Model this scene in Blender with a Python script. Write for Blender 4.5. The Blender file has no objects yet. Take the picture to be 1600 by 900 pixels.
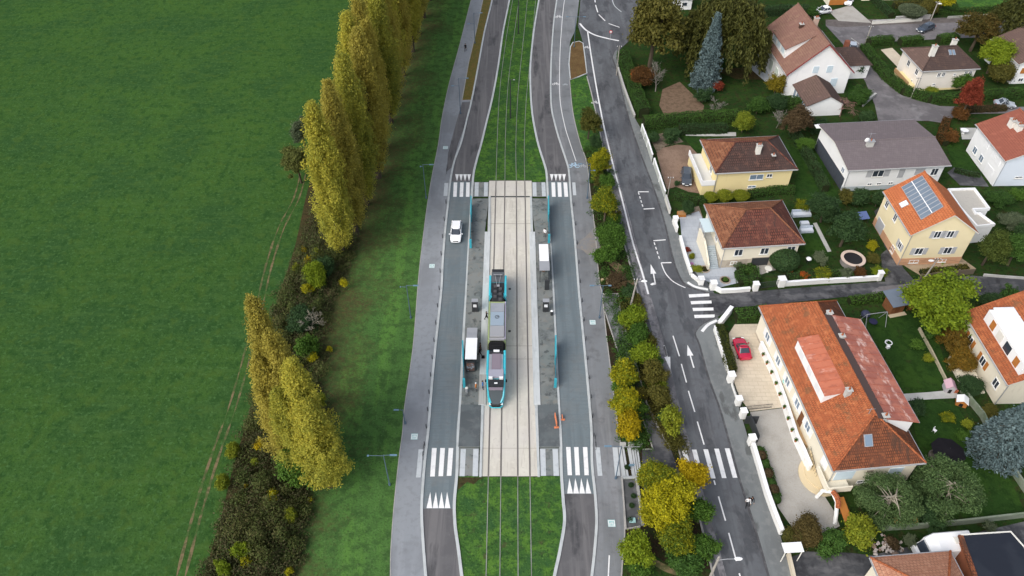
import bpy, bmesh, math, random
import numpy as np
from mathutils import Vector, Matrix

scene = bpy.context.scene
COL = scene.collection
R = math.radians
F, H, S2 = 1200.0, 79.0, math.sqrt(0.5)     # surveyed camera: focal length in photo pixels, height above the street

def P(px, py, h=0.0):
    """ground (or height h) point of the place that was surveyed at photo position px, py"""
    v = (py - 450) / F; u = (px - 800) / F
    t = (H - h) / (S2 + S2 * v)
    return Vector((u * t, (S2 - S2 * v) * t, h))

def HT(bx, by, ty):
    """height of an upright thing whose foot is at bx,by and whose head reaches row ty"""
    Y = P(bx, by).y; v = (ty - 450) / F
    return H - Y * (1 + v) / (1 - v)

# ------------------------------------------------------------------ materials
def _nodes(m):
    m.use_nodes = True
    nt = m.node_tree; nt.nodes.clear()
    out = nt.nodes.new('ShaderNodeOutputMaterial')
    b = nt.nodes.new('ShaderNodeBsdfPrincipled')
    nt.links.new(b.outputs[0], out.inputs[0])
    return nt, b, out

def c4(c): return (c[0], c[1], c[2], 1.0)

def mixc(nt, a, b, fac):
    n = nt.nodes.new('ShaderNodeMix'); n.data_type = 'RGBA'
    for sock, val in ((6, a), (7, b)):
        if isinstance(val, tuple): n.inputs[sock].default_value = val
        else: nt.links.new(val, n.inputs[sock])
    if isinstance(fac, float): n.inputs[0].default_value = fac
    else: nt.links.new(fac, n.inputs[0])
    return n.outputs[2]

def maprange(nt, src, lo, hi, tmin=0.0, tmax=1.0):
    n = nt.nodes.new('ShaderNodeMapRange'); n.clamp = True
    n.inputs[1].default_value = lo; n.inputs[2].default_value = hi
    n.inputs[3].default_value = tmin; n.inputs[4].default_value = tmax
    nt.links.new(src, n.inputs[0]); return n.outputs[0]

def noise(nt, vec, scale, detail=4.0, rough=0.6, dist=0.0):
    n = nt.nodes.new('ShaderNodeTexNoise')
    n.inputs['Scale'].default_value = scale; n.inputs['Detail'].default_value = detail
    n.inputs['Roughness'].default_value = rough; n.inputs['Distortion'].default_value = dist
    nt.links.new(vec, n.inputs['Vector']); return n.outputs['Fac']

MATS = {}
def M(name, base, layers=(), rough=0.85, bump=None, metal=0.0, spec=None, coat=0.0, brick=None, uv=False):
    """layers: (scale or (sx,sy,sz), colour, lo, hi, strength[, detail]) laid over each other with noise masks
       brick: (width, height, mortar, mortar colour, second colour) in metres, on the face's own u,v"""
    if name in MATS: return MATS[name]
    if spec is None: spec = 0.06 if rough >= 0.7 else 0.3
    m = bpy.data.materials.new(name); MATS[name] = m
    nt, b, out = _nodes(m)
    tc = nt.nodes.new('ShaderNodeTexCoord')
    vec = tc.outputs['UV'] if uv else tc.outputs['Object']
    if isinstance(base, tuple): col = c4(base)
    if brick:
        bw, bh, mo, mc, c2 = brick
        br = nt.nodes.new('ShaderNodeTexBrick')
        nt.links.new(tc.outputs['UV'], br.inputs['Vector'])
        br.inputs['Color1'].default_value = c4(base); br.inputs['Color2'].default_value = c4(c2)
        br.inputs['Mortar'].default_value = c4(mc); br.inputs['Scale'].default_value = 1.0
        br.inputs['Mortar Size'].default_value = mo; br.inputs['Mortar Smooth'].default_value = 0.4
        br.inputs['Brick Width'].default_value = bw; br.inputs['Row Height'].default_value = bh
        col = br.outputs['Color']
        if bump is None:
            bp = nt.nodes.new('ShaderNodeBump'); bp.inputs['Strength'].default_value = 0.5
            bp.inputs['Distance'].default_value = 0.05; bp.invert = True
            nt.links.new(br.outputs['Fac'], bp.inputs['Height']); nt.links.new(bp.outputs[0], b.inputs['Normal'])
    for L in layers:
        sc, cc, lo, hi, st = L[:5]
        det = L[5] if len(L) > 5 else 4.0
        v = vec
        if isinstance(sc, tuple):
            mp = nt.nodes.new('ShaderNodeMapping'); mp.inputs['Scale'].default_value = sc
            nt.links.new(vec, mp.inputs['Vector']); v = mp.outputs[0]; s1 = 1.0
        else: s1 = sc
        mid, hw = (lo+hi)/2 - 0.025, (hi-lo)*0.30
        f = maprange(nt, noise(nt, v, s1, det), mid-hw, mid+hw, 0.0, st)
        col = mixc(nt, col, c4(cc), f)
    if isinstance(col, tuple): b.inputs['Base Color'].default_value = col
    else: nt.links.new(col, b.inputs['Base Color'])
    b.inputs['Roughness'].default_value = rough; b.inputs['Metallic'].default_value = metal
    b.inputs['Specular IOR Level'].default_value = spec
    b.inputs['Coat Weight'].default_value = coat
    if bump:
        bs, bst = bump
        bp = nt.nodes.new('ShaderNodeBump'); bp.inputs['Strength'].default_value = bst; bp.inputs['Distance'].default_value = 0.1
        nt.links.new(noise(nt, vec, bs, 3.0), bp.inputs['Height']); nt.links.new(bp.outputs[0], b.inputs['Normal'])
    return m

def leafmat(name, cols, clump=0.35, transl=0.25, rough=0.6):
    """leaf colours: every leaf takes one of the colours at random, drifting in clumps"""
    if name in MATS: return MATS[name]
    m = bpy.data.materials.new(name); MATS[name] = m
    nt, b, out = _nodes(m)
    g = nt.nodes.new('ShaderNodeNewGeometry'); tc = nt.nodes.new('ShaderNodeTexCoord')
    oi = nt.nodes.new('ShaderNodeObjectInfo')
    n = noise(nt, tc.outputs['Object'], clump, 3.0)
    n2 = maprange(nt, n, 0.3, 0.7, -0.28, 0.28)
    a = nt.nodes.new('ShaderNodeMath'); a.operation = 'MULTIPLY_ADD'
    nt.links.new(g.outputs['Random Per Island'], a.inputs[0]); a.inputs[1].default_value = 0.62; nt.links.new(n2, a.inputs[2])
    a2 = nt.nodes.new('ShaderNodeMath'); a2.operation = 'ADD'; nt.links.new(a.outputs[0], a2.inputs[0])
    r = maprange(nt, oi.outputs['Random'], 0, 1, 0.02, 0.36); nt.links.new(r, a2.inputs[1]); 
    cr = nt.nodes.new('ShaderNodeValToRGB'); els = cr.color_ramp.elements
    k = len(cols)
    while len(els) < k: els.new(0.5)
    for i, c in enumerate(cols):
        els[i].position = i / max(1, k - 1); els[i].color = c4(c)
    nt.links.new(a2.outputs[0], cr.inputs[0])
    nt.links.new(cr.outputs[0], b.inputs['Base Color'])
    b.inputs['Roughness'].default_value = rough; b.inputs['Specular IOR Level'].default_value = 0.1
    if transl > 0:
        t = nt.nodes.new('ShaderNodeBsdfTranslucent'); nt.links.new(cr.outputs[0], t.inputs[0])
        mx = nt.nodes.new('ShaderNodeMixShader'); mx.inputs[0].default_value = transl
        nt.links.new(b.outputs[0], mx.inputs[1]); nt.links.new(t.outputs[0], mx.inputs[2])
        nt.links.new(mx.outputs[0], out.inputs[0])
    return m

# ------------------------------------------------------------------ mesh builder
class MB:
    def __init__(s): s.v = []; s.f = []; s.mi = []; s.mats = []
    def _m(s, mat):
        if mat not in s.mats: s.mats.append(mat)
        return s.mats.index(mat)
    def add(s, vs, fs, mat):
        o = len(s.v); k = s._m(mat)
        s.v += [tuple(v) for v in vs]
        for f in fs: s.f.append([i + o for i in f]); s.mi.append(k)
        return s
    def box(s, x0, y0, z0, x1, y1, z1, mat):
        vs = [(x0,y0,z0),(x1,y0,z0),(x1,y1,z0),(x0,y1,z0),(x0,y0,z1),(x1,y0,z1),(x1,y1,z1),(x0,y1,z1)]
        return s.add(vs, [(0,3,2,1),(4,5,6,7),(0,1,5,4),(1,2,6,5),(2,3,7,6),(3,0,4,7)], mat)
    def cbox(s, c, d, mat, rz=0.0, rx=0.0):
        """box of size d centred at c, turned about z (and first about x)"""
        mt = Matrix.Translation(c) @ Matrix.Rotation(rz, 4, 'Z') @ Matrix.Rotation(rx, 4, 'X')
        a, b, e = d[0]/2, d[1]/2, d[2]/2
        vs = [mt @ Vector(q) for q in ((-a,-b,-e),(a,-b,-e),(a,b,-e),(-a,b,-e),(-a,-b,e),(a,-b,e),(a,b,e),(-a,b,e))]
        return s.add(vs, [(0,3,2,1),(4,5,6,7),(0,1,5,4),(1,2,6,5),(2,3,7,6),(3,0,4,7)], mat)
    def poly(s, pts, mat): return s.add(pts, [tuple(range(len(pts)))], mat)
    def prism(s, pts, z0, z1, mat):
        n = len(pts)
        if sum(pts[i][0]*pts[(i+1)%n][1]-pts[(i+1)%n][0]*pts[i][1] for i in range(n)) < 0: pts = pts[::-1]
        vs = [(p[0],p[1],z0) for p in pts] + [(p[0],p[1],z1) for p in pts]
        fs = [tuple(range(n, 2*n)), tuple(range(n-1, -1, -1))] + [(i,(i+1)%n,n+(i+1)%n,n+i) for i in range(n)]
        return s.add(vs, fs, mat)
    def loft(s, rings, mat, cap=True, closed=True):
        n = len(rings[0]); vs = [p for r in rings for p in r]; fs = []
        for i in range(len(rings)-1):
            for j in range(n if closed else n-1):
                k = (j+1) % n
                fs.append((i*n+j, i*n+k, (i+1)*n+k, (i+1)*n+j))
        if cap: fs += [tuple(range(n-1,-1,-1)), tuple(range((len(rings)-1)*n, len(rings)*n))]
        return s.add(vs, fs, mat)
    def tube(s, pts, r, mat, n=6):
        pts = [Vector(p) for p in pts]; rs = r if isinstance(r, (list, tuple)) else [r]*len(pts)
        rings = []
        for i, p in enumerate(pts):
            d = (pts[min(i+1,len(pts)-1)] - pts[max(i-1,0)])
            d = d.normalized() if d.length > 1e-9 else Vector((0,0,1))
            a = d.orthogonal().normalized() if abs(d.z) < 0.99 else Vector((1,0,0))
            if abs(d.z) < 0.99: a = Vector((-d.y, d.x, 0)).normalized()
            b = d.cross(a).normalized()
            rings.append([p + (a*math.cos(2*math.pi*j/n) + b*math.sin(2*math.pi*j/n))*rs[i] for j in range(n)])
        return s.loft(rings, mat)
    def disc(s, c, r, z0, z1, mat, n=16, sy=1.0):
        return s.prism([(c[0]+r*math.cos(2*math.pi*i/n), c[1]+sy*r*math.sin(2*math.pi*i/n)) for i in range(n)], z0, z1, mat)
    def ring(s, c, r0, r1, z0, z1, mat, n=24):
        vs = []; fs = []
        for i in range(n):
            a = 2*math.pi*i/n; ca, sa = math.cos(a), math.sin(a)
            vs += [(c[0]+r0*ca,c[1]+r0*sa,z0),(c[0]+r1*ca,c[1]+r1*sa,z0),(c[0]+r1*ca,c[1]+r1*sa,z1),(c[0]+r0*ca,c[1]+r0*sa,z1)]
            j = (i+1) % n
            for q in range(4): fs.append((i*4+q, i*4+(q+1)%4, j*4+(q+1)%4, j*4+q))
        return s.add(vs, fs, mat)
    def ball(s, c, r, mat, sx=1, sy=1, sz=1, n=10, m=7):
        rings = []
        for i in range(m+1):
            t = math.pi*(i/m) ; t = min(max(t,0.08),math.pi-0.08)
            rings.append([(c[0]+r*sx*math.sin(t)*math.cos(2*math.pi*j/n), c[1]+r*sy*math.sin(t)*math.sin(2*math.pi*j/n), c[2]-r*sz*math.cos(t)) for j in range(n)])
        return s.loft(rings, mat)
    def build(s, name, parent=None, smooth=False, loc=None, bevel=0.0):
        me = bpy.data.meshes.new(name)
        me.from_pydata(s.v, [], s.f)
        for m in s.mats: me.materials.append(m)
        me.polygons.foreach_set('material_index', s.mi)
        if len(s.f) < 4000:
            bm = bmesh.new(); bm.from_mesh(me); bmesh.ops.recalc_face_normals(bm, faces=bm.faces[:]) 
            bm.to_mesh(me); bm.free()
        uvl = me.uv_layers.new(name='UVMap'); uv = uvl.data
        for p in me.polygons:
            n = p.normal
            if abs(n.z) < 0.98:
                a = Vector((-n.y, n.x, 0)).normalized(); b = n.cross(a)
            else: a = Vector((1,0,0)); b = Vector((0,1,0))
            for li in p.loop_indices:
                co = me.vertices[me.loops[li].vertex_index].co
                uv[li].uv = (co.dot(a), co.dot(b))
        if smooth: me.polygons.foreach_set('use_smooth', [True]*len(me.polygons))
        me.update()
        o = bpy.data.objects.new(name, me); COL.objects.link(o)
        if parent is not None: o.parent = parent
        if loc is not None: o.location = loc
        if bevel > 0:
            bv = o.modifiers.new('bevel', 'BEVEL'); bv.width = bevel; bv.segments = 2; bv.limit_method = 'ANGLE'
        return o

def tag(o, label=None, cat=None, group=None, kind=None):
    if label: o['label'] = label
    if cat: o['category'] = cat
    if group: o['group'] = group
    if kind: o['kind'] = kind
    return o
def struct(o): o['kind'] = 'structure'; return o
def thing(name, label, cat, loc=(0,0,0), rz=0.0, group=None):
    o = bpy.data.objects.new(name, None); COL.objects.link(o)
    o.empty_display_size = 0.3
    o.location = loc; o.rotation_euler = (0,0,rz)
    return tag(o, label, cat, group)
def dup(root, loc, rz=0.0, label=None, group=None, scale=None):
    r = root.copy(); COL.objects.link(r); r.location = loc; r.rotation_euler = (0,0,rz)
    if scale is not None: r.scale = scale
    if label: r['label'] = label
    if group: r['group'] = group
    for ch in list(root.children):
        c = ch.copy(); COL.objects.link(c); c.parent = r
        for g in list(ch.children):
            d = g.copy(); COL.objects.link(d); d.parent = c
    return r

def smooth_line(pts, k=5):
    """Catmull-Rom through a polyline of 2-tuples"""
    out = []; n = len(pts)
    for i in range(n-1):
        p0, p1, p2, p3 = pts[max(i-1,0)], pts[i], pts[i+1], pts[min(i+2,n-1)]
        for j in range(k):
            t = j/k
            out.append(tuple(0.5*((2*p1[a])+(-p0[a]+p2[a])*t+(2*p0[a]-5*p1[a]+4*p2[a]-p3[a])*t*t+(-p0[a]+3*p1[a]-3*p2[a]+p3[a])*t**3) for a in (0,1)))
    out.append(tuple(pts[-1])); return out
def W(pts, h=0.0): return [P(x, y, h).xy[:] for x, y in pts]

_SH = [0]
def sheet(name, pts, z, mat, world=False):
    _SH[0] += 1; z += 0.0006*_SH[0]
    q = pts if world else W(pts)
    mb = MB(); mb.poly([(x, y, z) for x, y in q], mat)
    return struct(mb.build(name))
def strip(name, left, right, z, mat, sm=True):
    l = smooth_line(W(left)) if sm else W(left); r = smooth_line(W(right)) if sm else W(right)
    return sheet(name, l + r[::-1], z, mat, True)
def sweep(mb, q, w, z0, z1, mat, off=0.0):
    """box section swept along a world polyline"""
    n = len(q); L = []; Rr = []
    for i in range(n):
        a, b = q[max(i-1,0)], q[min(i+1,n-1)]
        dx, dy = b[0]-a[0], b[1]-a[1]; l = math.hypot(dx,dy) or 1; nx, ny = -dy/l, dx/l
        L.append((q[i][0]+nx*(w/2+off), q[i][1]+ny*(w/2+off))); Rr.append((q[i][0]-nx*(w/2-off), q[i][1]-ny*(w/2-off)))
    rings = [[(L[i][0],L[i][1],z0),(Rr[i][0],Rr[i][1],z0),(Rr[i][0],Rr[i][1],z1),(L[i][0],L[i][1],z1)] for i in range(n)]
    return mb.loft(rings, mat)
def kerb(pts, w, h, mat, sm=True, name='kerb'):
    mb = MB(); sweep(mb, smooth_line(W(pts)) if sm else W(pts), w, -0.05, h, mat)
    return struct(mb.build(name))
# ------------------------------------------------------------------ material library
GRASS_FIELD = M('meadow grass', (0.0378,0.0871,0.0205), [(0.02,(0.0463,0.1027,0.0222),0.40,0.66,0.8),(0.09,(0.0284,0.0716,0.0229),0.42,0.68,0.8),((0.9,0.55,1),(0.0220,0.0605,0.0164),0.46,0.70,0.8),(1.8,(0.0612,0.1303,0.0409),0.52,0.72,0.75),(4.0,(0.0190,0.0513,0.0123),0.52,0.70,0.7),(0.5,(0.0527,0.0990,0.0205),0.52,0.70,0.5),((0.25,0.9,1),(0.0506,0.1055,0.0279),0.52,0.68,0.45)], rough=0.95, bump=(2.0,1.0), spec=0.0)
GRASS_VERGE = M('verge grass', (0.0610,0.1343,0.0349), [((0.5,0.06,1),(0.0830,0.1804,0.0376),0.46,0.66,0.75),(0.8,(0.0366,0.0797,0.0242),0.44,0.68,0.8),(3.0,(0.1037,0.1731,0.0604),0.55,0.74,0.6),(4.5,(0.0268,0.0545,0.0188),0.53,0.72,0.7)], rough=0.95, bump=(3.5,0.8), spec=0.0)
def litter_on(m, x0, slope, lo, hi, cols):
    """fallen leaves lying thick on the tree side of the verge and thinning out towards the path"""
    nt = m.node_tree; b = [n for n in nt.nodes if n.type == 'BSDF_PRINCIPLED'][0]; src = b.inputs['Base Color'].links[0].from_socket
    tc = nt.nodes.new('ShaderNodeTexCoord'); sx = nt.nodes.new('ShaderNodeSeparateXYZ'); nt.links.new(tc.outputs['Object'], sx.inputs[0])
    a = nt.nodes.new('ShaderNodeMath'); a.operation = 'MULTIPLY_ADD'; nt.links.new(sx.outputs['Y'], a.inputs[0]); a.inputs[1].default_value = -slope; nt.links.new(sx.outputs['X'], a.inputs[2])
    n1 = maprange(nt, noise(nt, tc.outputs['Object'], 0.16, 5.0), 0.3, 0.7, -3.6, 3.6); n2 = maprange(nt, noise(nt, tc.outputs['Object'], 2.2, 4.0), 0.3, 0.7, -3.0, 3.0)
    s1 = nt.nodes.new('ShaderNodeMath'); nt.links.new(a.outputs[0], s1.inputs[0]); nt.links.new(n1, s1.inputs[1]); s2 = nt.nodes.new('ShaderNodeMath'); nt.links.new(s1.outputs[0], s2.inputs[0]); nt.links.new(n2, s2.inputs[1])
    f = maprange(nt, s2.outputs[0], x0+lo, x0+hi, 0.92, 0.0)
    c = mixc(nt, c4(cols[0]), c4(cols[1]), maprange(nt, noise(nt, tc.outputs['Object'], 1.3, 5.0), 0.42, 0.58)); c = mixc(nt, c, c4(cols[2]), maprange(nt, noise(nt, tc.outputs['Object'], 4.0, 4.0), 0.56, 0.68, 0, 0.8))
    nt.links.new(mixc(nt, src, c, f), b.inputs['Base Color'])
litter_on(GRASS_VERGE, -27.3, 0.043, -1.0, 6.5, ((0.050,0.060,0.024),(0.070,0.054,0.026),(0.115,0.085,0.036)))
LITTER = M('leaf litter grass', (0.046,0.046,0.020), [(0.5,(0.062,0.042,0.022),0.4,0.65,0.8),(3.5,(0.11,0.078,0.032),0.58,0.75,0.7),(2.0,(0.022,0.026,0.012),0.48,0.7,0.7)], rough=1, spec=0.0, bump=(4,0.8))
GRASS_TRAM = M('tramway grass', (0.0430,0.1030,0.0243), [(0.5,(0.0808,0.1703,0.0286),0.44,0.62,0.85),(1.6,(0.0269,0.0673,0.0220),0.46,0.68,0.8),(0.22,(0.0323,0.0832,0.0307),0.46,0.68,0.6),(0.8,(0.0763,0.0713,0.0330),0.60,0.76,0.6),(4.0,(0.1122,0.2020,0.0550),0.56,0.74,0.6),(3.0,(0.0180,0.0396,0.0132),0.55,0.72,0.75)], rough=0.95, bump=(4,1.0), spec=0.0)
LAWN = M('garden lawn', (0.0211,0.0499,0.0119), [(0.22,(0.0322,0.0696,0.0132),0.42,0.68,0.8),(1.1,(0.0136,0.0336,0.0086),0.46,0.70,0.7),(3.5,(0.0372,0.0725,0.0198),0.54,0.74,0.6),(0.5,(0.0372,0.0371,0.0172),0.60,0.76,0.6)], rough=0.95, bump=(4,0.7), spec=0.0)
LAWN_D = M('dark garden grass', (0.0195,0.0435,0.0120), [(0.30,(0.0315,0.0615,0.0135),0.42,0.68,0.8),(1.2,(0.0345,0.0300,0.0150),0.48,0.70,0.8),(3.5,(0.0375,0.0675,0.0195),0.55,0.75,0.6),(2.0,(0.0105,0.0165,0.0075),0.52,0.72,0.7)], rough=0.95, bump=(4,0.7), spec=0.0)  # darker, browner garden grass
SOIL = M('planted soil', (0.030,0.022,0.014), [(0.5,(0.022,0.034,0.012),0.45,0.65,0.9),(2.5,(0.05,0.034,0.02),0.5,0.7,0.7),(7,(0.012,0.012,0.008),0.55,0.75,0.6)], rough=1, spec=0.05, bump=(4,0.9))
DIRT = M('dirt track', (0.17,0.130,0.072), [(0.8,(0.075,0.085,0.036),0.42,0.62,0.9),(0.35,(0.045,0.095,0.026),0.50,0.66,0.9),(3,(0.24,0.18,0.11),0.56,0.74,0.5)], rough=1, spec=0.0, bump=(3,0.6))
SAND = M('sandy footpath', (0.27,0.19,0.12), [(1.0,(0.17,0.115,0.07),0.4,0.65,0.7),(5,(0.34,0.26,0.17),0.6,0.8,0.4)], rough=1, spec=0.05)
BRANSHRUB = M('bark mulch bed', (0.115,0.072,0.033), [(0.5,(0.155,0.10,0.045),0.4,0.65,0.8),(5,(0.07,0.045,0.022),0.5,0.72,0.7),(1.0,(0.10,0.095,0.03),0.55,0.72,0.5)], rough=1, spec=0.05, bump=(5,0.8))
SEDUM = M('ochre ground cover', (0.14,0.105,0.035), [(1.2,(0.10,0.10,0.03),0.42,0.62,0.8),(4,(0.19,0.14,0.05),0.55,0.75,0.7),(7,(0.055,0.045,0.018),0.55,0.75,0.7)], rough=1, spec=0.05, bump=(5,0.9))

ASPH_PATH = M('pale path asphalt', (0.2331,0.2503,0.2714), [(0.10,(0.1776,0.1871,0.2025),0.44,0.66,0.8),((0.6,0.05,1),(0.2590,0.2733,0.2957),0.48,0.68,0.6),(1.5,(0.1924,0.2041,0.2187),0.50,0.70,0.6),(0.5,(0.1628,0.1709,0.1847),0.60,0.74,0.5),(7,(0.2812,0.2964,0.3159),0.58,0.76,0.35)], rough=0.8)
ASPH_FOOT = M('grey footpath asphalt', (0.1805,0.1919,0.2033), [(0.10,(0.1406,0.1463,0.1539),0.44,0.66,0.8),((0.6,0.05,1),(0.2375,0.2422,0.2546),0.48,0.68,0.6),(1.5,(0.1662,0.1710,0.1757),0.50,0.70,0.6),(0.4,(0.1283,0.1302,0.1349),0.58,0.72,0.7),(7,(0.2660,0.2707,0.2755),0.58,0.76,0.35)], rough=0.8)
ASPH_STOP = M('grey stop carriageway', (0.150,0.182,0.198), [((1.2,0.04,1),(0.118,0.146,0.160),0.44,0.62,0.8),(0.2,(0.165,0.180,0.185),0.46,0.68,0.7),((0.3,5.0,1),(0.128,0.155,0.170),0.48,0.60,0.5),(1.4,(0.135,0.150,0.155),0.52,0.70,0.6),(6,(0.20,0.225,0.24),0.58,0.78,0.4)], rough=0.78)
ASPH_ROAD = M('dark road asphalt', (0.1075,0.1056,0.1105), [((0.8,0.03,1),(0.1600,0.1544,0.1573),0.46,0.62,0.8),((0.5,0.10,1),(0.0576,0.0581,0.0624),0.54,0.70,0.85),(0.6,(0.1344,0.1320,0.1365),0.48,0.68,0.5),(6,(0.1856,0.1848,0.1872),0.60,0.78,0.4)], rough=0.75)
ASPH_STREET = M('street asphalt', (0.1109,0.1179,0.1278), [((0.30,0.08,1),(0.0773,0.0792,0.0864),0.46,0.64,0.8),((0.8,0.04,1),(0.1386,0.1452,0.1548),0.50,0.68,0.6),((0.45,0.16,1),(0.0420,0.0440,0.0495),0.545,0.65,0.55),(1.2,(0.0924,0.0950,0.1017),0.48,0.68,0.6),(6,(0.1554,0.1646,0.1728),0.60,0.78,0.4)], rough=0.75)
ASPH_DAMP = M('damp lane asphalt', (0.058,0.060,0.066), [((0.25,0.5,1),(0.135,0.135,0.140),0.46,0.64,0.8),((0.5,0.3,1),(0.030,0.031,0.035),0.50,0.68,0.8),(1.5,(0.085,0.086,0.09),0.48,0.68,0.5)], rough=0.65, spec=0.12)
ASPH_LANE = M('worn residential asphalt', (0.165,0.155,0.160), [(0.22,(0.105,0.10,0.105),0.44,0.64,0.8),(0.4,(0.24,0.235,0.24),0.56,0.72,0.75),(1.6,(0.12,0.115,0.12),0.48,0.70,0.6),(6,(0.20,0.195,0.2),0.58,0.78,0.4)], rough=0.78)
PAVEMENT = M('pavement asphalt', (0.1716,0.1848,0.1866), [((0.5,0.12,1),(0.1364,0.1452,0.1478),0.44,0.64,0.8),(1.0,(0.1980,0.2068,0.2068),0.48,0.70,0.6),((0.4,0.2,1),(0.0836,0.0880,0.0880),0.575,0.70,0.8),(6,(0.2200,0.2306,0.2332),0.58,0.78,0.4)], rough=0.8)
PLATFORM = M('platform asphalt', (0.175,0.192,0.188), [(0.5,(0.110,0.122,0.124),0.44,0.60,0.85),(0.25,(0.225,0.235,0.225),0.46,0.64,0.75),(1.8,(0.20,0.19,0.165),0.54,0.70,0.6),(1.1,(0.062,0.067,0.07),0.56,0.70,0.75),(6,(0.20,0.205,0.205),0.58,0.78,0.4)], rough=0.8)
PLATFORM_D = M('dark platform ramp', (0.112,0.128,0.134), [(0.35,(0.085,0.096,0.102),0.44,0.60,0.8),(1.0,(0.135,0.145,0.15),0.52,0.70,0.6),(6,(0.15,0.16,0.165),0.6,0.78,0.4)], rough=0.8)
SLAB = M('beige track slab', (0.5460,0.5232,0.4596), [((0.5,0.08,1),(0.4732,0.4459,0.3913),0.44,0.64,0.75),(1.2,(0.6006,0.5778,0.5096),0.50,0.70,0.5),((2.4,0.25,1),(0.3822,0.3503,0.3094),0.58,0.72,0.6),(0.12,(0.5096,0.4823,0.4505),0.46,0.68,0.6),(2.5,(0.3640,0.3412,0.3094),0.62,0.74,0.5)], rough=0.85)
KERB = M('pale kerb stone', (0.4472,0.4730,0.4773), [((1.5,0.6,1),(0.3440,0.3655,0.3698),0.48,0.68,0.7),(4,(0.5160,0.5332,0.5332),0.58,0.78,0.4)], rough=0.8)
KERB_G = M('grey kerb stone', (0.34,0.33,0.315), [((1.5,0.6,1),(0.25,0.25,0.24),0.5,0.7,0.7)], rough=0.85)
EDGE = M('platform edge slab', (0.50,0.525,0.53), [((3,0.4,1),(0.42,0.445,0.45),0.48,0.66,0.7),(1.0,(0.55,0.575,0.58),0.55,0.7,0.6)], rough=0.8)
EDGE_B = M('ribbed edge slab', (0.36,0.345,0.325), [((7,0.2,1),(0.44,0.42,0.40),0.48,0.56,0.6),(1.0,(0.32,0.31,0.29),0.55,0.7,0.6)], rough=0.8)
PAINT = M('white road paint', (0.7280,0.7280,0.7280), [(1.6,(0.6006,0.6006,0.6097),0.5,0.72,0.7),(9,(0.3822,0.3822,0.3913),0.66,0.78,0.6)], rough=0.6)
PAINT_G = M('worn pale paint', (0.46,0.49,0.51), [(1.4,(0.38,0.41,0.43),0.5,0.7,0.8),(9,(0.3,0.32,0.34),0.64,0.78,0.5)], rough=0.7)
TEAL = M('turquoise paint', (0.0382,0.3400,0.4250), [(2,(0.0467,0.3825,0.4675),0.5,0.7,0.5)], rough=0.35, spec=0.5)
TEAL_PALE = M('faded turquoise paint', (0.30,0.50,0.50), [(3,(0.42,0.56,0.55),0.5,0.7,0.6)], rough=0.7)
TEAL_DK = M('dark teal glass', (0.03,0.11,0.14), rough=0.2, spec=0.5)
STEEL_RAIL = M('worn rail steel', (0.13,0.115,0.105), [((4,0.4,1),(0.08,0.07,0.065),0.5,0.7,0.6)], rough=0.5, metal=0.3)
RAIL_PALE = M('pale rail in grass', (0.25,0.26,0.235), [((4,0.3,1),(0.15,0.16,0.14),0.46,0.66,0.8)], rough=0.6)
WHITE_WALL = M('white rendered wall', (0.7728,0.7728,0.7544), [(0.4,(0.6992,0.6992,0.6762),0.48,0.68,0.6),(2.0,(0.5704,0.5612,0.5244),0.60,0.76,0.5)], rough=0.9)
GREY_WALL = M('grey concrete wall', (0.33,0.33,0.31), [(0.6,(0.24,0.25,0.22),0.45,0.68,0.8),(3,(0.40,0.39,0.36),0.55,0.75,0.5)], rough=0.9)
MOSS_WALL = M('mossy concrete wall', (0.20,0.23,0.18), [(0.6,(0.13,0.17,0.11),0.45,0.68,0.8),(3,(0.27,0.28,0.23),0.55,0.75,0.5)], rough=0.9)
R_WHITE = M('white render', (0.76,0.77,0.77), [(0.5,(0.70,0.71,0.72),0.5,0.7,0.5),((1.5,1.5,0.3),(0.62,0.63,0.64),0.6,0.8,0.4)], rough=0.9)
R_BLUEWHITE = M('cool white render', (0.62,0.68,0.76), [(0.5,(0.58,0.64,0.72),0.5,0.7,0.5)], rough=0.9)
R_YELLOW = M('pale yellow render', (0.72,0.61,0.33), [(0.5,(0.67,0.565,0.30),0.5,0.7,0.5),((1.5,1.5,0.3),(0.60,0.50,0.27),0.6,0.8,0.4)], rough=0.9)
R_CREAM = M('cream render', (0.71,0.66,0.54), [(0.5,(0.66,0.61,0.49),0.5,0.7,0.5),((1.5,1.5,0.3),(0.55,0.50,0.40),0.6,0.8,0.5)], rough=0.9)
R_LEMON = M('light yellow render', (0.73,0.64,0.42), [(0.5,(0.69,0.60,0.38),0.5,0.7,0.5)], rough=0.9)
R_TERRA = M('terracotta plinth', (0.52,0.30,0.18), [(0.8,(0.44,0.25,0.15),0.5,0.7,0.6)], rough=0.9)
STONE = M('beige stone plinth', (0.42,0.37,0.30), [(1.2,(0.32,0.28,0.23),0.45,0.65,0.8),(4,(0.50,0.45,0.38),0.55,0.75,0.6)], rough=0.9)
T_ORANGE = M('orange roof tiles', (0.385,0.120,0.050), [(0.35,(0.29,0.088,0.040),0.42,0.66,0.8),(1.4,(0.45,0.160,0.068),0.48,0.70,0.55),((3,0.5,1),(0.19,0.078,0.042),0.55,0.72,0.6),(0.8,(0.13,0.080,0.045),0.56,0.70,0.6),(3.0,(0.48,0.21,0.11),0.60,0.74,0.5)], rough=0.9, brick=(0.24,0.33,0.045,(0.17,0.058,0.030),(0.33,0.10,0.043)), uv=True)
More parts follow.
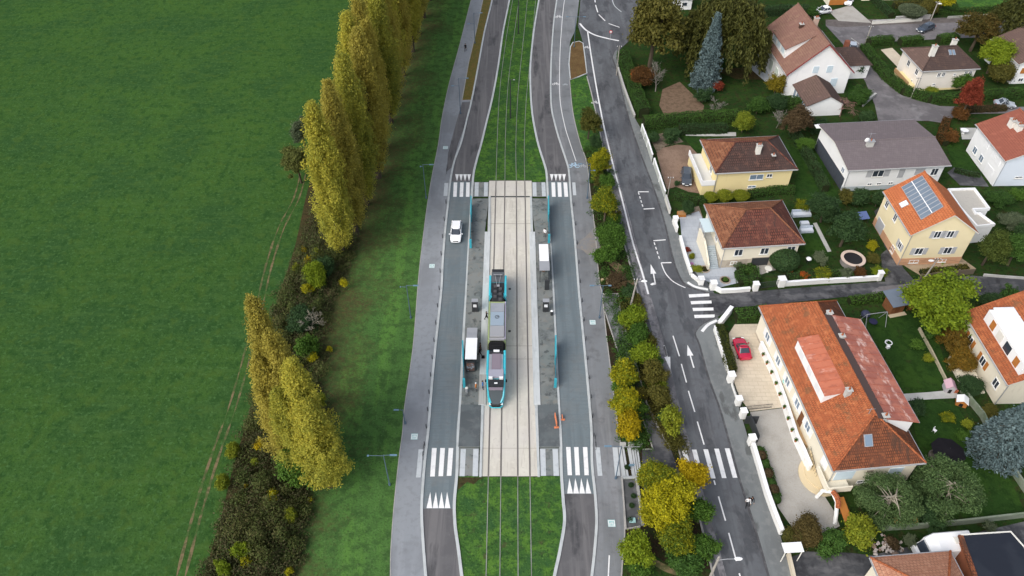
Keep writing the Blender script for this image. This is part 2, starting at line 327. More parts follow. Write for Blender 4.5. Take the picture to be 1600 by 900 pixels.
T_ORANGE_D = M('weathered shaded orange tiles', (0.225,0.078,0.038), [(0.4,(0.125,0.052,0.032),0.42,0.64,0.85),(1.6,(0.29,0.10,0.046),0.52,0.70,0.5),((1.2,0.25,1),(0.065,0.040,0.03),0.53,0.68,0.8)], rough=0.9, brick=(0.24,0.33,0.05,(0.075,0.034,0.022),(0.175,0.062,0.033)), uv=True)  # weathering, with the shade of the darker slopes mixed into the colour
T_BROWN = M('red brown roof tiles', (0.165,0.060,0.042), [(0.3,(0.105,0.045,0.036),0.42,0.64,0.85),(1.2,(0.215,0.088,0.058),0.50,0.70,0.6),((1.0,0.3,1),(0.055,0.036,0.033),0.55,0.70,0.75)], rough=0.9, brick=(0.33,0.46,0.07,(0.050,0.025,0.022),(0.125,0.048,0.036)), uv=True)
T_BROWN_L = M('sunlit tone brown tiles', (0.265,0.108,0.058), [(0.3,(0.185,0.080,0.046),0.42,0.64,0.85),(1.2,(0.31,0.15,0.085),0.50,0.70,0.6),((1.0,0.3,1),(0.12,0.065,0.045),0.56,0.70,0.7)], rough=0.9, brick=(0.33,0.46,0.07,(0.10,0.046,0.03),(0.215,0.085,0.045)), uv=True)  # lit copy of the brown tiles, sunlight put into the colour
T_CHALET = M('dusty brown roof tiles', (0.255,0.150,0.112), [(0.2,(0.215,0.118,0.095),0.42,0.66,0.8),(1.0,(0.285,0.175,0.128),0.50,0.70,0.5),((0.5,2,1),(0.20,0.108,0.09),0.53,0.72,0.6)], rough=0.9, brick=(0.28,0.40,0.05,(0.155,0.088,0.07),(0.23,0.132,0.10)), uv=True)
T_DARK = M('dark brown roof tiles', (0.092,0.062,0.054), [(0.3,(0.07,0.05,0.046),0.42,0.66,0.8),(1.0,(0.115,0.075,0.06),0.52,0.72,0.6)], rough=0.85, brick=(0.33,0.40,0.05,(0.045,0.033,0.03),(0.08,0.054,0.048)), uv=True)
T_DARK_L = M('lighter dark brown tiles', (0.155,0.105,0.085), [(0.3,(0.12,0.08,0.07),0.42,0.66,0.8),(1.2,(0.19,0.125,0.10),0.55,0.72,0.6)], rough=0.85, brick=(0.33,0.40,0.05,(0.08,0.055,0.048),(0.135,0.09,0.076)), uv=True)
T_GREY = M('grey brown flat tiles', (0.165,0.140,0.145), [(0.2,(0.145,0.122,0.128),0.44,0.66,0.8),(1.2,(0.185,0.158,0.163),0.50,0.70,0.5)], rough=0.85, brick=(0.40,0.42,0.03,(0.115,0.095,0.10),(0.155,0.132,0.137)), uv=True)
T_RUST = M('red brown pantiles', (0.30,0.105,0.070), [(0.25,(0.24,0.085,0.06),0.42,0.66,0.8),(1.2,(0.33,0.125,0.085),0.52,0.72,0.5)], rough=0.85, brick=(0.42,0.36,0.05,(0.17,0.06,0.045),(0.27,0.095,0.065)), uv=True)
T_PALE = M('pale terracotta tiles', (0.43,0.22,0.14), [((0.35,2.0,1),(0.33,0.155,0.10),0.45,0.66,0.8),(1.5,(0.48,0.27,0.18),0.52,0.72,0.5),((6,0.4,1),(0.20,0.095,0.07),0.62,0.75,0.7)], rough=0.85, brick=(0.36,0.40,0.04,(0.22,0.11,0.075),(0.38,0.19,0.12)), uv=True)
METAL_RED = M('red sheet metal roof', (0.4559,0.1488,0.0850), [(0.5,(0.3686,0.1163,0.0680),0.44,0.64,0.7),((0.35,1.0,1),(0.6014,0.3720,0.3060),0.57,0.72,0.7),(2,(0.3104,0.0977,0.0638),0.54,0.70,0.6)], rough=0.6, uv=True)
METAL_RED_D = M('aged red sheet metal roof', (0.4248,0.1560,0.1045), [(0.5,(0.3068,0.1020,0.0748),0.44,0.60,0.8),((0.5,1.2,1),(0.6608,0.4800,0.4180),0.54,0.70,0.8),(2,(0.2360,0.0840,0.0660),0.55,0.70,0.6)], rough=0.6, uv=True)
ZINC = M('zinc sheet', (0.36,0.37,0.39), [(1.0,(0.30,0.31,0.33),0.5,0.7,0.5)], rough=0.45, metal=0.3)
WHITE = M('white painted metal', (0.80,0.81,0.82), [(1,(0.75,0.76,0.77),0.5,0.7,0.4)], rough=0.4, spec=0.5)
WHITE_M = M('white roof membrane', (0.72,0.76,0.80), [(0.6,(0.66,0.70,0.74),0.5,0.7,0.5)], rough=0.5)
OFFWHITE = M('off white paint', (0.66,0.65,0.60), [(1,(0.60,0.59,0.54),0.5,0.7,0.5)], rough=0.6)
GLASS = M('dark window glass', (0.035,0.045,0.06), rough=0.08, spec=0.6)
GLASS_BL = M('pale window glass', (0.16,0.22,0.29), rough=0.1, spec=0.6)
SHUT_BL = M('pale blue shutter', (0.52,0.62,0.68), [((1,1,14),(0.44,0.54,0.60),0.45,0.55,0.6)], rough=0.6)
SHUT_GR = M('grey shutter', (0.42,0.43,0.45), [((1,1,14),(0.36,0.37,0.39),0.45,0.55,0.6)], rough=0.6)
DARK = M('dark grey metal', (0.035,0.038,0.042), [(2,(0.05,0.053,0.058),0.5,0.7,0.5)], rough=0.5, spec=0.4)
BLACK = M('black rubber', (0.015,0.015,0.016), rough=0.7)
LAMP_BL = M('blue grey lamp metal', (0.075,0.12,0.17), rough=0.4, spec=0.5)
LAMP_HEAD = M('blue lamp head', (0.12,0.21,0.29), rough=0.35, spec=0.5)
POLE_G = M('concrete pole', (0.33,0.31,0.28), [(1.2,(0.26,0.25,0.22),0.5,0.7,0.6)], rough=0.9)
BARK = M('grey brown bark', (0.085,0.068,0.05), [((3,3,0.6),(0.05,0.04,0.03),0.45,0.65,0.8)], rough=0.95)
BARK_P = M('pale bark', (0.30,0.275,0.22), [((3,3,0.6),(0.20,0.18,0.14),0.45,0.65,0.8)], rough=0.95)
TWIG = M('pinkish twigs', (0.23,0.135,0.115), [(1,(0.16,0.095,0.08),0.45,0.65,0.8)], rough=0.95)
TWIG_G = M('grey twigs', (0.20,0.185,0.165), [(1,(0.13,0.12,0.105),0.45,0.65,0.8)], rough=0.95)
WOOD = M('brown wood boards', (0.19,0.085,0.038), [((1,1,9),(0.12,0.052,0.026),0.45,0.6,0.7)], rough=0.75)
WOOD_L = M('orange wood', (0.42,0.17,0.045), [((1,1,9),(0.34,0.13,0.035),0.45,0.6,0.6)], rough=0.7)
GRAVEL = M('tan pavers', (0.37,0.355,0.325), [(0.5,(0.31,0.295,0.265),0.45,0.66,0.7),(8,(0.27,0.235,0.19),0.55,0.72,0.6),(2,(0.42,0.40,0.37),0.55,0.72,0.5)], rough=0.9)
PAVER_L = M('cream paving', (0.56,0.49,0.385), [(0.6,(0.49,0.425,0.33),0.45,0.66,0.7),(3,(0.61,0.54,0.43),0.55,0.72,0.5)], rough=0.9, brick=(1.2,0.6,0.03,(0.43,0.37,0.29),(0.53,0.46,0.36)))
PAVER_BR = M('brown cobble paving', (0.20,0.135,0.098), [(0.3,(0.25,0.175,0.13),0.42,0.66,0.8),(3,(0.15,0.098,0.072),0.5,0.7,0.6)], rough=0.9, brick=(0.3,0.3,0.03,(0.12,0.085,0.065),(0.235,0.16,0.118)))
TERRACE = M('grey terrace tiles', (0.40,0.43,0.47), [(0.6,(0.36,0.39,0.43),0.45,0.66,0.6)], rough=0.8, brick=(0.9,0.9,0.02,(0.30,0.325,0.355),(0.41,0.44,0.48)))
CONC = M('concrete', (0.44,0.44,0.42), [(0.6,(0.36,0.36,0.34),0.45,0.68,0.7),(4,(0.5,0.5,0.48),0.55,0.75,0.5)], rough=0.9)
SOLAR = M('solar cell glass', (0.135,0.175,0.225), [(0.4,(0.16,0.20,0.25),0.45,0.7,0.6)], rough=0.25, spec=0.6)
SKIN = M('skin', (0.50,0.30,0.21), rough=0.6)
HAIR = M('dark hair', (0.03,0.02,0.015), rough=0.7)
ORANGE = M('orange plastic', (0.6440,0.2160,0.0990), rough=0.5)
BLUE_TARP = M('blue tarpaulin', (0.10,0.14,0.30), rough=0.5)
SLATE_BL = M('blue grey felt roof', (0.14,0.17,0.215), [(1.5,(0.12,0.15,0.19),0.5,0.7,0.5)], rough=0.7)
FELT = M('black roofing felt', (0.020,0.024,0.034), [(0.4,(0.028,0.033,0.044),0.45,0.68,0.7)], rough=0.7)

# foliage
L_POPLAR = leafmat('golden poplar leaves', [(0.2649,0.2371,0.0518),(0.3730,0.3241,0.0617),(0.4612,0.3919,0.0740),(0.5397,0.4403,0.0864)], clump=0.20, transl=0.45)
L_POPLAR_G = leafmat('green gold poplar leaves', [(0.1913,0.2232,0.0444),(0.3252,0.3323,0.0556),(0.4494,0.4166,0.0617),(0.5547,0.4860,0.0740)], clump=0.20, transl=0.45)
L_GREEN = leafmat('mid green leaves', [(0.039, 0.0845, 0.0156), (0.065, 0.1365, 0.0208), (0.0975, 0.182, 0.026)])
L_DARK = leafmat('dark evergreen leaves', [(0.0203, 0.0435, 0.0174), (0.0319, 0.0667, 0.0232), (0.0493, 0.0899, 0.029)], transl=0.1)
L_HEDGE = leafmat('hedge leaves', [(0.0252,0.0580,0.0151), (0.0403,0.0907,0.0176), (0.0630,0.1260,0.0227)], transl=0.1)
L_YGREEN = leafmat('yellow green leaves', [(0.11, 0.154, 0.0165), (0.187, 0.2255, 0.022), (0.275, 0.286, 0.0242)])
L_LIME = leafmat('lime leaves', [(0.0978, 0.1552, 0.0138), (0.1667, 0.23, 0.0161), (0.2472, 0.2932, 0.0184)])
L_YELLOW = leafmat('yellow leaves', [(0.1350,0.1500,0.0120),(0.2700,0.2600,0.0120),(0.3960,0.3600,0.0130),(0.4860,0.4100,0.0140)])
L_AMBER = leafmat('amber leaves', [(0.2160,0.1785,0.0100),(0.3780,0.2835,0.0090),(0.5040,0.3675,0.0110)])
L_GOLDMIX = leafmat('gold and green leaves', [(0.0533,0.0980,0.0140),(0.1312,0.1666,0.0140),(0.2788,0.2646,0.0120),(0.3936,0.3430,0.0130)], clump=0.5)
L_OLIVE = leafmat('olive autumn leaves', [(0.0585, 0.0624, 0.0156), (0.0975, 0.0936, 0.0208), (0.1495, 0.13, 0.0286)])
L_RUSSET = leafmat('russet leaves', [(0.065,0.035,0.014),(0.125,0.06,0.02),(0.19,0.085,0.022)])
L_BROWN = leafmat('brown dull leaves', [(0.040,0.030,0.016),(0.070,0.048,0.024),(0.10,0.068,0.034)], transl=0.1)
L_BRAMBLE = leafmat('bramble leaves', [(0.036,0.042,0.018),(0.056,0.062,0.024),(0.080,0.066,0.034),(0.060,0.095,0.026),(0.095,0.072,0.040)], clump=0.3, transl=0.15)
L_RED = leafmat('red maple leaves', [(0.11,0.022,0.014),(0.21,0.042,0.024),(0.30,0.07,0.035)])
L_ORANGE = leafmat('orange red leaves', [(0.26,0.06,0.012),(0.42,0.10,0.016),(0.50,0.14,0.02)])
L_BLUE = leafmat('blue spruce needles', [(0.055,0.085,0.085),(0.10,0.145,0.15),(0.16,0.22,0.225)], transl=0.0, clump=0.8)
L_WEEP = leafmat('weeping cypress sprays', [(0.0416, 0.0494, 0.0156), (0.0715, 0.0754, 0.0182), (0.1105, 0.1105, 0.026)], transl=0.1)
L_PINE = leafmat('pine needles', [(0.0392, 0.0728, 0.028), (0.0728, 0.1232, 0.042), (0.119, 0.175, 0.063)], transl=0.1)
L_GREYG = leafmat('grey green leaves', [(0.07,0.095,0.055),(0.115,0.145,0.08),(0.16,0.19,0.11)])
L_PINK = leafmat('pink flowers', [(0.40,0.14,0.38),(0.6,0.3,0.6)])
# ------------------------------------------------------------------ ground, roads, paths
g = MB(); g.poly([(-1500,-600,-0.02),(1500,-600,-0.02),(1500,2200,-0.02),(-1500,2200,-0.02)], LAWN_D); struct(g.build('ground'))

ROWMID = [(680,-60),(640,20),(590,140),(560,260),(540,340),(515,420),(500,500),(485,600),(470,700),(440,800),(405,900),(390,960)]
PW = [(752,-60),(736,0),(717,75),(702,130),(691,182),(685,225),(675,275),(667,325),(660,380),(654,435),(647,525),(641,575),(632,637),(629,675),(624,712),(616,787),(611,855),(610,900),(609,960)]
K3 = [(780,-60),(769,0),(757,50),(747,105),(737,157),(730,185),(721,222),(710,252),(704,282),(700,320),(696,357),(692,407),(690,450),(685,500),(679,557),(674,612),(669,675),(664,720),(660,770),(659,805),(661,845),(665,897),(670,960)]
K4 = [(806,-60),(796,0),(786,50),(779,100),(770,150),(760,192),(752,225),(745,250),(740,272),(737,307),(735,342),(732,395),(729,450),(725,512),(722,575),(719,635),(716,672),(714,737),(710,785),(711,820),(716,857),(721,897),(729,960)]
K5 = [(852,-60),(842,0),(834,50),(829,100),(829,140),(832,180),(840,222),(850,255),(854,272),(856,312),(857,350),(860,387),(864,450),(867,512),(870,575),(873,635),(876,685),(877,737),(880,782),(882,815),(875,860),(867,897),(856,960)]
K6 = [(878,-60),(870,0),(865,37),(861,100),(861,160),(866,190),(875,222),(885,252),(889,270),(892,312),(896,350),(899,385),(904,450),(910,512),(916,575),(920,620),(924,672),(925,725),(930,775),(932,817),(929,860),(925,897),(917,960)]
PE = [(912,-60),(905,0),(899,45),(890,70),(890,125),(895,175),(906,222),(917,255),(922,300),(927,337),(931,375),(936,437),(941,460),(946,512),(952,562),(960,625),(966,672),(970,700),(972,747),(976,825),(973,870),(971,900),(968,960)]
SW = [(912,-60),(907,0),(903,40),(911,67),(917,120),(925,150),(936,200),(950,270),(967,350),(975,380),(990,435),(1007,498),(1030,585),(1053,672),(1066,724),(1090,800),(1112,890),(1130,960)]
PAVW_N = [(962,78),(957,90),(964,112),(981,180),(1000,238),(1018,285),(1037,343),(1053,409),(1066,440),(1078,449),(1092,454),(1107,458)]
PAVE_N = [(973,84),(965,108),(991,184),(1002,203),(1020,256),(1039,312),(1047,337),(1062,372),(1069,402),(1079,432),(1094,446),(1108,453)]
PAVW_S = [(1119,496),(1107,502),(1095,509),(1087,519),(1087,526),(1093,540),(1107,590),(1126,643),(1140,693),(1157,755),(1177,817),(1200,898),(1215,960)]
PAVE_S = [(1125,499),(1120,507),(1117,515),(1122,535),(1129,557),(1143,601),(1158,650),(1173,700),(1195,777),(1219,838),(1232,885),(1252,960)]

for _l in (ROWMID, PW, K3, K4, K5, K6, PE, SW, PAVW_S, PAVE_S):      # the street runs on towards the viewer
    (xa, ya_), (xb, yb_) = _l[-2], _l[-1]; _l.append((xb + (xb-xa)/(yb_-ya_)*190, yb_+190))
# meadow with its two ruts, verge, litter under the poplars
sheet('meadow', W(ROWMID) + [(-600, 30), (-600, 900), (-40, 900)], 0.0, GRASS_FIELD, True)
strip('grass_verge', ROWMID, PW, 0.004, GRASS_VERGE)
UNDW = [(610,-60),(560,60),(520,180),(484,285),(462,380),(440,450),(420,520),(400,600),(385,660),(362,740),(345,810),(318,900),(300,960)]
UNDE = [(700,-60),(660,30),(612,140),(590,250),(580,330),(572,400),(540,470),(525,540),(520,620),(510,700),(495,790),(472,900),(460,960)]
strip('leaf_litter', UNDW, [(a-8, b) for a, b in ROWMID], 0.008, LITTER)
TR = [(474,270),(463,310),(440,355),(420,415),(405,480),(385,560),(362,640),(337,710),(312,790),(288,880),(268,960)]
for off in (-0.45, 0.45):
    mb = MB(); q = smooth_line(W(TR), 4)
    L = []; Rr = []
    rnd = random.Random(3)
    for i in range(len(q)):
        a, b = q[max(i-1,0)], q[min(i+1,len(q)-1)]; dx, dy = b[0]-a[0], b[1]-a[1]; l = math.hypot(dx,dy); nx, ny = -dy/l, dx/l
        w = 0.10 + rnd.uniform(-0.07, 0.10)
        L.append((q[i][0]+nx*(off+w), q[i][1]+ny*(off+w), 0.012)); Rr.append((q[i][0]+nx*(off-w), q[i][1]+ny*(off-w), 0.012))
    mb.poly(L + Rr[::-1], DIRT); struct(mb.build('dirt_track'))
# paths and carriageways
strip('cycle_path', PW, K3, 0.02, ASPH_PATH)
strip('carriageway', K3, K4, 0.028, ASPH_ROAD)
strip('carriageway', K5, K6, 0.028, ASPH_ROAD)
def cut(line, y0, y1):
    """part of a pixel polyline between rows"""
    out = []
    for (x0,a),(x1,b) in zip(line, line[1:]):
        if a < y0 <= b: t=(y0-a)/(b-a); out.append((x0+(x1-x0)*t, y0))
        if y0 < b < y1: out.append((x1, b))
        if a < y1 <= b: t=(y1-a)/(b-a); out.append((x0+(x1-x0)*t, y1))
    return out
strip('stop_carriageway', cut(K3,284,795), cut(K4,284,795), 0.034, ASPH_STOP)
strip('stop_carriageway', cut(K5,284,772), cut(K6,284,772), 0.034, ASPH_STOP)
strip('footpath', K6, PE, 0.02, ASPH_FOOT)
sheet('damp_patch', [(722,160),(737,159),(727,195),(716,225),(706,262),(698,268),(700,240),(709,205)], 0.024, ASPH_ROAD)
strip('tramway_grass', cut(K4,-60,284), cut(K5,-60,284), 0.01, GRASS_TRAM)
strip('tramway_grass', cut(K4,744,1150), cut(K5,744,1150), 0.01, GRASS_TRAM)
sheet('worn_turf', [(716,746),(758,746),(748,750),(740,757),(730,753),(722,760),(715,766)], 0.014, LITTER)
for k, w in ((K3,0.30),(K4,0.34),(K5,0.34),(K6,0.30)): kerb(k, w, 0.13, KERB)
kerb(PW, 0.10, 0.05, KERB_G); kerb(cut(PE,124,1150), 0.14, 0.08, KERB_G)
kerb(SW[4:], 0.20, 0.12, KERB_G)
# ochre planter between path and road, mulch island
sheet('planter_bed', [(755,-2),(768,-2),(756,50),(746,105),(736,157),(722,157),(732,100),(745,45)], 0.07, SEDUM)
kerb([(755,-2),(745,45),(732,100),(722,157),(736,157)], 0.16, 0.11, KERB_G, sm=False)
isl = [(891,74),(895,67),(905,65),(911,68),(914,90),(917,115),(905,120),(891,125),(889,100)]
sheet('mulch_bed', isl, 0.09, BRANSHRUB); kerb(isl + isl[:1], 0.22, 0.13, KERB, sm=False)
# planted strip between footpath and street
strip('planted_strip', cut(PE,222,1150), cut(SW,222,1150), 0.006, SOIL)
sheet('grass_strip', [(891,126),(905,121),(917,117),(924,150),(936,200),(943,235),(911,235),(906,222),(895,175)], 0.03, GRASS_TRAM)
sheet('grass_strip', [(976,832),(1000,850),(1040,880),(1112,890),(1130,960),(1178,1150),(962,1150),(968,960)], 0.012, LAWN_D)
strip('sandy_footpath', [(928,345),(933,398),(942,408),(955,416),(967,428),(977,438),(991,447)], [(931,370),(938,385),(950,397),(963,408),(974,418),(982,428),(991,437)], 0.016, SAND)
sheet('sandy_scatter', [(900,388),(906,376),(914,371),(921,364),(930,352),(934,366),(938,385),(938,398),(931,402),(926,395),(918,398),(910,391)], 0.026, M('sandy asphalt', (0.22,0.205,0.190), [(0.5,(0.195,0.20,0.208),0.40,0.62,0.9),(2,(0.27,0.23,0.185),0.5,0.7,0.6)], rough=0.9))
strip('sandy_footpath', [(1015,868),(1040,882),(1070,890),(1100,904)], [(1012,876),(1036,892),(1064,902),(1090,915)], 0.018, DIRT)
sheet('access_lane', [(941,460),(966,460),(970,497),(990,555),(1010,630),(1028,668),(1048,702),(1062,740),(1050,775),(1005,775),(1003,704),(1020,702),(1010,672),(985,605),(962,540),(945,487)], 0.014, ASPH_DAMP)
sheet('access_lane', [(942,461),(965,461),(969,497),(988,553),(1002,600),(985,603),(963,540),(946,487)], 0.018, PAVEMENT)
kerb([(941,460),(966,460),(970,497),(990,555),(1010,630),(1028,668),(1048,702)], 0.18, 0.22, KERB_G, sm=False, name='lane_edging')
kerb([(945,487),(962,540),(985,605),(1010,672),(1020,702),(1003,703)], 0.14, 0.18, KERB_G, sm=False, name='lane_edging')
# street, lane, pavements
sheet('street', SW + [(1310,1150),(1240,960),(1225,898),(1170,700),(1128,560),(1110,505),(1125,480),(1112,450),(1070,400),(1020,262),(992,190),(967,110),(968,78),(985,62),(1000,30),(1005,-60)], 0.010, ASPH_STREET)
strip('dark_gutter', [(940,205),(950,260),(967,335),(985,400),(1005,470),(1030,560),(1055,655),(1080,745),(1105,830),(1128,912)], [(950,205),(966,275),(985,345),(1004,420),(1022,480),(1044,560),(1066,650),(1092,745),(1116,830),(1138,912)], 0.014, M('damp street asphalt', (0.115,0.112,0.12), [((0.6,0.2,1),(0.215,0.21,0.22),0.44,0.60,0.95),(1.5,(0.07,0.07,0.076),0.5,0.7,0.7)], rough=0.65))
LN = [(1100,456),(1126,460),(1171,456),(1280,447.5),(1370,441),(1435,438),(1520,431),(1600,437),(1680,441)]
LS = [(1098,508),(1119,497),(1144,481),(1196,477),(1320,464),(1415,458),(1530,462),(1600,459),(1680,462)]
strip('side_lane', LN, LS, 0.016, ASPH_DAMP, sm=False)
sheet('lane_patch', [(1362,455),(1374,448),(1440,442),(1442,455),(1415,457.5),(1362,460)], 0.02, ASPH_LANE)
mb = MB(); mb.prism(W(PAVW_N + PAVE_N[::-1]), -0.02, 0.12, PAVEMENT); struct(mb.build('pavement'))
mb = MB(); mb.prism(W(PAVW_S + PAVE_S[::-1]), -0.02, 0.12, PAVEMENT); struct(mb.build('pavement'))
KERB_D = M('dark grey kerb', (0.075,0.075,0.08), [(1.0,(0.13,0.13,0.135),0.48,0.68,0.7)]); kerb(PAVW_N, 0.20, 0.125, KERB_D); kerb(PAVW_S, 0.20, 0.125, KERB_D)  # dark grey kerb along the pavement edge
# tram stop: slab, edges, platforms
def rows(y, a, b): return [(a, y), (b, y)]
sheet('track_slab', [(764.5,283),(830.5,283),(842.5,744.5),(750,744.5)], 0.05, SLAB)
mb = MB(); mb.prism(W([(764,282),(831,282),(843,745),(749,745)]), -0.05, 0.045, M('slab edge', (0.10,0.09,0.08))); struct(mb.build('slab_base'))
def block(name, pts, z, mat):
    mb = MB(); mb.prism([P(x,y,z).xy[:] for x,y in pts], 0.0, z, mat); return struct(mb.build(name))
block('platform', [(737.5,310),(764,310),(757.5,362),(747.5,632),(752,632),(749,698),(716,698),(720.5,632),(732,400)], 0.16, PLATFORM)
block('platform', [(829,310),(856,310),(861,400),(871.5,632),(874.5,698),(841,698),(837,632),(844,632),(836,362)], 0.16, PLATFORM)
block('platform_ramp', [(720,632),(751.5,632),(748.8,697.5),(716.3,697.5)], 0.168, PLATFORM_D)
block('platform_ramp', [(838.5,632),(872,632),(874.8,697.5),(841.3,697.5)], 0.168, PLATFORM_D)
block('platform_edge', [(757.5,362),(766,362),(759,632),(747.5,632)], 0.26, EDGE)
block('platform_edge', [(827,362),(836,362),(844.5,632),(834,632)], 0.26, EDGE)
block('platform_edge', [(748.8,585),(760.3,585),(759.0,631.5),(747.6,631.5)], 0.275, EDGE_B)
for q in ([(763.5,307),(766.3,307),(766.3,362),(762.3,362)],[(828,307),(831,307),(833,362),(829,362)],[(752,632),(756,632),(752.5,744),(748.7,744)],[(835.5,632),(840,632),(843.8,744),(840,744)]): block('platform_edge', q, 0.20, KERB)
for q in ([(737,285),(764,285),(763.5,308),(737,308)],[(831,285),(855,285),(856.5,308),(831.5,308)],[(715,700),(748.5,700),(748,744),(713,744)],[(843.5,700),(875.5,700),(877,744),(844.5,744)]): sheet('crossing_floor', q, 0.052, PLATFORM)
mb = MB(); mb.poly([P(x,y,0.088) for x,y in ((767,306.3),(828,306.3),(828,308.2),(767,308.2))], DARK); struct(mb.build('drain_channel'))
for y in (540, 700, 560.5, 349):
    mb = MB(); a = 764-(y-283)/461*13; b = 830+(y-283)/461*11
    mb.poly([P(x,yy,0.088) for x,yy in ((a,y),(b,y),(b,y+0.7),(a,y+0.7))], M('slab joint', (0.33,0.30,0.26))); struct(mb.build('slab_joint'))
# rails
RX = [[(811,-60),(801,0),(792.5,50),(784,112),(779.5,160),(776.75,225),(775,283),(763,744),(759.5,900),(758,960)],
      [(822,-60),(811,0),(804,50),(796,112),(792,160),(789.5,225),(789,283),(782.5,744),(781,900),(780.5,960)],
      [(834,-60),(824,0),(819,50),(812.5,112),(808.5,160),(806,225),(806.75,283),(809,744),(809.5,900),(810,960)],
      [(848,-60),(837,0),(832.5,50),(826.5,112),(822,160),(819.25,225),(820,283),(828,744),(830.5,900),(832,960)]]
SLABRUN = [(775,283,763,744),(789,283,782.5,744),(806.75,283,809,744),(820,283,828,744)]
for line, (a,b,c,d) in zip(RX, SLABRUN):
    line.append((line[-1][0] + (line[-1][0]-line[-2][0])*190/60, 1150))
    mb = MB(); sweep(mb, smooth_line(W(cut(line,-60,283))), 0.08, 0.0, 0.06, RAIL_PALE); struct(mb.build('tram_rail'))
    mb = MB(); sweep(mb, smooth_line(W(cut(line,745,1150))), 0.09, 0.0, 0.06, RAIL_PALE); struct(mb.build('tram_rail'))
    mb = MB(); q = W([(a,b),(c,d)])
    sweep(mb, q, 0.17, 0.03, 0.094, STEEL_RAIL); sweep(mb, q, 0.06, 0.0942, 0.100, M('rail head', (0.30,0.28,0.26), rough=0.35, metal=0.5), off=0.0); struct(mb.build('tram_rail'))
for x, y in ((796.5,452),(796.2,518)):
    mb = MB(); p = P(x, y); mb.box(p.x-0.17, p.y-0.17, 0.04, p.x+0.17, p.y+0.17, 0.10, DARK); struct(mb.build('drain_cover'))

# painted markings ------------------------------------------------------------
def paint(name, quads, z, mat=PAINT):
    mb = MB()
    for q in quads: mb.poly([P(x, y, z) for x, y in q], mat)
    return struct(mb.build(name))
def bar(x0, y0, x1, y1, w):   # a painted bar between two points, w photo pixels wide along x
    return [(x0,y0),(x0+w,y0),(x1+w,y1),(x1,y1)]
def line(name, pts, w, z, mat=PAINT, sm=True, dash=None):
    q = smooth_line(W(pts)) if sm else W(pts)
    mb = MB()
    def piece(qq):
        n = len(qq); L = []; Rr = []
        for i in range(n):
            a, b = qq[max(i-1,0)], qq[min(i+1,n-1)]; dx, dy = b[0]-a[0], b[1]-a[1]; l = math.hypot(dx,dy) or 1
            L.append((qq[i][0]-dy/l*w/2, qq[i][1]+dx/l*w/2, z)); Rr.append((qq[i][0]+dy/l*w/2, qq[i][1]-dx/l*w/2, z))
        for i in range(n-1): mb.poly([L[i], Rr[i], Rr[i+1], L[i+1]], mat)
    if dash:
        on, off = dash; d = 0; cur = [q[0]]; state = True
        for a, b in zip(q, q[1:]):
            l = math.hypot(b[0]-a[0], b[1]-a[1]); s = 0
            while True:
                lim = (on if state else off) - d
                if s + lim <= l:
                    s += lim; pt = (a[0]+(b[0]-a[0])*s/l, a[1]+(b[1]-a[1])*s/l)
                    if state: cur.append(pt); piece(cur)
                    else: cur = [pt]
                    state = not state; d = 0
                else:
                    d += l - s
                    if state: cur.append(b)
                    break
    else: piece(q)
    return struct(mb.build(name))
ZR = 0.062
paint('zebra_crossing', [bar(709,285,708,307.5,5.5), bar(719,285,718,307.5,5.5), bar(728.5,285,728,307.5,5.5)], ZR)
paint('zebra_crossing', [bar(861.5,285,862.5,307.5,5.8), bar(871,285,872,307.5,5.8), bar(880.3,285,882,307.5,5.8)], ZR)
paint('zebra_crossing', [bar(675,700,672,744.5,7.3), bar(688,700,685,744,7.3), bar(701,700,698,743.5,7.3)], ZR)
paint('zebra_crossing', [bar(884.5,698.5,887,742.5,6.8), bar(897,698.5,899.3,742.5,6.8), bar(910.8,698.5,913.3,742.5,6.8)], ZR)
paint('pale_crossing_bars', [bar(742,285,741.5,306.5,6), bar(756.5,285,756,306.5,6), bar(832,285,832.5,306.5,6), bar(846,285,847,306.5,6)], 0.092, PAINT_G)
paint('pale_crossing_bars', [bar(720,701.5,718,744,8), bar(739.5,701.5,738.3,744,8.3), bar(843.6,701.5,844.8,743.5,8.5), bar(863.3,701.5,865,743.5,8.5)], 0.092, PAINT_G)
paint('pale_crossing_bars', [bar(694.5,286,693,306,6), bar(894,285,895.5,305,5), bar(654,702,650,746,7.3), bar(930,699,934,743.5,7.3), bar(957,699,961,743.5,8)], 0.058, PAINT_G)
def teeth(name, xa, xb, yb, yt, xta, xtb, n=4):
    q = []
    for i in range(n):
        a = xa+(xb-xa)*i/n; b = xa+(xb-xa)*(i+1)/n; t = xta+(xtb-xta)*(i+0.5)/n
        q.append([(a+0.3,yb),(b-0.3,yb),(t,yt)])
    paint(name, q, ZR)
teeth('yield_teeth', 711, 736, 272.3, 283, 711, 736); teeth('yield_teeth', 859, 884.5, 272, 283, 859, 884.5)
teeth('yield_teeth', 666, 704, 794, 768.5, 668, 703); teeth('yield_teeth', 886, 924, 771, 747, 885, 922)
ZS = 0.052
paint('zebra_crossing', [bar(x0,y0,x1,y1,7.2) for x0,y0,x1,y1 in ((1065,703,1078,748),(1081,702.5,1093,748),(1099,702,1111,747.5),(1116,701,1128,747),(1132.5,700.5,1145,746.5),(1149,702,1162,741))], ZS)
paint('zebra_crossing', [[(1076,460),(1108,458.5),(1108.5,463),(1077,465)],[(1079,470.5),(1111.5,469.5),(1112,474),(1080,475.5)],[(1082,481),(1114.5,480.5),(1115,485),(1083,486)],[(1084.5,492),(1116.5,491.3),(1117,496),(1085.5,497)]], ZS)
ln = lambda pts, w, **k: line('lane_line', pts, w, ZS, **k)
ln([(918,49),(925.5,99),(936,160),(949,222),(972,312),(989,380),(1003,425),(1013,460)], 0.26)
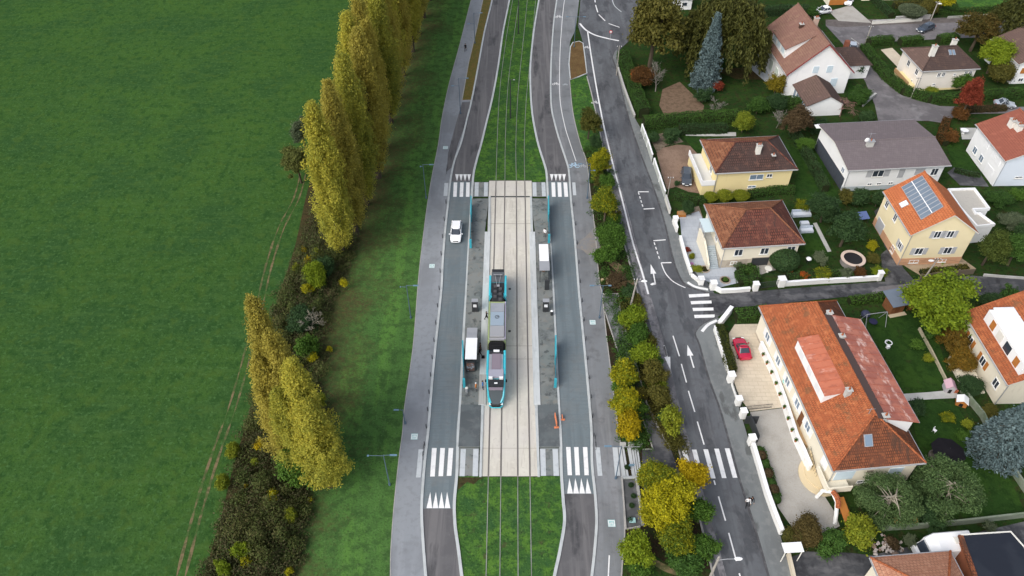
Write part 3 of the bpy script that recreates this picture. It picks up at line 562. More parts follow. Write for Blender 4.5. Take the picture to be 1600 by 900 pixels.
ln([(906,37),(911,43),(918,49),(931,55.5),(952,61),(967,64)], 0.42)
for s in ([(929.5,0),(930,4)],[(930.5,8),(934,19.5)],[(935.5,23),(945.5,33)],[(951,37),(968,43)]): ln(s, 0.24, sm=False)
line('lane_line', [(956,-3),(960,9),(971,19)], 0.2, ZS, KERB)
for s in ([(1037.5,540),(1042,557)],[(1051.5,525),(1061.5,557)],[(1064.5,569),(1072.5,598)],[(1075.5,611),(1085.5,644)],[(1089.5,659),(1100,695)],[(1115.5,751),(1117.5,758)],[(1122.5,776),(1133.5,814)],[(1138.5,833),(1150.5,877)],[(1155,896),(1172,960)]): ln(s, 0.16, sm=False)
ln([(1033,411),(1039,426),(1049,438),(1060,445),(1071,450)], 0.16)
ln([(997,300),(1013.5,300)], 0.22, sm=False); ln([(1005.5,327),(1022.5,326)], 0.22, sm=False); ln([(997.5,301),(1005.5,327)], 0.16, sm=False, dash=(0.6,0.45))
ln([(1021,376.5),(1040,375)], 0.22, sm=False); ln([(1033,411),(1049,410.6)], 0.22, sm=False); ln([(1022,379),(1032,410)], 0.16, sm=False, dash=(0.6,0.45))
def arrow(tip, base, tail, hw, turn=None):
    """arrow painted on the street: head tip/base, shaft to the tail"""
    a, b, c = P(*tip), P(*base), P(*tail); d = (a-b).xy.normalized(); n = Vector((-d.y, d.x))
    mb = MB(); z = ZS
    mb.poly([(a.x,a.y,z),(b.x+n.x*hw,b.y+n.y*hw,z),(b.x-n.x*hw,b.y-n.y*hw,z)], PAINT)
    mb.poly([(b.x+n.x*.09,b.y+n.y*.09,z),(b.x-n.x*.09,b.y-n.y*.09,z),(c.x-n.x*.09,c.y-n.y*.09,z),(c.x+n.x*.09,c.y+n.y*.09,z)], PAINT)
    if turn:
        t = P(*turn); mb.poly([(c.x,c.y+0.35,z),(c.x+0.05,c.y-0.05,z),(t.x,t.y-0.1,z),(t.x-0.25,t.y+0.12,z),(t.x+0.1,t.y+0.4,z)], PAINT)
    struct(mb.build('road_arrow'))
arrow((1016.5,413),(1021,428),(1024,444.5),0.42,(1018.5,445.5)); arrow((1047.5,578),(1042.5,558),(1038,541),0.40); arrow((1074,539),(1078.5,556),(1084,575),0.42)
for pts in ([(1074,442),(1086,449),(1106,453.5)],[(1096.5,519),(1106,508.5),(1120,501.5)]): line('kerb_paint', pts, 0.42, 0.142, PAINT)
ln2 = lambda pts, w, z=0.056, **k: line('lane_line', pts, w, z, **k)
ln2([(893,-60),(882,0),(877,50),(874.5,100),(875,155),(882,195),(890,222),(900,252)], 0.12)
ln2([(872,-20),(870,0)], 0.16, z=0.07); ln2([(952,868),(950.5,900),(949,940)], 0.14)
# bicycle marks
def bike(x, y, s=1.0, z=0.06, mat=PAINT, panel=None, name='cycle_marking'):
    p = P(x, y); mb = MB()
    if panel:
        mb.poly([(p.x-0.62*s,p.y-0.66*s,z-0.004),(p.x+0.62*s,p.y-0.66*s,z-0.004),(p.x+0.62*s,p.y+0.66*s,z-0.004),(p.x-0.62*s,p.y+0.66*s,z-0.004)], panel)
        k = 0.56*s
        for q in ((-k,-k,k,-k+0.08),(-k,k-0.08,k,k),(-k,-k+0.08,-k+0.08,k-0.08),(k-0.08,-k+0.08,k,k-0.08)): mb.poly([(p.x+q[0],p.y+q[1],z),(p.x+q[2],p.y+q[1],z),(p.x+q[2],p.y+q[3],z),(p.x+q[0],p.y+q[3],z)], mat)
        s *= 0.62
    def rg(cx, cy, r):
        n = 12
        for i in range(n):
            a, b = 2*math.pi*i/n, 2*math.pi*(i+1)/n
            mb.poly([(cx+r*math.cos(a),cy+r*math.sin(a),z),(cx+r*math.cos(b),cy+r*math.sin(b),z),(cx+r*.68*math.cos(b),cy+r*.68*math.sin(b),z),(cx+r*.68*math.cos(a),cy+r*.68*math.sin(a),z)], mat)
    rg(p.x-0.42*s, p.y-0.25*s, 0.30*s); rg(p.x+0.42*s, p.y-0.25*s, 0.30*s)
    def seg(a, b, w=0.09*s):
        dx, dy = b[0]-a[0], b[1]-a[1]; l = math.hypot(dx,dy); nx, ny = -dy/l*w/2, dx/l*w/2
        mb.poly([(p.x+a[0]*s+nx,p.y+a[1]*s+ny,z),(p.x+b[0]*s+nx,p.y+b[1]*s+ny,z),(p.x+b[0]*s-nx,p.y+b[1]*s-ny,z),(p.x+a[0]*s-nx,p.y+a[1]*s-ny,z)], mat)
    for a, b in (((-.42,-.25),(-.15,.2)),((-.15,.2),(.28,.2)),((.28,.2),(.42,-.25)),((-.15,.2),(.02,-.22)),((.02,-.22),(.28,.2)),((.28,.2),(.24,.4)),((.1,.42),(.32,.42)),((-.26,.32),(-.06,.32))): seg(a, b)
    return struct(mb.build(name))
for x, y in ((675,416),(647.5,682.5),(926,504),(955.5,818)): bike(x, y, 0.66, 0.06, PAINT, TEAL_PALE)
bike(696,231,0.7,0.06,PAINT,TEAL_PALE)
bike(872.5,26,1.3); bike(868,131,1.0); bike(883,132,0.7,mat=PAINT_G); bike(896,258,1.5,mat=M('pale blue paint',(0.42,0.58,0.72),rough=0.7)); bike(910,259,0.9,mat=PAINT_G); bike(916,74,1.0); bike(955,274,1.1); bike(929.5,160,1.0)
# ------------------------------------------------------------------ foliage
def quads_mesh(name, V, mats, mi=None):
    n = len(V) // 4
    me = bpy.data.meshes.new(name)
    me.vertices.add(4*n); me.vertices.foreach_set('co', np.asarray(V, dtype=np.float32).ravel())
    me.loops.add(4*n); me.loops.foreach_set('vertex_index', np.arange(4*n, dtype=np.int32))
    me.polygons.add(n); me.polygons.foreach_set('loop_start', np.arange(0, 4*n, 4, dtype=np.int32))
    try: me.polygons.foreach_set('loop_total', np.full(n, 4, dtype=np.int32))
    except Exception: pass
    for m in mats: me.materials.append(m)
    if mi is not None: me.polygons.foreach_set('material_index', np.asarray(mi, dtype=np.int32))
    me.update(calc_edges=True); me.validate()
    return me

def leaf_quads(rng, C, size, N=None, along=None, aspect=0.62, spread=1.0):
    """one small rhombic leaf clump at every point of C; N biases the leaf normals, along the leaf axes"""
    n = len(C); s = size * rng.uniform(0.6, 1.35, (n,1))
    a = rng.normal(size=(n,3)) * spread
    if N is not None: a = a*0.75 + N
    a /= np.linalg.norm(a, axis=1, keepdims=True) + 1e-9
    t = rng.normal(size=(n,3)) if along is None else along + rng.normal(size=(n,3))*0.35
    t -= a * np.sum(t*a, axis=1, keepdims=True); t /= np.linalg.norm(t, axis=1, keepdims=True) + 1e-9
    b = np.cross(a, t)
    V = np.empty((n,4,3)); 
    V[:,0] = C - t*s; V[:,1] = C + b*s*aspect + t*s*0.1 + a*s*0.15; V[:,2] = C + t*s; V[:,3] = C - b*s*aspect + t*s*0.1 + a*s*0.15
    return V.reshape(-1,3)

def unit(rng, n):
    d = rng.normal(size=(n,3)); return d / np.linalg.norm(d, axis=1, keepdims=True)

def crown_points(rng, nl, nc, cr, zlow=-0.75, core=0.45):
    """points of a crown of radius 1 about the origin made of uneven clumps; returns points, outward normals"""
    D = unit(rng, nc*3); D = D[D[:,2] > zlow][:nc]
    B = unit(rng, 6); lob = 0.52 + 0.68*np.max(np.clip(D @ B.T, 0, 1)**4 * rng.uniform(0.3, 1.0, 6), axis=1, keepdims=True)
    rr = rng.uniform(core, 0.95, (len(D),1))**0.8; Cc = D*rr*lob
    w = rng.uniform(0.4, 1.0, len(D)); k = rng.choice(len(D), nl, p=w/w.sum())
    u = unit(rng, nl); u[:,2] = np.abs(u[:,2])*0.8 + u[:,2]*0.2
    rad = cr * np.abs(rng.normal(0.62, 0.42, (nl,1))) * (0.6 + 0.8*w[k][:,None])
    return Cc[k] + u*rad, u, Cc

def branchy(mb, rng, base, top, r0, targets, mat, rt=0.02):
    base = Vector(base); top = Vector(top)
    mid = base.lerp(top, 0.5) + Vector((rng.normal()*0.02, rng.normal()*0.02, 0))
    mb.tube([base, mid, top], [r0, r0*0.8, r0*0.5], mat, 7)
    for t in targets:
        t = Vector(t); s = base.lerp(top, rng.uniform(0.55, 1.0)); m = s.lerp(t, 0.5) + Vector((0,0,0.06))
        mb.tube([s, m, t], [r0*0.42, r0*0.25, r0*0.08], mat, 5)

PROTO = {}
def make_proto(kind, lod, seed):
    key = (kind, lod, seed)
    if key in PROTO: return PROTO[key]
    rng = np.random.default_rng(seed*17 + lod*5 + sum(map(ord, kind)))
    ls = (0.105, 0.066, 0.042)[lod]; nl = (2400, 8500, 21000)[lod]; nc = (22, 60, 130)[lod]
    stem = MB(); off = {'tree': 1.30, 'shrub': 0.92, 'ball': 1.0, 'sparse': 1.25, 'tuft': 0.9}.get(kind, 1.0)
    if kind in ('tree', 'shrub', 'sparse'):
        if kind == 'sparse': nl = int(nl*0.45)
        pts, N, Cc = crown_points(rng, nl, nc, (0.34, 0.235, 0.175)[lod], -0.8 if kind != 'tree' else -0.6)
        V = leaf_quads(rng, pts + np.array([0,0,off]), ls, N*0.8 + np.array([0,0,0.35]))
        tg = [tuple(c + np.array([0,0,off])) for c in Cc[::max(1,len(Cc)//12)]]
        branchy(stem, rng, (0,0,-0.02), (0,0,off), 0.075 if kind != 'shrub' else 0.05, tg, BARK)
    elif kind == 'ball':                               # clipped ball
        u = unit(rng, nl); pts = u*(0.93 + 0.07*rng.random((nl,1)))
        V = leaf_quads(rng, pts + np.array([0,0,1.0]), ls*0.8, u*1.2)
        stem.tube([(0,0,-0.02),(0,0,1.0)], 0.07, BARK); stem.ball((0,0,1.0), 0.88, M('dense twigs', (0.02,0.022,0.012), rough=1), n=14, m=9)
    elif kind == 'tuft':                               # upright sprays from the ground
        th = rng.uniform(0, 2*math.pi, nl); r = np.sqrt(rng.random(nl)); h = rng.random(nl)**0.7
        pts = np.stack([r*np.cos(th)*(0.35+0.65*h), r*np.sin(th)*(0.35+0.65*h), 1.8*h*(1-0.35*r)], 1)
        al = np.stack([np.cos(th)*0.5*r, np.sin(th)*0.5*r, np.ones(nl)], 1)
        V = leaf_quads(rng, pts, ls*1.25, None, al, 0.3)
        for i in range(6):
            a = i*1.05; stem.tube([(0.1*math.cos(a),0.1*math.sin(a),-0.02),(0.45*math.cos(a),0.45*math.sin(a),1.2)], [0.025,0.008], BARK, 4)
    elif kind == 'weep':                               # dome of hanging curtains
        ns = (40, 90, 200)[lod]; P_ = []; A_ = []
        per = max(4, nl // ns)
        for i in range(ns):
            th = rng.uniform(0, 2*math.pi); r = math.sqrt(rng.uniform(0.02, 1.0)); top = 2.0*math.sqrt(max(0.0, 1-0.72*r*r)) + rng.normal()*0.08
            ln_ = rng.uniform(0.45, 1.0)*(0.5+0.6*r)*top*0.8
            q = rng.random(per)
            x = r*np.cos(th) + np.cos(th)*0.10*q + rng.normal(size=per)*0.035; y = r*np.sin(th) + np.sin(th)*0.10*q + rng.normal(size=per)*0.035
            P_.append(np.stack([x, y, top - q*ln_], 1)); A_.append(np.tile([math.cos(th)*0.25, math.sin(th)*0.25, -1.0], (per,1)))
        pts = np.concatenate(P_); al = np.concatenate(A_)
        V = leaf_quads(rng, pts, ls*1.15, None, al, 0.34)
        tg = [(0.8*math.cos(a), 0.8*math.sin(a), 1.3) for a in np.arange(0, 6.2, 0.8)]
        branchy(stem, rng, (0,0,-0.02), (0,0,1.75), 0.08, tg, BARK)
    elif kind == 'spruce':                             # height 2, radius ~0.5 at the foot
        P_ = []; A_ = []; N_ = []
        tiers = (10, 18, 30)[lod]; stem.tube([(0,0,-0.02),(0,0,1.0),(0,0,2.0)], [0.05,0.03,0.006], BARK, 7)
        for k in range(tiers):
            f = k/(tiers-1); z = 0.10 + 1.86*f; rr = 0.50*(1-f)**0.80 + 0.035
            nb = max(5, int(15*(1-f)+5))
            for j in range(nb):
                th = 2*math.pi*(j+rng.random())/nb; l = rr*rng.uniform(0.70,1.12); per = max(5, int(nl/(tiers*nb)*1.1*(l/0.3+0.3)))
                q = rng.random(per)**0.75; side = rng.normal(size=per)*0.055*(1.1-q*0.5)
                x = np.cos(th)*l*q - np.sin(th)*side; y = np.sin(th)*l*q + np.cos(th)*side
                zz = z - 0.16*l*q + 0.10*l*q*q + rng.normal(size=per)*0.018
                P_.append(np.stack([x,y,zz],1)); A_.append(np.tile([math.cos(th),math.sin(th),-0.15],(per,1))); N_.append(np.tile([math.cos(th)*0.4,math.sin(th)*0.4,1.0],(per,1)))
                if rr > 0.15: stem.tube([(0,0,z),(math.cos(th)*l*0.9,math.sin(th)*l*0.9,z-0.1*l)], [0.008,0.003], BARK, 4)
        V = leaf_quads(rng, np.concatenate(P_), ls*0.62, np.concatenate(N_)*0.8, np.concatenate(A_), 0.5)
    elif kind == 'pine':                               # open layered pads on bare limbs
        P_ = []; N_ = []; tg = []
        npad = (20, 40, 70)[lod]
        for k in range(npad):
            th = rng.uniform(0, 6.283); r = math.sqrt(rng.uniform(0.08, 1.0))*0.9; z = 0.45 + 1.4*rng.random()*(1-0.45*r)
            c = np.array([r*math.cos(th), r*math.sin(th), z]); tg += [tuple(c)] if k % 4 == 0 else []; per = nl//npad
            u = unit(rng, per); P_.append(c + u*np.array([0.27,0.27,0.20])*rng.random((per,1))**0.4); N_.append(u*0.5+np.array([0,0,0.8]))
        V = leaf_quads(rng, np.concatenate(P_), ls*0.9, np.concatenate(N_)*0.6, None, 0.35)
        branchy(stem, rng, (0,0,-0.02), (0.1,0.05,1.45), 0.06, tg, BARK_P)
    crown = quads_mesh('crown', V, [L_GREEN])
    so = stem.build('trunk'); sm = so.data; bpy.data.objects.remove(so)
    PROTO[key] = (crown, sm); return PROTO[key]

def plant(name, label, cat, crown, trunk, loc, rz, scale, leaf, group=None, bark=None, names=('crown','trunk')):
    t = thing(name, label, cat, loc, rz, group); t.scale = scale
    for me, nm, mt in ((crown, names[0], leaf), (trunk, names[1], bark)):
        o = bpy.data.objects.new(nm, me); COL.objects.link(o); o.parent = t
        if mt is not None:
            o.material_slots[0].link = 'OBJECT'; o.material_slots[0].material = mt
    return t

_pr = random.Random(11)
OFFZ = {'tree': 1.30, 'shrub': 0.92, 'ball': 1.0, 'sparse': 1.25, 'tuft': 0.9, 'weep': 1.0, 'pine': 1.15}
def place(kind, cx, cy, wpx, leaf, label, cat='shrub', name=None, ratio=1.0, group=None, lod=None, bark=None):
    """a plant whose crown is seen centred at cx,cy and wpx wide in the photograph"""
    r = 1.5
    for _ in range(6):
        hc = OFFZ[kind]*r*ratio
        r = wpx/2/(S2*(cy+750)/(H-hc))
    p = P(cx, cy, OFFZ[kind]*r*ratio)
    if lod is None: lod = 0 if r < 0.9 else (1 if r < 2.2 else 2)
    cr, st = make_proto(kind, lod, _pr.randint(1, 3))
    nm = name or ('tree' if cat == 'tree' else 'shrub')
    return plant(nm, label, cat, cr, st, (p.x, p.y, 0), _pr.uniform(0, 6.28), (r*_pr.uniform(0.9,1.18), r*_pr.uniform(0.86,1.08), r*ratio*_pr.uniform(0.9,1.15)) if kind in ('tree','shrub','sparse') else (r, r, r*ratio), leaf, group, bark,
                 ('crown','trunk') if cat == 'tree' else ('foliage','stem'))

# --- poplars: strands that climb steeply from the trunk
def make_poplar(seed, h=26.0, rmax=2.7, nb=250, per=155, cone=False):
    rng = np.random.default_rng(seed); P_ = []; A_ = []; N_ = []
    stem = MB(); stem.tube([(0,0,-0.1),(0,0,h*0.35),(rng.normal()*0.2,rng.normal()*0.2,h*0.72),(0,0,h*0.97)], [0.42,0.33,0.18,0.03], BARK, 8)
    for i in range(nb):
        f = (i+rng.random())/nb; z0 = 1.2 + (h*0.86)*f**0.95; th = rng.uniform(0, 6.283)
        env = rmax*min(1.0, 0.72+1.5*f)*(1-max(0,(f-0.35)/0.65)**1.5*0.90)
        if cone: env = rmax*1.30*(1-f)**0.62*min(1.0, 0.6+3*f)
        ln_ = rng.uniform(3.4, 7.0)*(1-0.45*f); rr = env*math.sqrt(rng.uniform(0.10,1.0))*rng.uniform(0.80,1.10)
        q = rng.random(per); sp = 0.16 + 0.24*np.sin(math.pi*q)
        x = np.cos(th)*rr*(0.45+0.55*q**0.6) + np.clip(rng.standard_t(5, size=per), -2.4, 2.4)*sp*0.75; y = np.sin(th)*rr*(0.45+0.55*q**0.6) + np.clip(rng.standard_t(5, size=per), -2.4, 2.4)*sp*0.75
        z = np.minimum(z0 + q*ln_, h*rng.uniform(0.95,1.0))
        P_.append(np.stack([x,y,z],1)); A_.append(np.tile([math.cos(th)*0.3,math.sin(th)*0.3,1.0],(per,1))); N_.append(np.tile([math.cos(th),math.sin(th),0.45],(per,1)))
        if i % 9 == 0: stem.tube([(0,0,z0),(math.cos(th)*rr*0.6,math.sin(th)*rr*0.6,z0+ln_*0.35),(math.cos(th)*rr,math.sin(th)*rr,z0+ln_*0.8)], [0.07,0.05,0.015], BARK, 4)
    V = leaf_quads(rng, np.concatenate(P_), 0.120, np.concatenate(N_)*0.5+np.array([0,0,0.25]), np.concatenate(A_), 0.6)
    cr = quads_mesh('crown', V, [L_POPLAR]); so = stem.build('trunk'); sm = so.data; bpy.data.objects.remove(so)
    return cr, sm
POP = [make_poplar(s) for s in (1,2,3,4)] + [make_poplar(s, cone=True) for s in (5,6)]
ORD = ['first','second','third','fourth','fifth','sixth','seventh','eighth','ninth','tenth','eleventh','twelfth','thirteenth','fourteenth','fifteenth','sixteenth','seventeenth','eighteenth','nineteenth','twentieth','twenty-first','twenty-second','twenty-third','twenty-fourth']
rp = random.Random(5)
y = 86.0; k = 0
while k < 24 and y < 196:
    x = -25.2 + (y-86)*0.052 + rp.uniform(-0.5, 0.5) + (1.1 if k % 2 else -0.6); s = rp.uniform(0.93, 1.06)
    cr, st = POP[k % 4]
    plant('poplar_tree', f'tall golden poplar of the dense long row, {ORD[k]} counted from the gap', 'tree', cr, st, (x, y, 0), rp.uniform(0, 6.28),
          (s*rp.uniform(0.95,1.18), s*rp.uniform(0.95,1.18), s), L_POPLAR if k % 3 else L_POPLAR_G, 'poplars of the dense long row')
    y += rp.uniform(3.4, 5.0); k += 1
for (tx, ty, h, w, lf, lab) in ((390,461,26,0.95,L_POPLAR,'tallest golden poplar of the short clump nearer the viewer'),
        (420,517,23,0.95,L_POPLAR,'middle golden poplar of the short clump, between tallest and greenest'),
        (452,560,21,1.0,L_POPLAR_G,'slim golden poplar leaning out of the short clump towards the verge'),
        (474,624,16.5,1.0,L_POPLAR_G,'lowest greenish gold poplar at the near end of the short clump'),
        (400,552,20,0.95,L_POPLAR,'golden poplar on the meadow side of the short clump, below its tallest'),
        (432,606,16.5,0.9,L_POPLAR_G,'small golden poplar on the meadow side just above the fresh green bush')):
    p = P(tx, ty, h); s = h/26
    cr, st = POP[4+rp.randint(0,1)]
    plant('poplar_tree', lab, 'tree', cr, st, (p.x, p.y, 0), rp.uniform(0,6.28), (w, w, s), lf, 'poplars of the short clump')
place('tree', 462, 722, 80, L_GREEN, 'fresh green bush at the foot of the short poplar clump', 'tree', 'field_maple', 0.9)
place('tree', 464, 256, 46, leafmat('sage leaves', [(0.075,0.095,0.03),(0.12,0.14,0.04),(0.17,0.18,0.05)]), 'round pale green tree on the meadow side of the long poplar row', 'tree', 'willow_tree', 1.25)
place('tree', 472, 208, 40, L_GREYG, 'thin greyish tree beside the long poplar row, behind the pale green one', 'tree', 'willow_tree', 1.2)

# --- bramble thicket under the poplars: one mass
def thicket(name, left, right, n, zmax, size, leaf, seed, per=60, rlo=0.5, rhi=1.1):
    rng = np.random.default_rng(seed); l = smooth_line(W(left), 8); r = smooth_line(W(right), 8)
    m = min(len(l), len(r)); cl = []
    nc = n // per; out = []; N_ = []
    for i in range(nc):
        j = int(rng.integers(0, m-1)); t = rng.random(); a = rng.random()
        x = (l[j][0]*(1-t)+r[j][0]*t); y = (l[j][1]*(1-t)+r[j][1]*t)
        x += rng.normal()*0.4; y += rng.normal()*0.6
        hh = zmax*rng.uniform(0.15, 1.0)*(0.35+0.65*math.sin(math.pi*min(max(t,0.05),0.95))); rr = rng.uniform(rlo, rhi)
        u = unit(rng, per); u[:,2] = np.abs(u[:,2])
        out.append(np.array([x,y,hh*0.35]) + u*np.array([rr,rr,hh*0.65])*rng.random((per,1))**0.30*(0.75+0.35*rng.random((per,1)))); N_.append(u)
    V = leaf_quads(rng, np.concatenate(out), size, np.concatenate(N_)*0.6+np.array([0,0,0.3]))
    o = bpy.data.objects.new(name, quads_mesh(name, V, [leaf])); COL.objects.link(o)
    o['kind'] = 'stuff'; return o
tag(thicket('undergrowth', [(500,330),(478,380),(455,420),(432,470),(412,545),(398,620),(378,690),(360,770),(342,840),(318,900),(300,960)],
        [(560,330),(552,390),(535,440),(515,490),(505,560),(505,640),(492,710),(484,790),(474,850),(462,900),(450,960)], 100000, 2.8, 0.105, L_BRAMBLE, 4),
    'dark tangled bramble thicket filling the strip beneath the poplars', 'undergrowth')
tag(thicket('undergrowth', [(470,400),(440,470),(415,560),(400,620),(378,700),(362,770),(346,840),(325,900)],
        [(545,400),(510,480),(508,560),(500,640),(485,710),(478,790),(468,850),(455,900)], 52000, 5.0, 0.11, leafmat('rough scrub leaves', [(0.035,0.055,0.018),(0.06,0.085,0.022),(0.085,0.10,0.03),(0.11,0.10,0.04)], clump=0.12), 14, 420, 0.8, 1.9), 'green and olive scrub rising through the dark brambles', 'undergrowth')
tag(thicket('undergrowth', [(540,150),(520,220),(500,290),(486,340),(470,390)], [(600,150),(588,220),(570,290),(560,340),(545,390)], 24000, 2.0, 0.13, L_BRAMBLE, 9), 'dull brown scrub under the long poplar row', 'undergrowth')
for a in ((365,704,26,L_YGREEN,'pale lime sapling at the meadow edge, farther of two beside the ruts','tree'),(349,754,28,L_YGREEN,'pale lime sapling at the meadow edge, nearer of two beside the ruts','tree'),
          (378,862,30,L_LIME,'yellow green sapling in the brambles near the bottom edge','tree'),(351,890,28,L_LIME,'small lime bush lowest in the bramble strip','shrub'),
          (494,430,46,L_LIME,'round bright green bush in the gap between the poplars','shrub'),(480,451,20,L_YELLOW,'small yellow bush just below the round green bush in the gap','shrub'),
          (476,392,11,L_AMBER,'thin orange sapling upright in the brambles of the gap','shrub'),(483,412,17,L_AMBER,'orange topped sapling touching the round green bush','shrub'),
          (462,420,14,L_YGREEN,'slim green sapling on the meadow side of the gap','shrub'),(495,397,15,L_YGREEN,'little green sapling under the last long row poplar','shrub'),
          (537,443,17,L_YELLOW,'yellow sapling on the verge side of the gap','shrub'),(478,545,40,L_GREEN,'green bush behind the short poplar clump','shrub'),
          (488,558,20,L_YELLOW,'yellow bush pressed against the green bush behind the clump','shrub'),(515,545,10,L_YELLOW,'tiny yellow sapling alone on the verge edge','shrub'),
          (500,625,22,L_YGREEN,'olive bush on the verge side of the short poplar clump','shrub'),(406,699,18,L_AMBER,'orange sapling in the brambles left of the clump','shrub'),
          (398,722,14,L_YGREEN,'small olive sapling below the orange one','shrub'),(425,775,22,L_YELLOW,'yellow bush directly below the fresh green bush','shrub'),
          (456,806,26,L_YGREEN,'yellow green bush low in the brambles, verge side','shrub'),(384,762,10,L_AMBER,'tiny orange sapling among brown brambles','shrub'),
          (386,880,20,L_YELLOW,'yellow clump touching the sapling near the bottom edge','shrub'),(450,893,14,L_YELLOW,'yellow tuft at the very bottom of the bramble strip','shrub'),
          (485,780,10,L_YELLOW,'tiny yellow tuft at the verge edge of the brambles','shrub')):
    place('sparse' if a[2] < 24 else 'shrub', a[0], a[1], a[2]*1.08, a[3], a[4], a[5], None, 1.25)
for (x, y_, w, lab) in ((505,415,54,'dark evergreen bush under the last poplar of the long row'),(470,500,62,'dark green bramble hump above the short clump'),(440,690,50,'dark brown bramble hump left of the clump foot')):
    place('shrub', x, y_, w, L_DARK if x != 440 else L_BROWN, lab, 'shrub', None, 0.8)

# --- leafless trees
def bare_tree(name, label, px, py, h, spread, mat, seed, weep=0.0, nb=9, group=None):
    rng = random.Random(seed); mb = MB(); q = P(px, py)
    def grow(p, d, l, r, lev):
        pts = [p]; rs = [r]
        for k in range(3):
            d = (d + Vector((rng.gauss(0,.16), rng.gauss(0,.16), -weep*(0.25 if lev > 1 else 0) + (0.05 if weep == 0 else 0)))).normalized()
            p = p + d*l/3; pts.append(p); rs.append(r*(1-0.22*(k+1)))
        mb.tube(pts, rs, mat, 5 if lev < 2 else 3)
        if lev < 4:
            for _ in range(nb if lev == 0 else (4 if lev < 3 else 3)):
                t = rng.uniform(0.35, 1.0); i = min(2, int(t*3)); b = pts[i].lerp(pts[i+1], t*3-i)
                nd = (d + Vector((rng.gauss(0,spread), rng.gauss(0,spread), rng.gauss(0.1,.25)))).normalized()
                grow(b, nd, l*rng.uniform(0.45,0.72), max(rs[i+1]*0.55, 0.020), lev+1)
    grow(Vector((0,0,-0.05)), Vector((0,0,1)), h*0.5, h*0.018, 0)
    o = mb.build(name); o.location = (q.x, q.y, 0)
    return tag(o, label, 'tree', group)
bare_tree('bare_tree', 'pale leafless shrub tree rising from the brambles above the short clump', 484, 518, 5.5, 0.55, BARK_P, 2, nb=6)
bare_tree('bare_tree', 'pale grey leafless tree by the russet bush behind the street hedge', 1024, 143, 6.5, 0.75, TWIG_G, 3)
bare_tree('weeping_birch', 'pinkish bare weeping tree in front of the chalet annex', 1312, 182, 5.5, 0.95, TWIG, 4, weep=0.9)
bare_tree('bare_tree', 'grey twiggy shrub between chalet lawn and dark hedge', 1118, 176, 4.0, 0.8, TWIG_G, 5)
bare_tree('bare_tree', 'small grey leafless bush beside the yellow house roof', 1213, 200, 4.2, 0.8, TWIG_G, 6)

# --- hedges
def hedge(pts, w, h, leaf, label, seed=1, size=0.10, dens=75, name='hedge', sm=False, wob=0.12):
    q = smooth_line(W(pts), 4) if sm else W(pts); rng = np.random.default_rng(seed)
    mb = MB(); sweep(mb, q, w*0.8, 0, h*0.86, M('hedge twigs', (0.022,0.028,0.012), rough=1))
    o0 = thing(name, label, 'hedge', (0,0,0)); mb.build('twigs', o0)
    out = []; N_ = []
    for a, b in zip(q, q[1:]):
        l = math.hypot(b[0]-a[0], b[1]-a[1]); tx, ty = (b[0]-a[0])/l, (b[1]-a[1])/l; nx, ny = -ty, tx
        n = int(l*(w+2*h)*dens) + 1
        s = rng.random(n)*l; per = rng.random(n)*(w+2*h); bump = wob*np.sin(s*1.9+seed) + wob*0.6*rng.normal(size=n)
        u = np.where(per < h, -w/2, np.where(per > h+w, w/2, per-h-w/2)); z = np.where(per < h, per, np.where(per > h+w, per-h-w, h + bump*0.8))
        side = np.where(per < h, -1.0, np.where(per > h+w, 1.0, 0.0)); u = u + side*bump*0.6
        out.append(np.stack([a[0]+tx*s+nx*u, a[1]+ty*s+ny*u, z], 1)); N_.append(np.stack([nx*side, ny*side, np.where(side==0,1.0,0.3)],1))
    V = leaf_quads(rng, np.concatenate(out), size, np.concatenate(N_)*0.9)
    o = bpy.data.objects.new('foliage', quads_mesh('foliage', V, [leaf])); COL.objects.link(o); o.parent = o0
    return o0
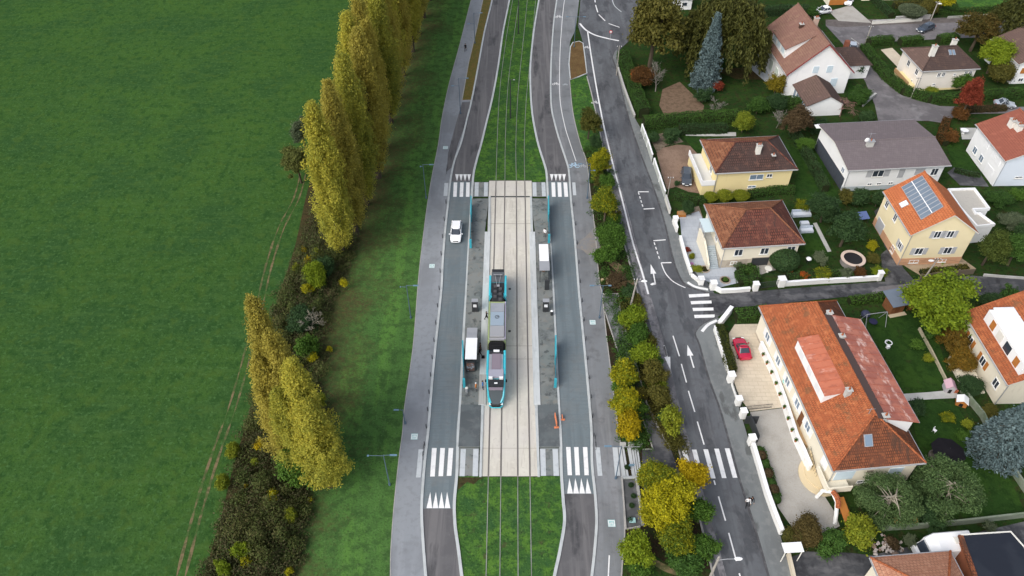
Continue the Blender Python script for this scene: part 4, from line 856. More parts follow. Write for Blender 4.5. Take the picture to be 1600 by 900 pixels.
# ------------------------------------------------------------------ buildings
class House:
    """a house in its own frame: x along the front eave, y to the back, origin below the front left eave corner"""
    def __init__(s, name, label, he, ov, fl=None, fr=None, bl=None, br=None, Wd=None, Dp=None, ang=None, cat='house'):
        s.he, s.ov = he, ov
        if fl and fr:
            a, b = P(*fl, he), P(*fr, he); s.ang = math.atan2(b.y-a.y, b.x-a.x) if ang is None else ang; s.W = Wd or (b-a).length
            if bl: c = P(*bl, he); s.D = Dp or abs(-(c.x-a.x)*math.sin(s.ang)+(c.y-a.y)*math.cos(s.ang))
            else: s.D = Dp
        elif fl and bl:
            a, c = P(*fl, he), P(*bl, he); s.ang = math.atan2(c.y-a.y, c.x-a.x) - math.pi/2 if ang is None else ang; s.W = Wd; s.D = Dp or (c-a).length
        else:
            c, d = P(*bl, he), P(*br, he); s.ang = math.atan2(d.y-c.y, d.x-c.x); s.W = (d-c).length; s.D = Dp
            a = c + Vector((math.sin(s.ang), -math.cos(s.ang), 0))*Dp
        s.o = Vector((a.x, a.y, 0)); s.root = thing(name, label, cat, s.o, s.ang)
    def loc(s, px, py, h):
        p = P(px, py, h) - s.o; c, n = math.cos(s.ang), math.sin(s.ang)
        return Vector((p.x*c+p.y*n, -p.x*n+p.y*c, h))
    def onplane(s, px, py, p0, p1, p2):
        """where the line of sight through px,py meets the local plane p0 p1 p2"""
        a, b = s.loc(px, py, 0.0), s.loc(px, py, 20.0); n = (Vector(p1)-Vector(p0)).cross(Vector(p2)-Vector(p0))
        t = n.dot(Vector(p0)-a)/n.dot(b-a); return a + (b-a)*t
    def roof(s, kind, R0, R1, mats, ridge=None, th=0.16, gutter=ZINC, name='roof', caps=True):
        W_, D_, h = s.W, s.D, s.he
        FL, FR, BR, BL = Vector((0,0,h)), Vector((W_,0,h)), Vector((W_,D_,h)), Vector((0,D_,h))
        R0, R1 = Vector(R0), Vector(R1)
        if kind == 'hipx': F_ = [(FL,FR,R1,R0),(FR,BR,R1),(BR,BL,R0,R1),(BL,FL,R0)]
        elif kind == 'hipy': F_ = [(FL,FR,R0),(FR,BR,R1,R0),(BR,BL,R1),(BL,FL,R0,R1)]
        elif kind == 'gabx': F_ = [(FL,FR,R1,R0),None,(BR,BL,R0,R1),None]
        else: F_ = [None,(FR,BR,R1,R0),None,(BL,FL,R0,R1)]
        mb = MB(); dz = Vector((0,0,th))
        for f, m in zip(F_, mats):
            if not f: continue
            n = len(f)
            mb.add(list(f), [tuple(range(n))], m)
            mb.add([p-dz for p in f], [tuple(range(n-1,-1,-1))], OFFWHITE)
            for i in range(n):
                a, b = f[i], f[(i+1)%n]
                if a.z < h+0.01 and b.z < h+0.01 or kind in ('gabx','gaby'): mb.add([a, b, b-dz, a-dz], [(0,1,2,3)], OFFWHITE)
        o = mb.build(name, s.root)
        if caps:
            cm = ridge or mats[0] or mats[1]; cb = MB(); up = Vector((0,0,0.03))
            cb.tube([R0+up, R1+up], 0.13, cm, 6)
            if kind.startswith('hip'):
                for c_, r_ in ((FL,R0),(BL,R0 if kind == 'hipx' else R1),(FR,R1 if kind == 'hipx' else R0),(BR,R1)): cb.tube([c_+up, r_+up], 0.12, cm, 6)
            cb.build('ridge_caps', o)
        E_ = {'hipx': [(FL,FR),(FR,BR),(BR,BL),(BL,FL)], 'hipy': [(FL,FR),(FR,BR),(BR,BL),(BL,FL)], 'gabx': [(FL,FR),(BR,BL)], 'gaby': [(FR,BR),(BL,FL)]}[kind]
        for a, b in E_:
            d = (b-a).normalized(); nrm = Vector((d.y,-d.x,0))*0.07
            gm = MB(); gm.tube([a+nrm-Vector((0,0,0.10)), b+nrm-Vector((0,0,0.10))], 0.075, gutter, 6); gm.build('gutter', s.root)
        gm = MB(); gm.tube([(s.ov+0.1, s.ov-0.06, 0),(s.ov+0.1, s.ov-0.06, h-0.25)], 0.05, gutter, 6)
        gm.build('downpipe', s.root)
        s.R0, s.R1, s.kind = R0, R1, kind
        return o
    def walls(s, mat, plinth=None, ph=0.0, name='wall'):
        ov, W_, D_, h = s.ov, s.W, s.D, s.he; mb = MB(); k = s.kind
        if k == 'gaby':
            sl = (s.R0.z-h)/max(0.1,s.R0.x); zl = h+sl*ov-0.17; sr = (s.R0.z-h)/(W_-s.R0.x); zr = h+sr*ov-0.17
            prof = [(ov,ph),(W_-ov,ph),(W_-ov,zr),(s.R0.x,s.R0.z-0.17),(ov,zl)]
            mb.loft([[(x,y_,z) for x,z in prof] for y_ in (ov, D_-ov)], mat)
        elif k == 'gabx':
            sl = (s.R0.z-h)/s.R0.y; sr = (s.R0.z-h)/(D_-s.R0.y)
            prof = [(ov,ph),(D_-ov,ph),(D_-ov,h+sr*ov-0.17),(s.R0.y,s.R0.z-0.17),(ov,h+sl*ov-0.17)]
            mb.loft([[(x,y_,z) for y_,z in prof] for x in (ov, W_-ov)], mat)
        else: mb.box(ov, ov, ph, W_-ov, D_-ov, h-0.1, mat)
        mb.build(name, s.root)
        if plinth:
            pb = MB(); pb.box(ov-0.04, ov-0.04, -0.1, W_-ov+0.04, D_-ov+0.04, ph, plinth); pb.build('plinth', s.root)
    def T(s, side, u, z, out=0.0):
        ov = s.ov
        if side == 'F': return Vector((ov+u, ov-out, z))
        if side == 'L': return Vector((ov-out, ov+u, z))
        if side == 'R': return Vector((s.W-ov+out, ov+u, z))
    def slabb(s, mb, side, u0, u1, z0, z1, d0, d1, mat):
        a, b = s.T(side,u0,z0,d0), s.T(side,u1,z1,d1)
        mb.box(min(a.x,b.x),min(a.y,b.y),min(a.z,b.z),max(a.x,b.x),max(a.y,b.y),max(a.z,b.z),mat)
    def win(s, side, u, z, w, h, style='plain', shut=SHUT_BL, glass=GLASS, frame=WHITE, name='window'):
        mb = MB(); t = 0.07
        if style == 'closed':
            s.slabb(mb, side, u-0.06, u+w+0.06, z-0.08, z+h+0.05, -0.02, 0.03, frame); o = mb.build(name, s.root)
            for a in (0, 1):
                q = MB(); s.slabb(q, side, u+a*w/2+0.01, u+(a+1)*w/2-0.01, z, z+h, 0.032, 0.075, shut); q.build('shutter', o)
            return o
        if style == 'garage':
            s.slabb(mb, side, u-0.1, u+w+0.1, z, z+h+0.1, -0.02, 0.035, frame); o = mb.build('garage_door', s.root)
            q = MB(); s.slabb(q, side, u, u+w, z+0.01, z+h, 0.037, 0.06, shut); q.build('door_panel', o); return o
        for (a0,a1,b0,b1) in ((u,u+t,z,z+h),(u+w-t,u+w,z,z+h),(u+t,u+w-t,z,z+t),(u+t,u+w-t,z+h-t,z+h),(u+w/2-t/2,u+w/2+t/2,z+t,z+h-t)): s.slabb(mb, side, a0, a1, b0, b1, -0.02, 0.07, frame)
        o = mb.build(name, s.root)
        q = MB(); s.slabb(q, side, u+t*0.5, u+w-t*0.5, z+t*0.5, z+h-t*0.5, 0.005, 0.03, glass); q.build('pane', o)
        q = MB(); s.slabb(q, side, u-0.1, u+w+0.1, z-0.09, z-0.01, -0.02, 0.14, OFFWHITE); q.build('sill', o)
        if style == 'open':
            for a, b in ((u-w*0.5-0.04, u-0.04), (u+w+0.04, u+w*1.5+0.04)):
                q = MB(); s.slabb(q, side, a, b, z, z+h, 0.01, 0.06, shut); q.build('shutter', o)
        return o
    def door(s, side, u, z, w=1.0, h=2.1, mat=OFFWHITE):
        mb = MB(); s.slabb(mb, side, u, u+w, z, z+h, -0.02, 0.05, mat); o = mb.build('door', s.root)
        q = MB(); s.slabb(q, side, u+w-0.18, u+w-0.08, z+1.0, z+1.08, 0.05, 0.11, DARK); q.build('handle', o); return o
    def chimney(s, x, y, z0, z1, w=0.7, d=0.6, mat=None, pots=2, cap=CONC):
        mb = MB(); mat = mat or R_CREAM
        mb.box(x-w/2, y-d/2, z0, x+w/2, y+d/2, z1, mat); o = mb.build('chimney', s.root)
        q = MB(); q.box(x-w/2-0.08, y-d/2-0.08, z1, x+w/2+0.08, y+d/2+0.08, z1+0.12, cap); q.build('chimney_cap', o)
        for i in range(pots):
            q = MB(); px = x + (i-(pots-1)/2)*0.32; q.tube([(px,y,z1+0.12),(px,y,z1+0.5)], [0.12,0.10], T_ORANGE, 8); q.build('chimney_pot', o)
        return o
    def zroof(s, x, y):
        """height of the roof above a local point (gable roofs and hips, by the lowest slope)"""
        h, W_, D_, R0, R1 = s.he, s.W, s.D, s.R0, s.R1; z = []
        if s.kind in ('gaby','hipy'):
            z += [h+(R0.z-h)*x/R0.x, h+(R0.z-h)*(W_-x)/(W_-R0.x)]
            if s.kind == 'hipy': z += [h+(R0.z-h)*y/R0.y, h+(R1.z-h)*(D_-y)/(D_-R1.y)]
        else:
            z += [h+(R0.z-h)*y/R0.y, h+(R0.z-h)*(D_-y)/(D_-R0.y)]
            if s.kind == 'hipx': z += [h+(R0.z-h)*x/R0.x, h+(R1.z-h)*(W_-x)/(W_-R1.x)]
        return min(z)
    def skylight(s, px, py, w, l, plane, glass=GLASS_BL):
        c = s.onplane(px, py, *plane); p0, p1, p2 = [Vector(q) for q in plane]
        e = (p1-p0).normalized(); n = (p1-p0).cross(p2-p0).normalized(); n = n if n.z > 0 else -n; f = n.cross(e)
        def slab(mb, a0, a1, b0, b1, d0, d1, m):
            vs = [c+e*a+f*b+n*d for d in (d0,d1) for a,b in ((a0,b0),(a1,b0),(a1,b1),(a0,b1))]
            mb.add(vs, [(3,2,1,0),(4,5,6,7),(0,1,5,4),(1,2,6,5),(2,3,7,6),(3,0,4,7)], m)
        mb = MB(); slab(mb, -w/2-0.08, w/2+0.08, -l/2-0.08, l/2+0.08, -0.05, 0.09, ZINC); o = mb.build('skylight', s.root)
        q = MB(); slab(q, -w/2, w/2, -l/2, l/2, 0.09, 0.12, glass); q.build('pane', o); return o
def part(mb, name, h): return mb.build(name, h.root if isinstance(h, House) else h)

# --- long house with the orange roof
h = House('house', 'long cream house with bright orange tiled roof and red metal dormers', 4.9, 0.45, (1302,736), (1447,723), (1196,478))
W_, D_ = h.W, h.D; XR = W_/2; ZR_ = 8.9
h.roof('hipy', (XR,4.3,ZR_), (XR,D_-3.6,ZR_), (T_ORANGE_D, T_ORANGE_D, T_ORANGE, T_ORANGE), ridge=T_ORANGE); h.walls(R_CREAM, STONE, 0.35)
zl = lambda x: 4.9+(ZR_-4.9)*x/XR
plL = ((0,0,4.9),(0,5,4.9),(XR,5,ZR_))
a = h.onplane(1279,631,*plL); b = h.onplane(1245,542,*plL); xf = (a.x+b.x)/2; y0, y1 = a.y, b.y
zt = zl(xf)+1.55; xt = XR*0.76; zt2 = zl(xt)+0.03
mb = MB(); mb.loft([[(xf,yy,zl(xf)-0.3),(xt,yy,zl(xt)-0.4),(xt-0.2,yy,zt2-0.06),(xf,yy,zt-0.06)] for yy in (y0,y1)], R_WHITE); dm = part(mb, 'dormer', h)
mb = MB(); mb.loft([[(xf-0.06,yy,zt-0.04),(xf-0.06,yy,zt+0.05),(xt,yy,zt2+0.06),(xt,yy,zt2-0.04)] for yy in (y0-0.2,y1+0.2)], METAL_RED)
nn = int((y1-y0)/0.85)
for i in range(nn+1):
    yy = y0-0.15+(y1-y0+0.3)*i/nn; mb.loft([[(xf-0.04,q,zt+0.05),(xt-0.05,q,zt2+0.06),(xt-0.05,q,zt2+0.12),(xf-0.04,q,zt+0.11)] for q in (yy-0.03,yy+0.03)], METAL_RED)
mb.build('dormer_roof', dm)
for i in range(3):
    q = MB(); yy = y0+(y1-y0)*(0.12+0.3*i); q.box(xf-0.03, yy, zl(xf)+0.25, xf+0.02, yy+1.2, zt-0.3, M('pale blind',(0.66,0.68,0.70))); q.build('window', dm)
# big shed dormer on the far slope
ya = h.onplane(1400,660,(0,0,7.8),(1,0,7.8),(0,1,7.8)).y; yb = h.onplane(1325,494,(0,0,8.2),(1,0,8.2),(0,1,8.2)).y
x0, z0, x1, z1 = XR+1.15, ZR_-0.32, W_+0.05, 7.35
mb = MB(); mb.loft([[(x0+0.3,q,5.6),(W_-0.5,q,5.0),(W_-0.5,q,z1-0.12),(x0+0.3,q,z0-0.22)] for q in (ya+0.25,yb-0.25)], R_WHITE); dm = part(mb, 'dormer', h)
mb = MB(); mb.loft([[(x0,q,z0-0.05),(x1,q,z1-0.05),(x1,q,z1+0.05),(x0,q,z0+0.06)] for q in (ya,yb)], METAL_RED_D)
nn = int((yb-ya)/0.95)
for i in range(nn+1):
    q0 = ya+0.04+(yb-ya-0.08)*i/nn
    mb.loft([[(x0+0.02,q,z0+0.06),(x1-0.02,q,z1+0.05),(x1-0.02,q,z1+0.12),(x0+0.02,q,z0+0.13)] for q in (q0-0.035,q0+0.035)], METAL_RED_D)
mb.build('dormer_roof', dm)
q = MB(); q.tube([(x1+0.05,ya,z1-0.05),(x1+0.05,yb,z1-0.05)], 0.07, ZINC); q.build('gutter', dm)
q = MB(); q.loft([[(XR+0.12,yy,ZR_-0.02),(x0+0.1,yy,z0+0.0),(x0+0.1,yy,z0+0.05),(XR+0.12,yy,ZR_+0.05)] for yy in (ya,yb)], M('dark lead flashing', (0.085,0.060,0.055), rough=0.7)); q.build('lead_flashing', dm)
for (px_,py_,mt) in ((1297,487,R_WHITE),(1328,607,CONC),(1385,648,CONC),(1316,524,CONC)):
    p = h.loc(px_, py_, 9.0); h.chimney(min(max(p.x,0.8),W_-0.8), p.y, h.zroof(p.x, min(max(p.y,0.5),D_-0.5))-0.4, max(h.zroof(p.x, min(max(p.y,0.5),D_-0.5)),8.0)+0.75, 0.6, 0.5, mt, 1)
p = h.onplane(1356,652,*plL); mb = MB(); mb.tube([(XR-0.5,4.6,8.5),(XR-0.5,4.6,9.5)], 0.03, ZINC, 5); mb.tube([(XR-1.0,4.6,9.4),(XR,4.6,9.4)], 0.02, ZINC, 4); part(mb, 'antenna', h)
h.skylight(1356.5,688,0.8,1.2,((0,0,4.9),(W_,0,4.9),(XR,4.3,ZR_)))
h.win('F',0.5,2.15,2.2,1.6,'closed',SHUT_BL); h.win('F',3.6,1.0,1.5,0.5,'plain'); h.win('F',6.8,2.4,1.6,1.2,'closed',SHUT_BL)
for u in (1.2,6.2,9.6,13.0,16.4,20.5): h.win('L',u,2.2,1.2,1.3,'open' if u > 5 else 'closed',R_WHITE,GLASS_BL)
h.door('L',8.0,1.0,1.0,2.1,WOOD)
mb = MB(); mb.box(-0.25,-0.9,1.75,2.6,0.45,1.93,R_CREAM); mb.box(-0.25,-0.9,1.93,2.6,-0.76,2.7,R_CREAM); mb.box(-0.25,-0.76,1.93,-0.11,2.2,2.7,R_CREAM); part(mb, 'balcony', h)
mb = MB(); mb.ring((5.0,0.41),0.0,0.01,0,0.01,DARK,4); mb.cbox((4.9,0.40,3.35),(0.75,0.06,0.42),M('carved stone', (0.24,0.21,0.17))); part(mb, 'wall_plaque', h)

# --- brown hip roof house on the corner
h = House('house', 'cream corner house with brown hipped roof, outside stair and dark garage', 4.4, 0.5, (1129,388), (1258,380.5), (1104,319))
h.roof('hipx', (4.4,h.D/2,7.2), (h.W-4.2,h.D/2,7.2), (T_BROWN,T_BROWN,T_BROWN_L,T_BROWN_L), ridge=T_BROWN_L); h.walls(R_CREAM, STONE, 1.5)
for u in (1.7,5.6,9.6): h.win('F',u,2.3,1.25,1.25,'plain',glass=GLASS)
h.win('F',4.7,0.05,2.6,1.55,'garage',DARK,frame=STONE); h.win('L',3.0,2.4,1.0,1.1,'plain'); h.win('F',1.5,0.6,1.0,0.6,'plain')
mb = MB()
for i in range(11): mb.box(-1.15,0.3+i*0.30,0,0.35,0.3+(i+1)*0.30+0.02,0.16*(i+1),M('blue grey steps',(0.36,0.41,0.44),[(2,(0.30,0.34,0.37),0.5,0.7,0.5)]))
mb.box(-1.15,3.6,0,0.45,6.6,1.80,CONC); part(mb, 'stairs', h)
mb = MB(); mb.box(-1.42,0.2,0,-1.17,6.6,0.9,R_CREAM); mb.loft([[(-1.42,0.2,0.9),(-1.17,0.2,0.9),(-1.17,3.6,2.7),(-1.42,3.6,2.7)],[(-1.42,6.6,0.9),(-1.17,6.6,0.9),(-1.17,6.6,2.7),(-1.42,6.6,2.7)]], R_CREAM); part(mb, 'stair_wall', h)
mb = MB(); mb.box(-1.45,4.2,3.9,0.4,7.3,4.02,M('frosted canopy',(0.52,0.62,0.64),rough=0.3)); mb.tube([(-1.3,4.4,1.8),(-1.3,4.4,3.9)],0.05,ZINC); mb.tube([(-1.3,7.1,1.8),(-1.3,7.1,3.9)],0.05,ZINC); part(mb, 'door_canopy', h)

T_DARKR = M('dark reddish roof tiles', (0.098,0.056,0.046), [(0.3,(0.065,0.044,0.040),0.42,0.64,0.85),(1.2,(0.14,0.075,0.058),0.52,0.70,0.6),((1.0,0.3,1),(0.042,0.034,0.032),0.55,0.70,0.7)], rough=0.9, brick=(0.33,0.46,0.07,(0.036,0.025,0.023),(0.08,0.047,0.04)), uv=True)  # dark reddish brown tiles for a front slope
# --- yellow house with the car in its yard
h = House('house', 'pale yellow house with dark brown hipped roof beside the cobbled yard', 4.6, 0.5, (1118,271), (1246.5,264.5), (1093.6,218))
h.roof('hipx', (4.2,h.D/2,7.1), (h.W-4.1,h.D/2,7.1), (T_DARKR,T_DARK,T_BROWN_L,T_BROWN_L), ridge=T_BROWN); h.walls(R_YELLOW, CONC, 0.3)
h.win('F',5.6,2.55,2.3,1.05,'plain',glass=GLASS_BL); h.win('F',8.4,2.9,0.95,0.7,'plain'); h.win('F',5.7,0.9,1.4,0.5,'plain',glass=GLASS_BL); h.win('L',2.2,2.3,1.2,1.2,'plain')
p = h.loc(1186,230,7.2); h.chimney(p.x, p.y, 5.6, 7.6, 0.75, 0.6, OFFWHITE, 2); p = h.loc(1209,242,6.5); h.chimney(p.x, p.y, 5.2, 6.4, 0.5, 0.5, T_DARK, 1)
mb = MB(); mb.box(-1.6,0.4,0,0.45,h.D-0.6,1.9,R_YELLOW); mb.box(-1.75,0.3,1.9,0.45,h.D-0.5,2.05,M('pale terrace slab',(0.62,0.62,0.60))); mb.box(-1.75,0.3,2.05,-1.6,h.D-0.5,2.9,WHITE); mb.box(-1.6,0.3,2.05,0.4,0.43,2.9,WHITE); part(mb, 'balcony', h)

# --- white bungalow with wide grey brown roof
h = House('house', 'white bungalow under a wide low grey brown gable roof', 4.7, 0.6, (1325,266.6), (1487,258.3), (1293,193))
h.roof('gabx', (0,6.6,5.75), (h.W,6.6,5.75), (T_GREY,None,T_GREY,None), ridge=T_GREY); h.walls(R_WHITE, M('grey plinth band',(0.45,0.50,0.53)), 0.9)
h.win('F',4.2,2.7,1.9,1.3,'open',SHUT_GR); h.win('F',8.6,2.3,1.0,1.7,'closed',SHUT_GR); h.win('F',11.4,2.7,1.6,1.2,'closed',SHUT_GR); h.win('F',14.2,2.4,1.2,1.4,'plain')
for u in (4.0,5.6,7.6): h.win('F',u,1.0,0.8,0.45,'plain')
mb = MB(); mb.box(0.52,1.0,0,0.6,h.D-0.8,2.3,M('anthracite boards',(0.06,0.07,0.085),[((9,9,1),(0.045,0.052,0.065),0.45,0.6,0.7)])); part(mb, 'garage_door', h)
h.win('L',1.2,2.6,1.0,1.0,'plain',glass=GLASS_BL)
p = h.loc(1359,226,5.8); h.chimney(p.x, p.y, 5.0, 6.5, 1.1, 0.6, CONC, 1, ZINC)
mb = MB(); mb.tube([(p.x-0.3,p.y+0.2,6.4),(p.x-0.3,p.y+0.2,8.0)],0.03,ZINC,5); mb.tube([(p.x-0.8,p.y+0.2,7.8),(p.x+0.5,p.y+0.2,7.8)],0.025,ZINC,4); mb.ball((p.x-0.9,p.y-0.2,6.9),0.42,WHITE,sx=1,sy=0.3,n=12,m=6); part(mb, 'antenna', h)
mb = MB(); mb.box(-0.6,h.D-1.2,4.6,0.3,h.D-0.2,4.75,WHITE); part(mb, 'porch_roof', h)

# --- white chalet
h = House('chalet', 'tall white chalet with steep dusty brown roof and red bargeboards', 4.6, 0.5, (1229,118), (1335,113.6), (1199,64))
W_ = h.W; XR = W_*0.50; ZC = 10.6
h.D = h.D + 3.6
h.roof('gaby', (XR,0,ZC), (XR,h.D,ZC), (None,T_CHALET,None,T_CHALET), ridge=T_CHALET); h.walls(R_WHITE, R_WHITE, 0.2)
mb = MB(); RED = M('dull red bargeboard',(0.22,0.045,0.045))
for s_ in (0, W_): mb.loft([[(s_,-0.05,4.42),(XR,-0.05,ZC-0.18),(XR,-0.05,ZC+0.08),(s_,-0.05,4.70)],[(s_,0.02,4.42),(XR,0.02,ZC-0.18),(XR,0.02,ZC+0.08),(s_,0.02,4.70)]], RED)
part(mb, 'bargeboard', h)
h.win('F',4.6,4.6,1.1,1.4,'closed',SHUT_BL); h.win('F',7.3,4.6,1.1,1.4,'closed',SHUT_BL); h.win('F',8.8,1.6,1.3,1.7,'closed',SHUT_BL)
for u in (1.2,4.2,7.4,10.6): h.win('L',u,1.0,1.6,2.0,'closed',M('pale green shutter',(0.55,0.62,0.56)))
zl = lambda x: 4.6+(ZC-4.6)*x/XR
plL = ((0,0,4.6),(0,5,4.6),(XR,5,ZC)); a = h.onplane(1224,92,*plL); b = h.onplane(1209,60,*plL); xf = 0.95; y0, y1 = a.y, b.y; zt = zl(xf)+1.9; xt = XR*0.93
mb = MB(); mb.loft([[(xf,q,zl(xf)-0.3),(xt,q,zl(xt)-0.5),(xt-0.1,q,zl(xt)-0.1),(xf,q,zt)] for q in (y0,y1)], R_WHITE); dm = part(mb, 'dormer', h)
mb = MB(); mb.loft([[(xf-0.35,q,zt-0.03),(xt+0.1,q,zl(xt)-0.02),(xt+0.1,q,zl(xt)+0.10),(xf-0.35,q,zt+0.10)] for q in (y0-0.3,y1+0.3)], T_CHALET); mb.build('dormer_roof', dm)
for i in range(3): q = MB(); yy = y0+(y1-y0)*(0.1+0.31*i); q.box(xf-0.04,yy,zl(xf)+0.5,xf+0.02,yy+(y1-y0)*0.2,zt-0.25,SHUT_BL); q.build('shutter', dm)
p = h.loc(1239,28,ZC+0.4); h.chimney(XR-1.9, p.y-1, zl(XR-1.9)-0.3, zl(XR-1.9)+1.3, 0.7, 0.6, M('dark brick',(0.075,0.045,0.035)), 1)
h.chimney(XR+0.9, h.D*0.55, ZC-1.2, ZC+0.6, 0.8, 0.7, M('pale brick',(0.45,0.33,0.27)), 2)
# annex in front, wing at the back
x0, x1, y0, y1 = 1.9, 9.3, -7.4, 0.45; xm = (x0+x1)/2+0.4
mb = MB(); mb.loft([[(x0+0.3,q,0),(x1-0.3,q,0),(x1-0.3,q,2.35),(xm,q,4.0),(x0+0.3,q,2.35)] for q in (y0+0.3,y1)], R_WHITE); an = part(mb, 'annex', h)
mb = MB()
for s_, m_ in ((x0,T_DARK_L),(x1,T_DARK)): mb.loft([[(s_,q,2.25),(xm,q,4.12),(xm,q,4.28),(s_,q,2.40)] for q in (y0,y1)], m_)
mb.build('annex_roof', an)
for i in range(5): q = MB(); q.box(x0+0.24,y0+0.9+i*1.3,0.4,x0+0.31,y0+1.7+i*1.3,1.9,GLASS_BL); q.build('window', an)
x0, x1, y0, y1 = W_-0.5, W_+6.5, 5.2, 12.5; ym = (y0+y1)/2
mb = MB(); mb.box(x0,y0+0.4,0,x1-0.4,y1-0.4,3.1,R_WHITE); an = part(mb, 'wing', h)
mb = MB(); mb.add([(x0,y0,3.0),(x1,y0,3.0),(x1,y1,3.0),(x0,y1,3.0),(x0,ym,5.2),(x1-3.2,ym,5.2)],[(0,1,5,4),(1,2,5),(2,3,4,5),(3,2,1,0)],T_DARK); mb.build('wing_roof', an)
q = MB(); q.box(x0+2.1,ym+0.2,4.6,x0+2.9,ym+1.0,6.2,M('red brick',(0.22,0.085,0.055))); q.build('chimney', an)

# --- cream house with the dark hip roof, top right
h = House('house', 'cream house with dark brown hipped roof inside the clipped green hedge', 4.5, 0.4, (1441.5,111.5), (1532,107), (1411.5,75.4))
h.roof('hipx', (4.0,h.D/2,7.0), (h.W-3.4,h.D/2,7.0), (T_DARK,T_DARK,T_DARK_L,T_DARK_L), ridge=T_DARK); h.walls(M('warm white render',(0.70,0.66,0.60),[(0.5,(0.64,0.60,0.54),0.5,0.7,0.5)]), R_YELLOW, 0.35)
for u in (3.2,4.1,8.6,9.5): h.win('F',u,2.9,0.65,0.95,'plain')
h.win('F',6.5,3.0,0.45,0.5,'plain'); h.win('F',3.0,1.0,0.6,0.5,'plain')
for u in (1.2,4.6): h.win('L',u,2.6,1.0,1.2,'plain')
h.win('L',1.8,0.8,0.6,0.5,'plain')
p = h.loc(1459,78,7.2); h.chimney(p.x, p.y, 5.8, 8.0, 0.9, 0.7, OFFWHITE, 1); h.chimney(h.W-3.6, h.D/2+0.9, 5.9, 7.8, 0.9, 0.6, OFFWHITE, 1)
for px_ in (1484.5,1490): h.skylight(px_,82,0.40,1.0,((0,0,4.5),(h.W,0,4.5),(4.0,h.D/2,7.0)))
mb = MB(); mb.box(-1.2,1.0,0,0.38,6.5,0.9,R_YELLOW); mb.box(-1.35,0.9,0.9,-1.2,6.6,1.7,M('tan railing',(0.35,0.22,0.11))); part(mb, 'balcony', h)
# --- house cut by the right edge near the top
h = House('house', 'white walled house with brown roof cut by the right edge near the top', 4.4, 0.4, None, None, None, None) if False else House('house', 'white walled house with plain brown roof behind the yellow green round tree', 4.4, 0.4, fl=(1592,101), bl=(1568,62), Wd=11, Dp=10.5, ang=R(4.5))
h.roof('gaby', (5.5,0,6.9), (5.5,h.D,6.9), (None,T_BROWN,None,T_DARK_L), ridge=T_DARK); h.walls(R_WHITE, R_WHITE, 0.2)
h.win('F',1.0,2.2,1.2,1.2,'closed',WOOD_L); h.win('F',1.4,0.4,1.0,0.8,'plain')

# --- blue-white house at the right edge
h = House('house', 'tall blue white house with red brown pantiles and twin pale chimneys', 5.3, 0.35, fl=(1571,252), bl=(1524.4,193.6), Wd=12.5)
h.roof('gaby', (6.2,0,8.3), (6.2,h.D,8.3), (None,T_RUST,None,T_RUST), ridge=T_RUST); h.walls(R_WHITE, None, 0.0)
mb = MB(); mb.loft([[(h.ov+0.02,q,0.05),(h.W-h.ov-0.02,q,0.05),(h.W-h.ov-0.02,q,5.2),(6.2,q,7.95),(h.ov+0.02,q,5.2)] for q in (h.ov-0.03,h.ov+0.01)], R_BLUEWHITE); part(mb, 'front_render', h)
h.win('F',4.2,3.6,1.4,1.1,'closed',M('pale shutter',(0.66,0.72,0.76))); h.win('F',3.0,1.6,1.3,0.4,'plain'); h.win('F',7.4,3.6,1.4,1.1,'closed',M('pale shutter',(0.66,0.72,0.76)))
for u, z, st in ((7.4,1.0,'p'),(5.0,1.0,'p'),(1.0,3.4,'c'),(2.6,3.4,'c'),(5.4,3.6,'c')): h.win('L',u,z,1.2,1.2,'plain' if st == 'p' else 'closed',WHITE,GLASS_BL)
h.win('L',1.4,0.1,2.2,2.0,'garage',WHITE)
for px_, py_ in ((1580,196),(1590,203)): p = h.loc(px_, py_, 7.2); h.chimney(p.x, p.y, 5.9, 8.2, 0.7, 1.2, OFFWHITE, 2)

# --- yellow house with the solar panel
h = House('house', 'light yellow house with orange gable roof carrying a large solar panel', 6.2, 0.35, (1423,368), (1530,365), (1380.5,298.6))
W_ = h.W; XR = W_*0.5; ZH = 9.8
TO2 = M('bright orange pantiles', (0.47,0.155,0.062), [(0.3,(0.40,0.125,0.055),0.45,0.68,0.7),(1.2,(0.52,0.20,0.085),0.52,0.72,0.5)], rough=0.8, brick=(0.40,0.36,0.05,(0.27,0.085,0.04),(0.42,0.135,0.055)), uv=True)
h.roof('gaby', (XR,0,ZH), (XR,h.D,ZH), (None,TO2,None,TO2), ridge=TO2, gutter=ZINC); h.walls(R_LEMON, R_TERRA, 1.35)
pl = ((0,0,6.2),(0,5,6.2),(XR,5,ZH)); qd = [h.onplane(x,y_,*pl) for x,y_ in ((1439.5,344),(1474.6,323.5),(1441.5,275),(1408.4,293.5))]
n = (qd[1]-qd[0]).cross(qd[3]-qd[0]).normalized(); n = n if n.z > 0 else -n
mb = MB(); mb.loft([[p+n*0.05 for p in qd],[p+n*0.16 for p in qd]], ZINC); sp = part(mb, 'solar_panel', h)
bl_ = lambda s_, t_: (qd[0].lerp(qd[1],s_)).lerp(qd[3].lerp(qd[2],s_),t_)
for a in range(2):
    for i in range(9):
        s0, s1, t0, t1 = a*0.5+0.02, a*0.5+0.48, i/9+0.010, (i+1)/9-0.010
        q = MB(); vs = [bl_(s0,t0)+n*0.165, bl_(s1,t0)+n*0.165, bl_(s1,t1)+n*0.165, bl_(s0,t1)+n*0.165]; q.add(vs,[(0,1,2,3)],SOLAR); q.build('solar_cell', sp)
q = MB(); q.loft([[bl_(s_,t_)+n*d_ for s_,t_ in ((0.485,0),(0.515,0),(0.515,1),(0.485,1))] for d_ in (0.16,0.20)], WHITE); q.build('panel_bar', sp)
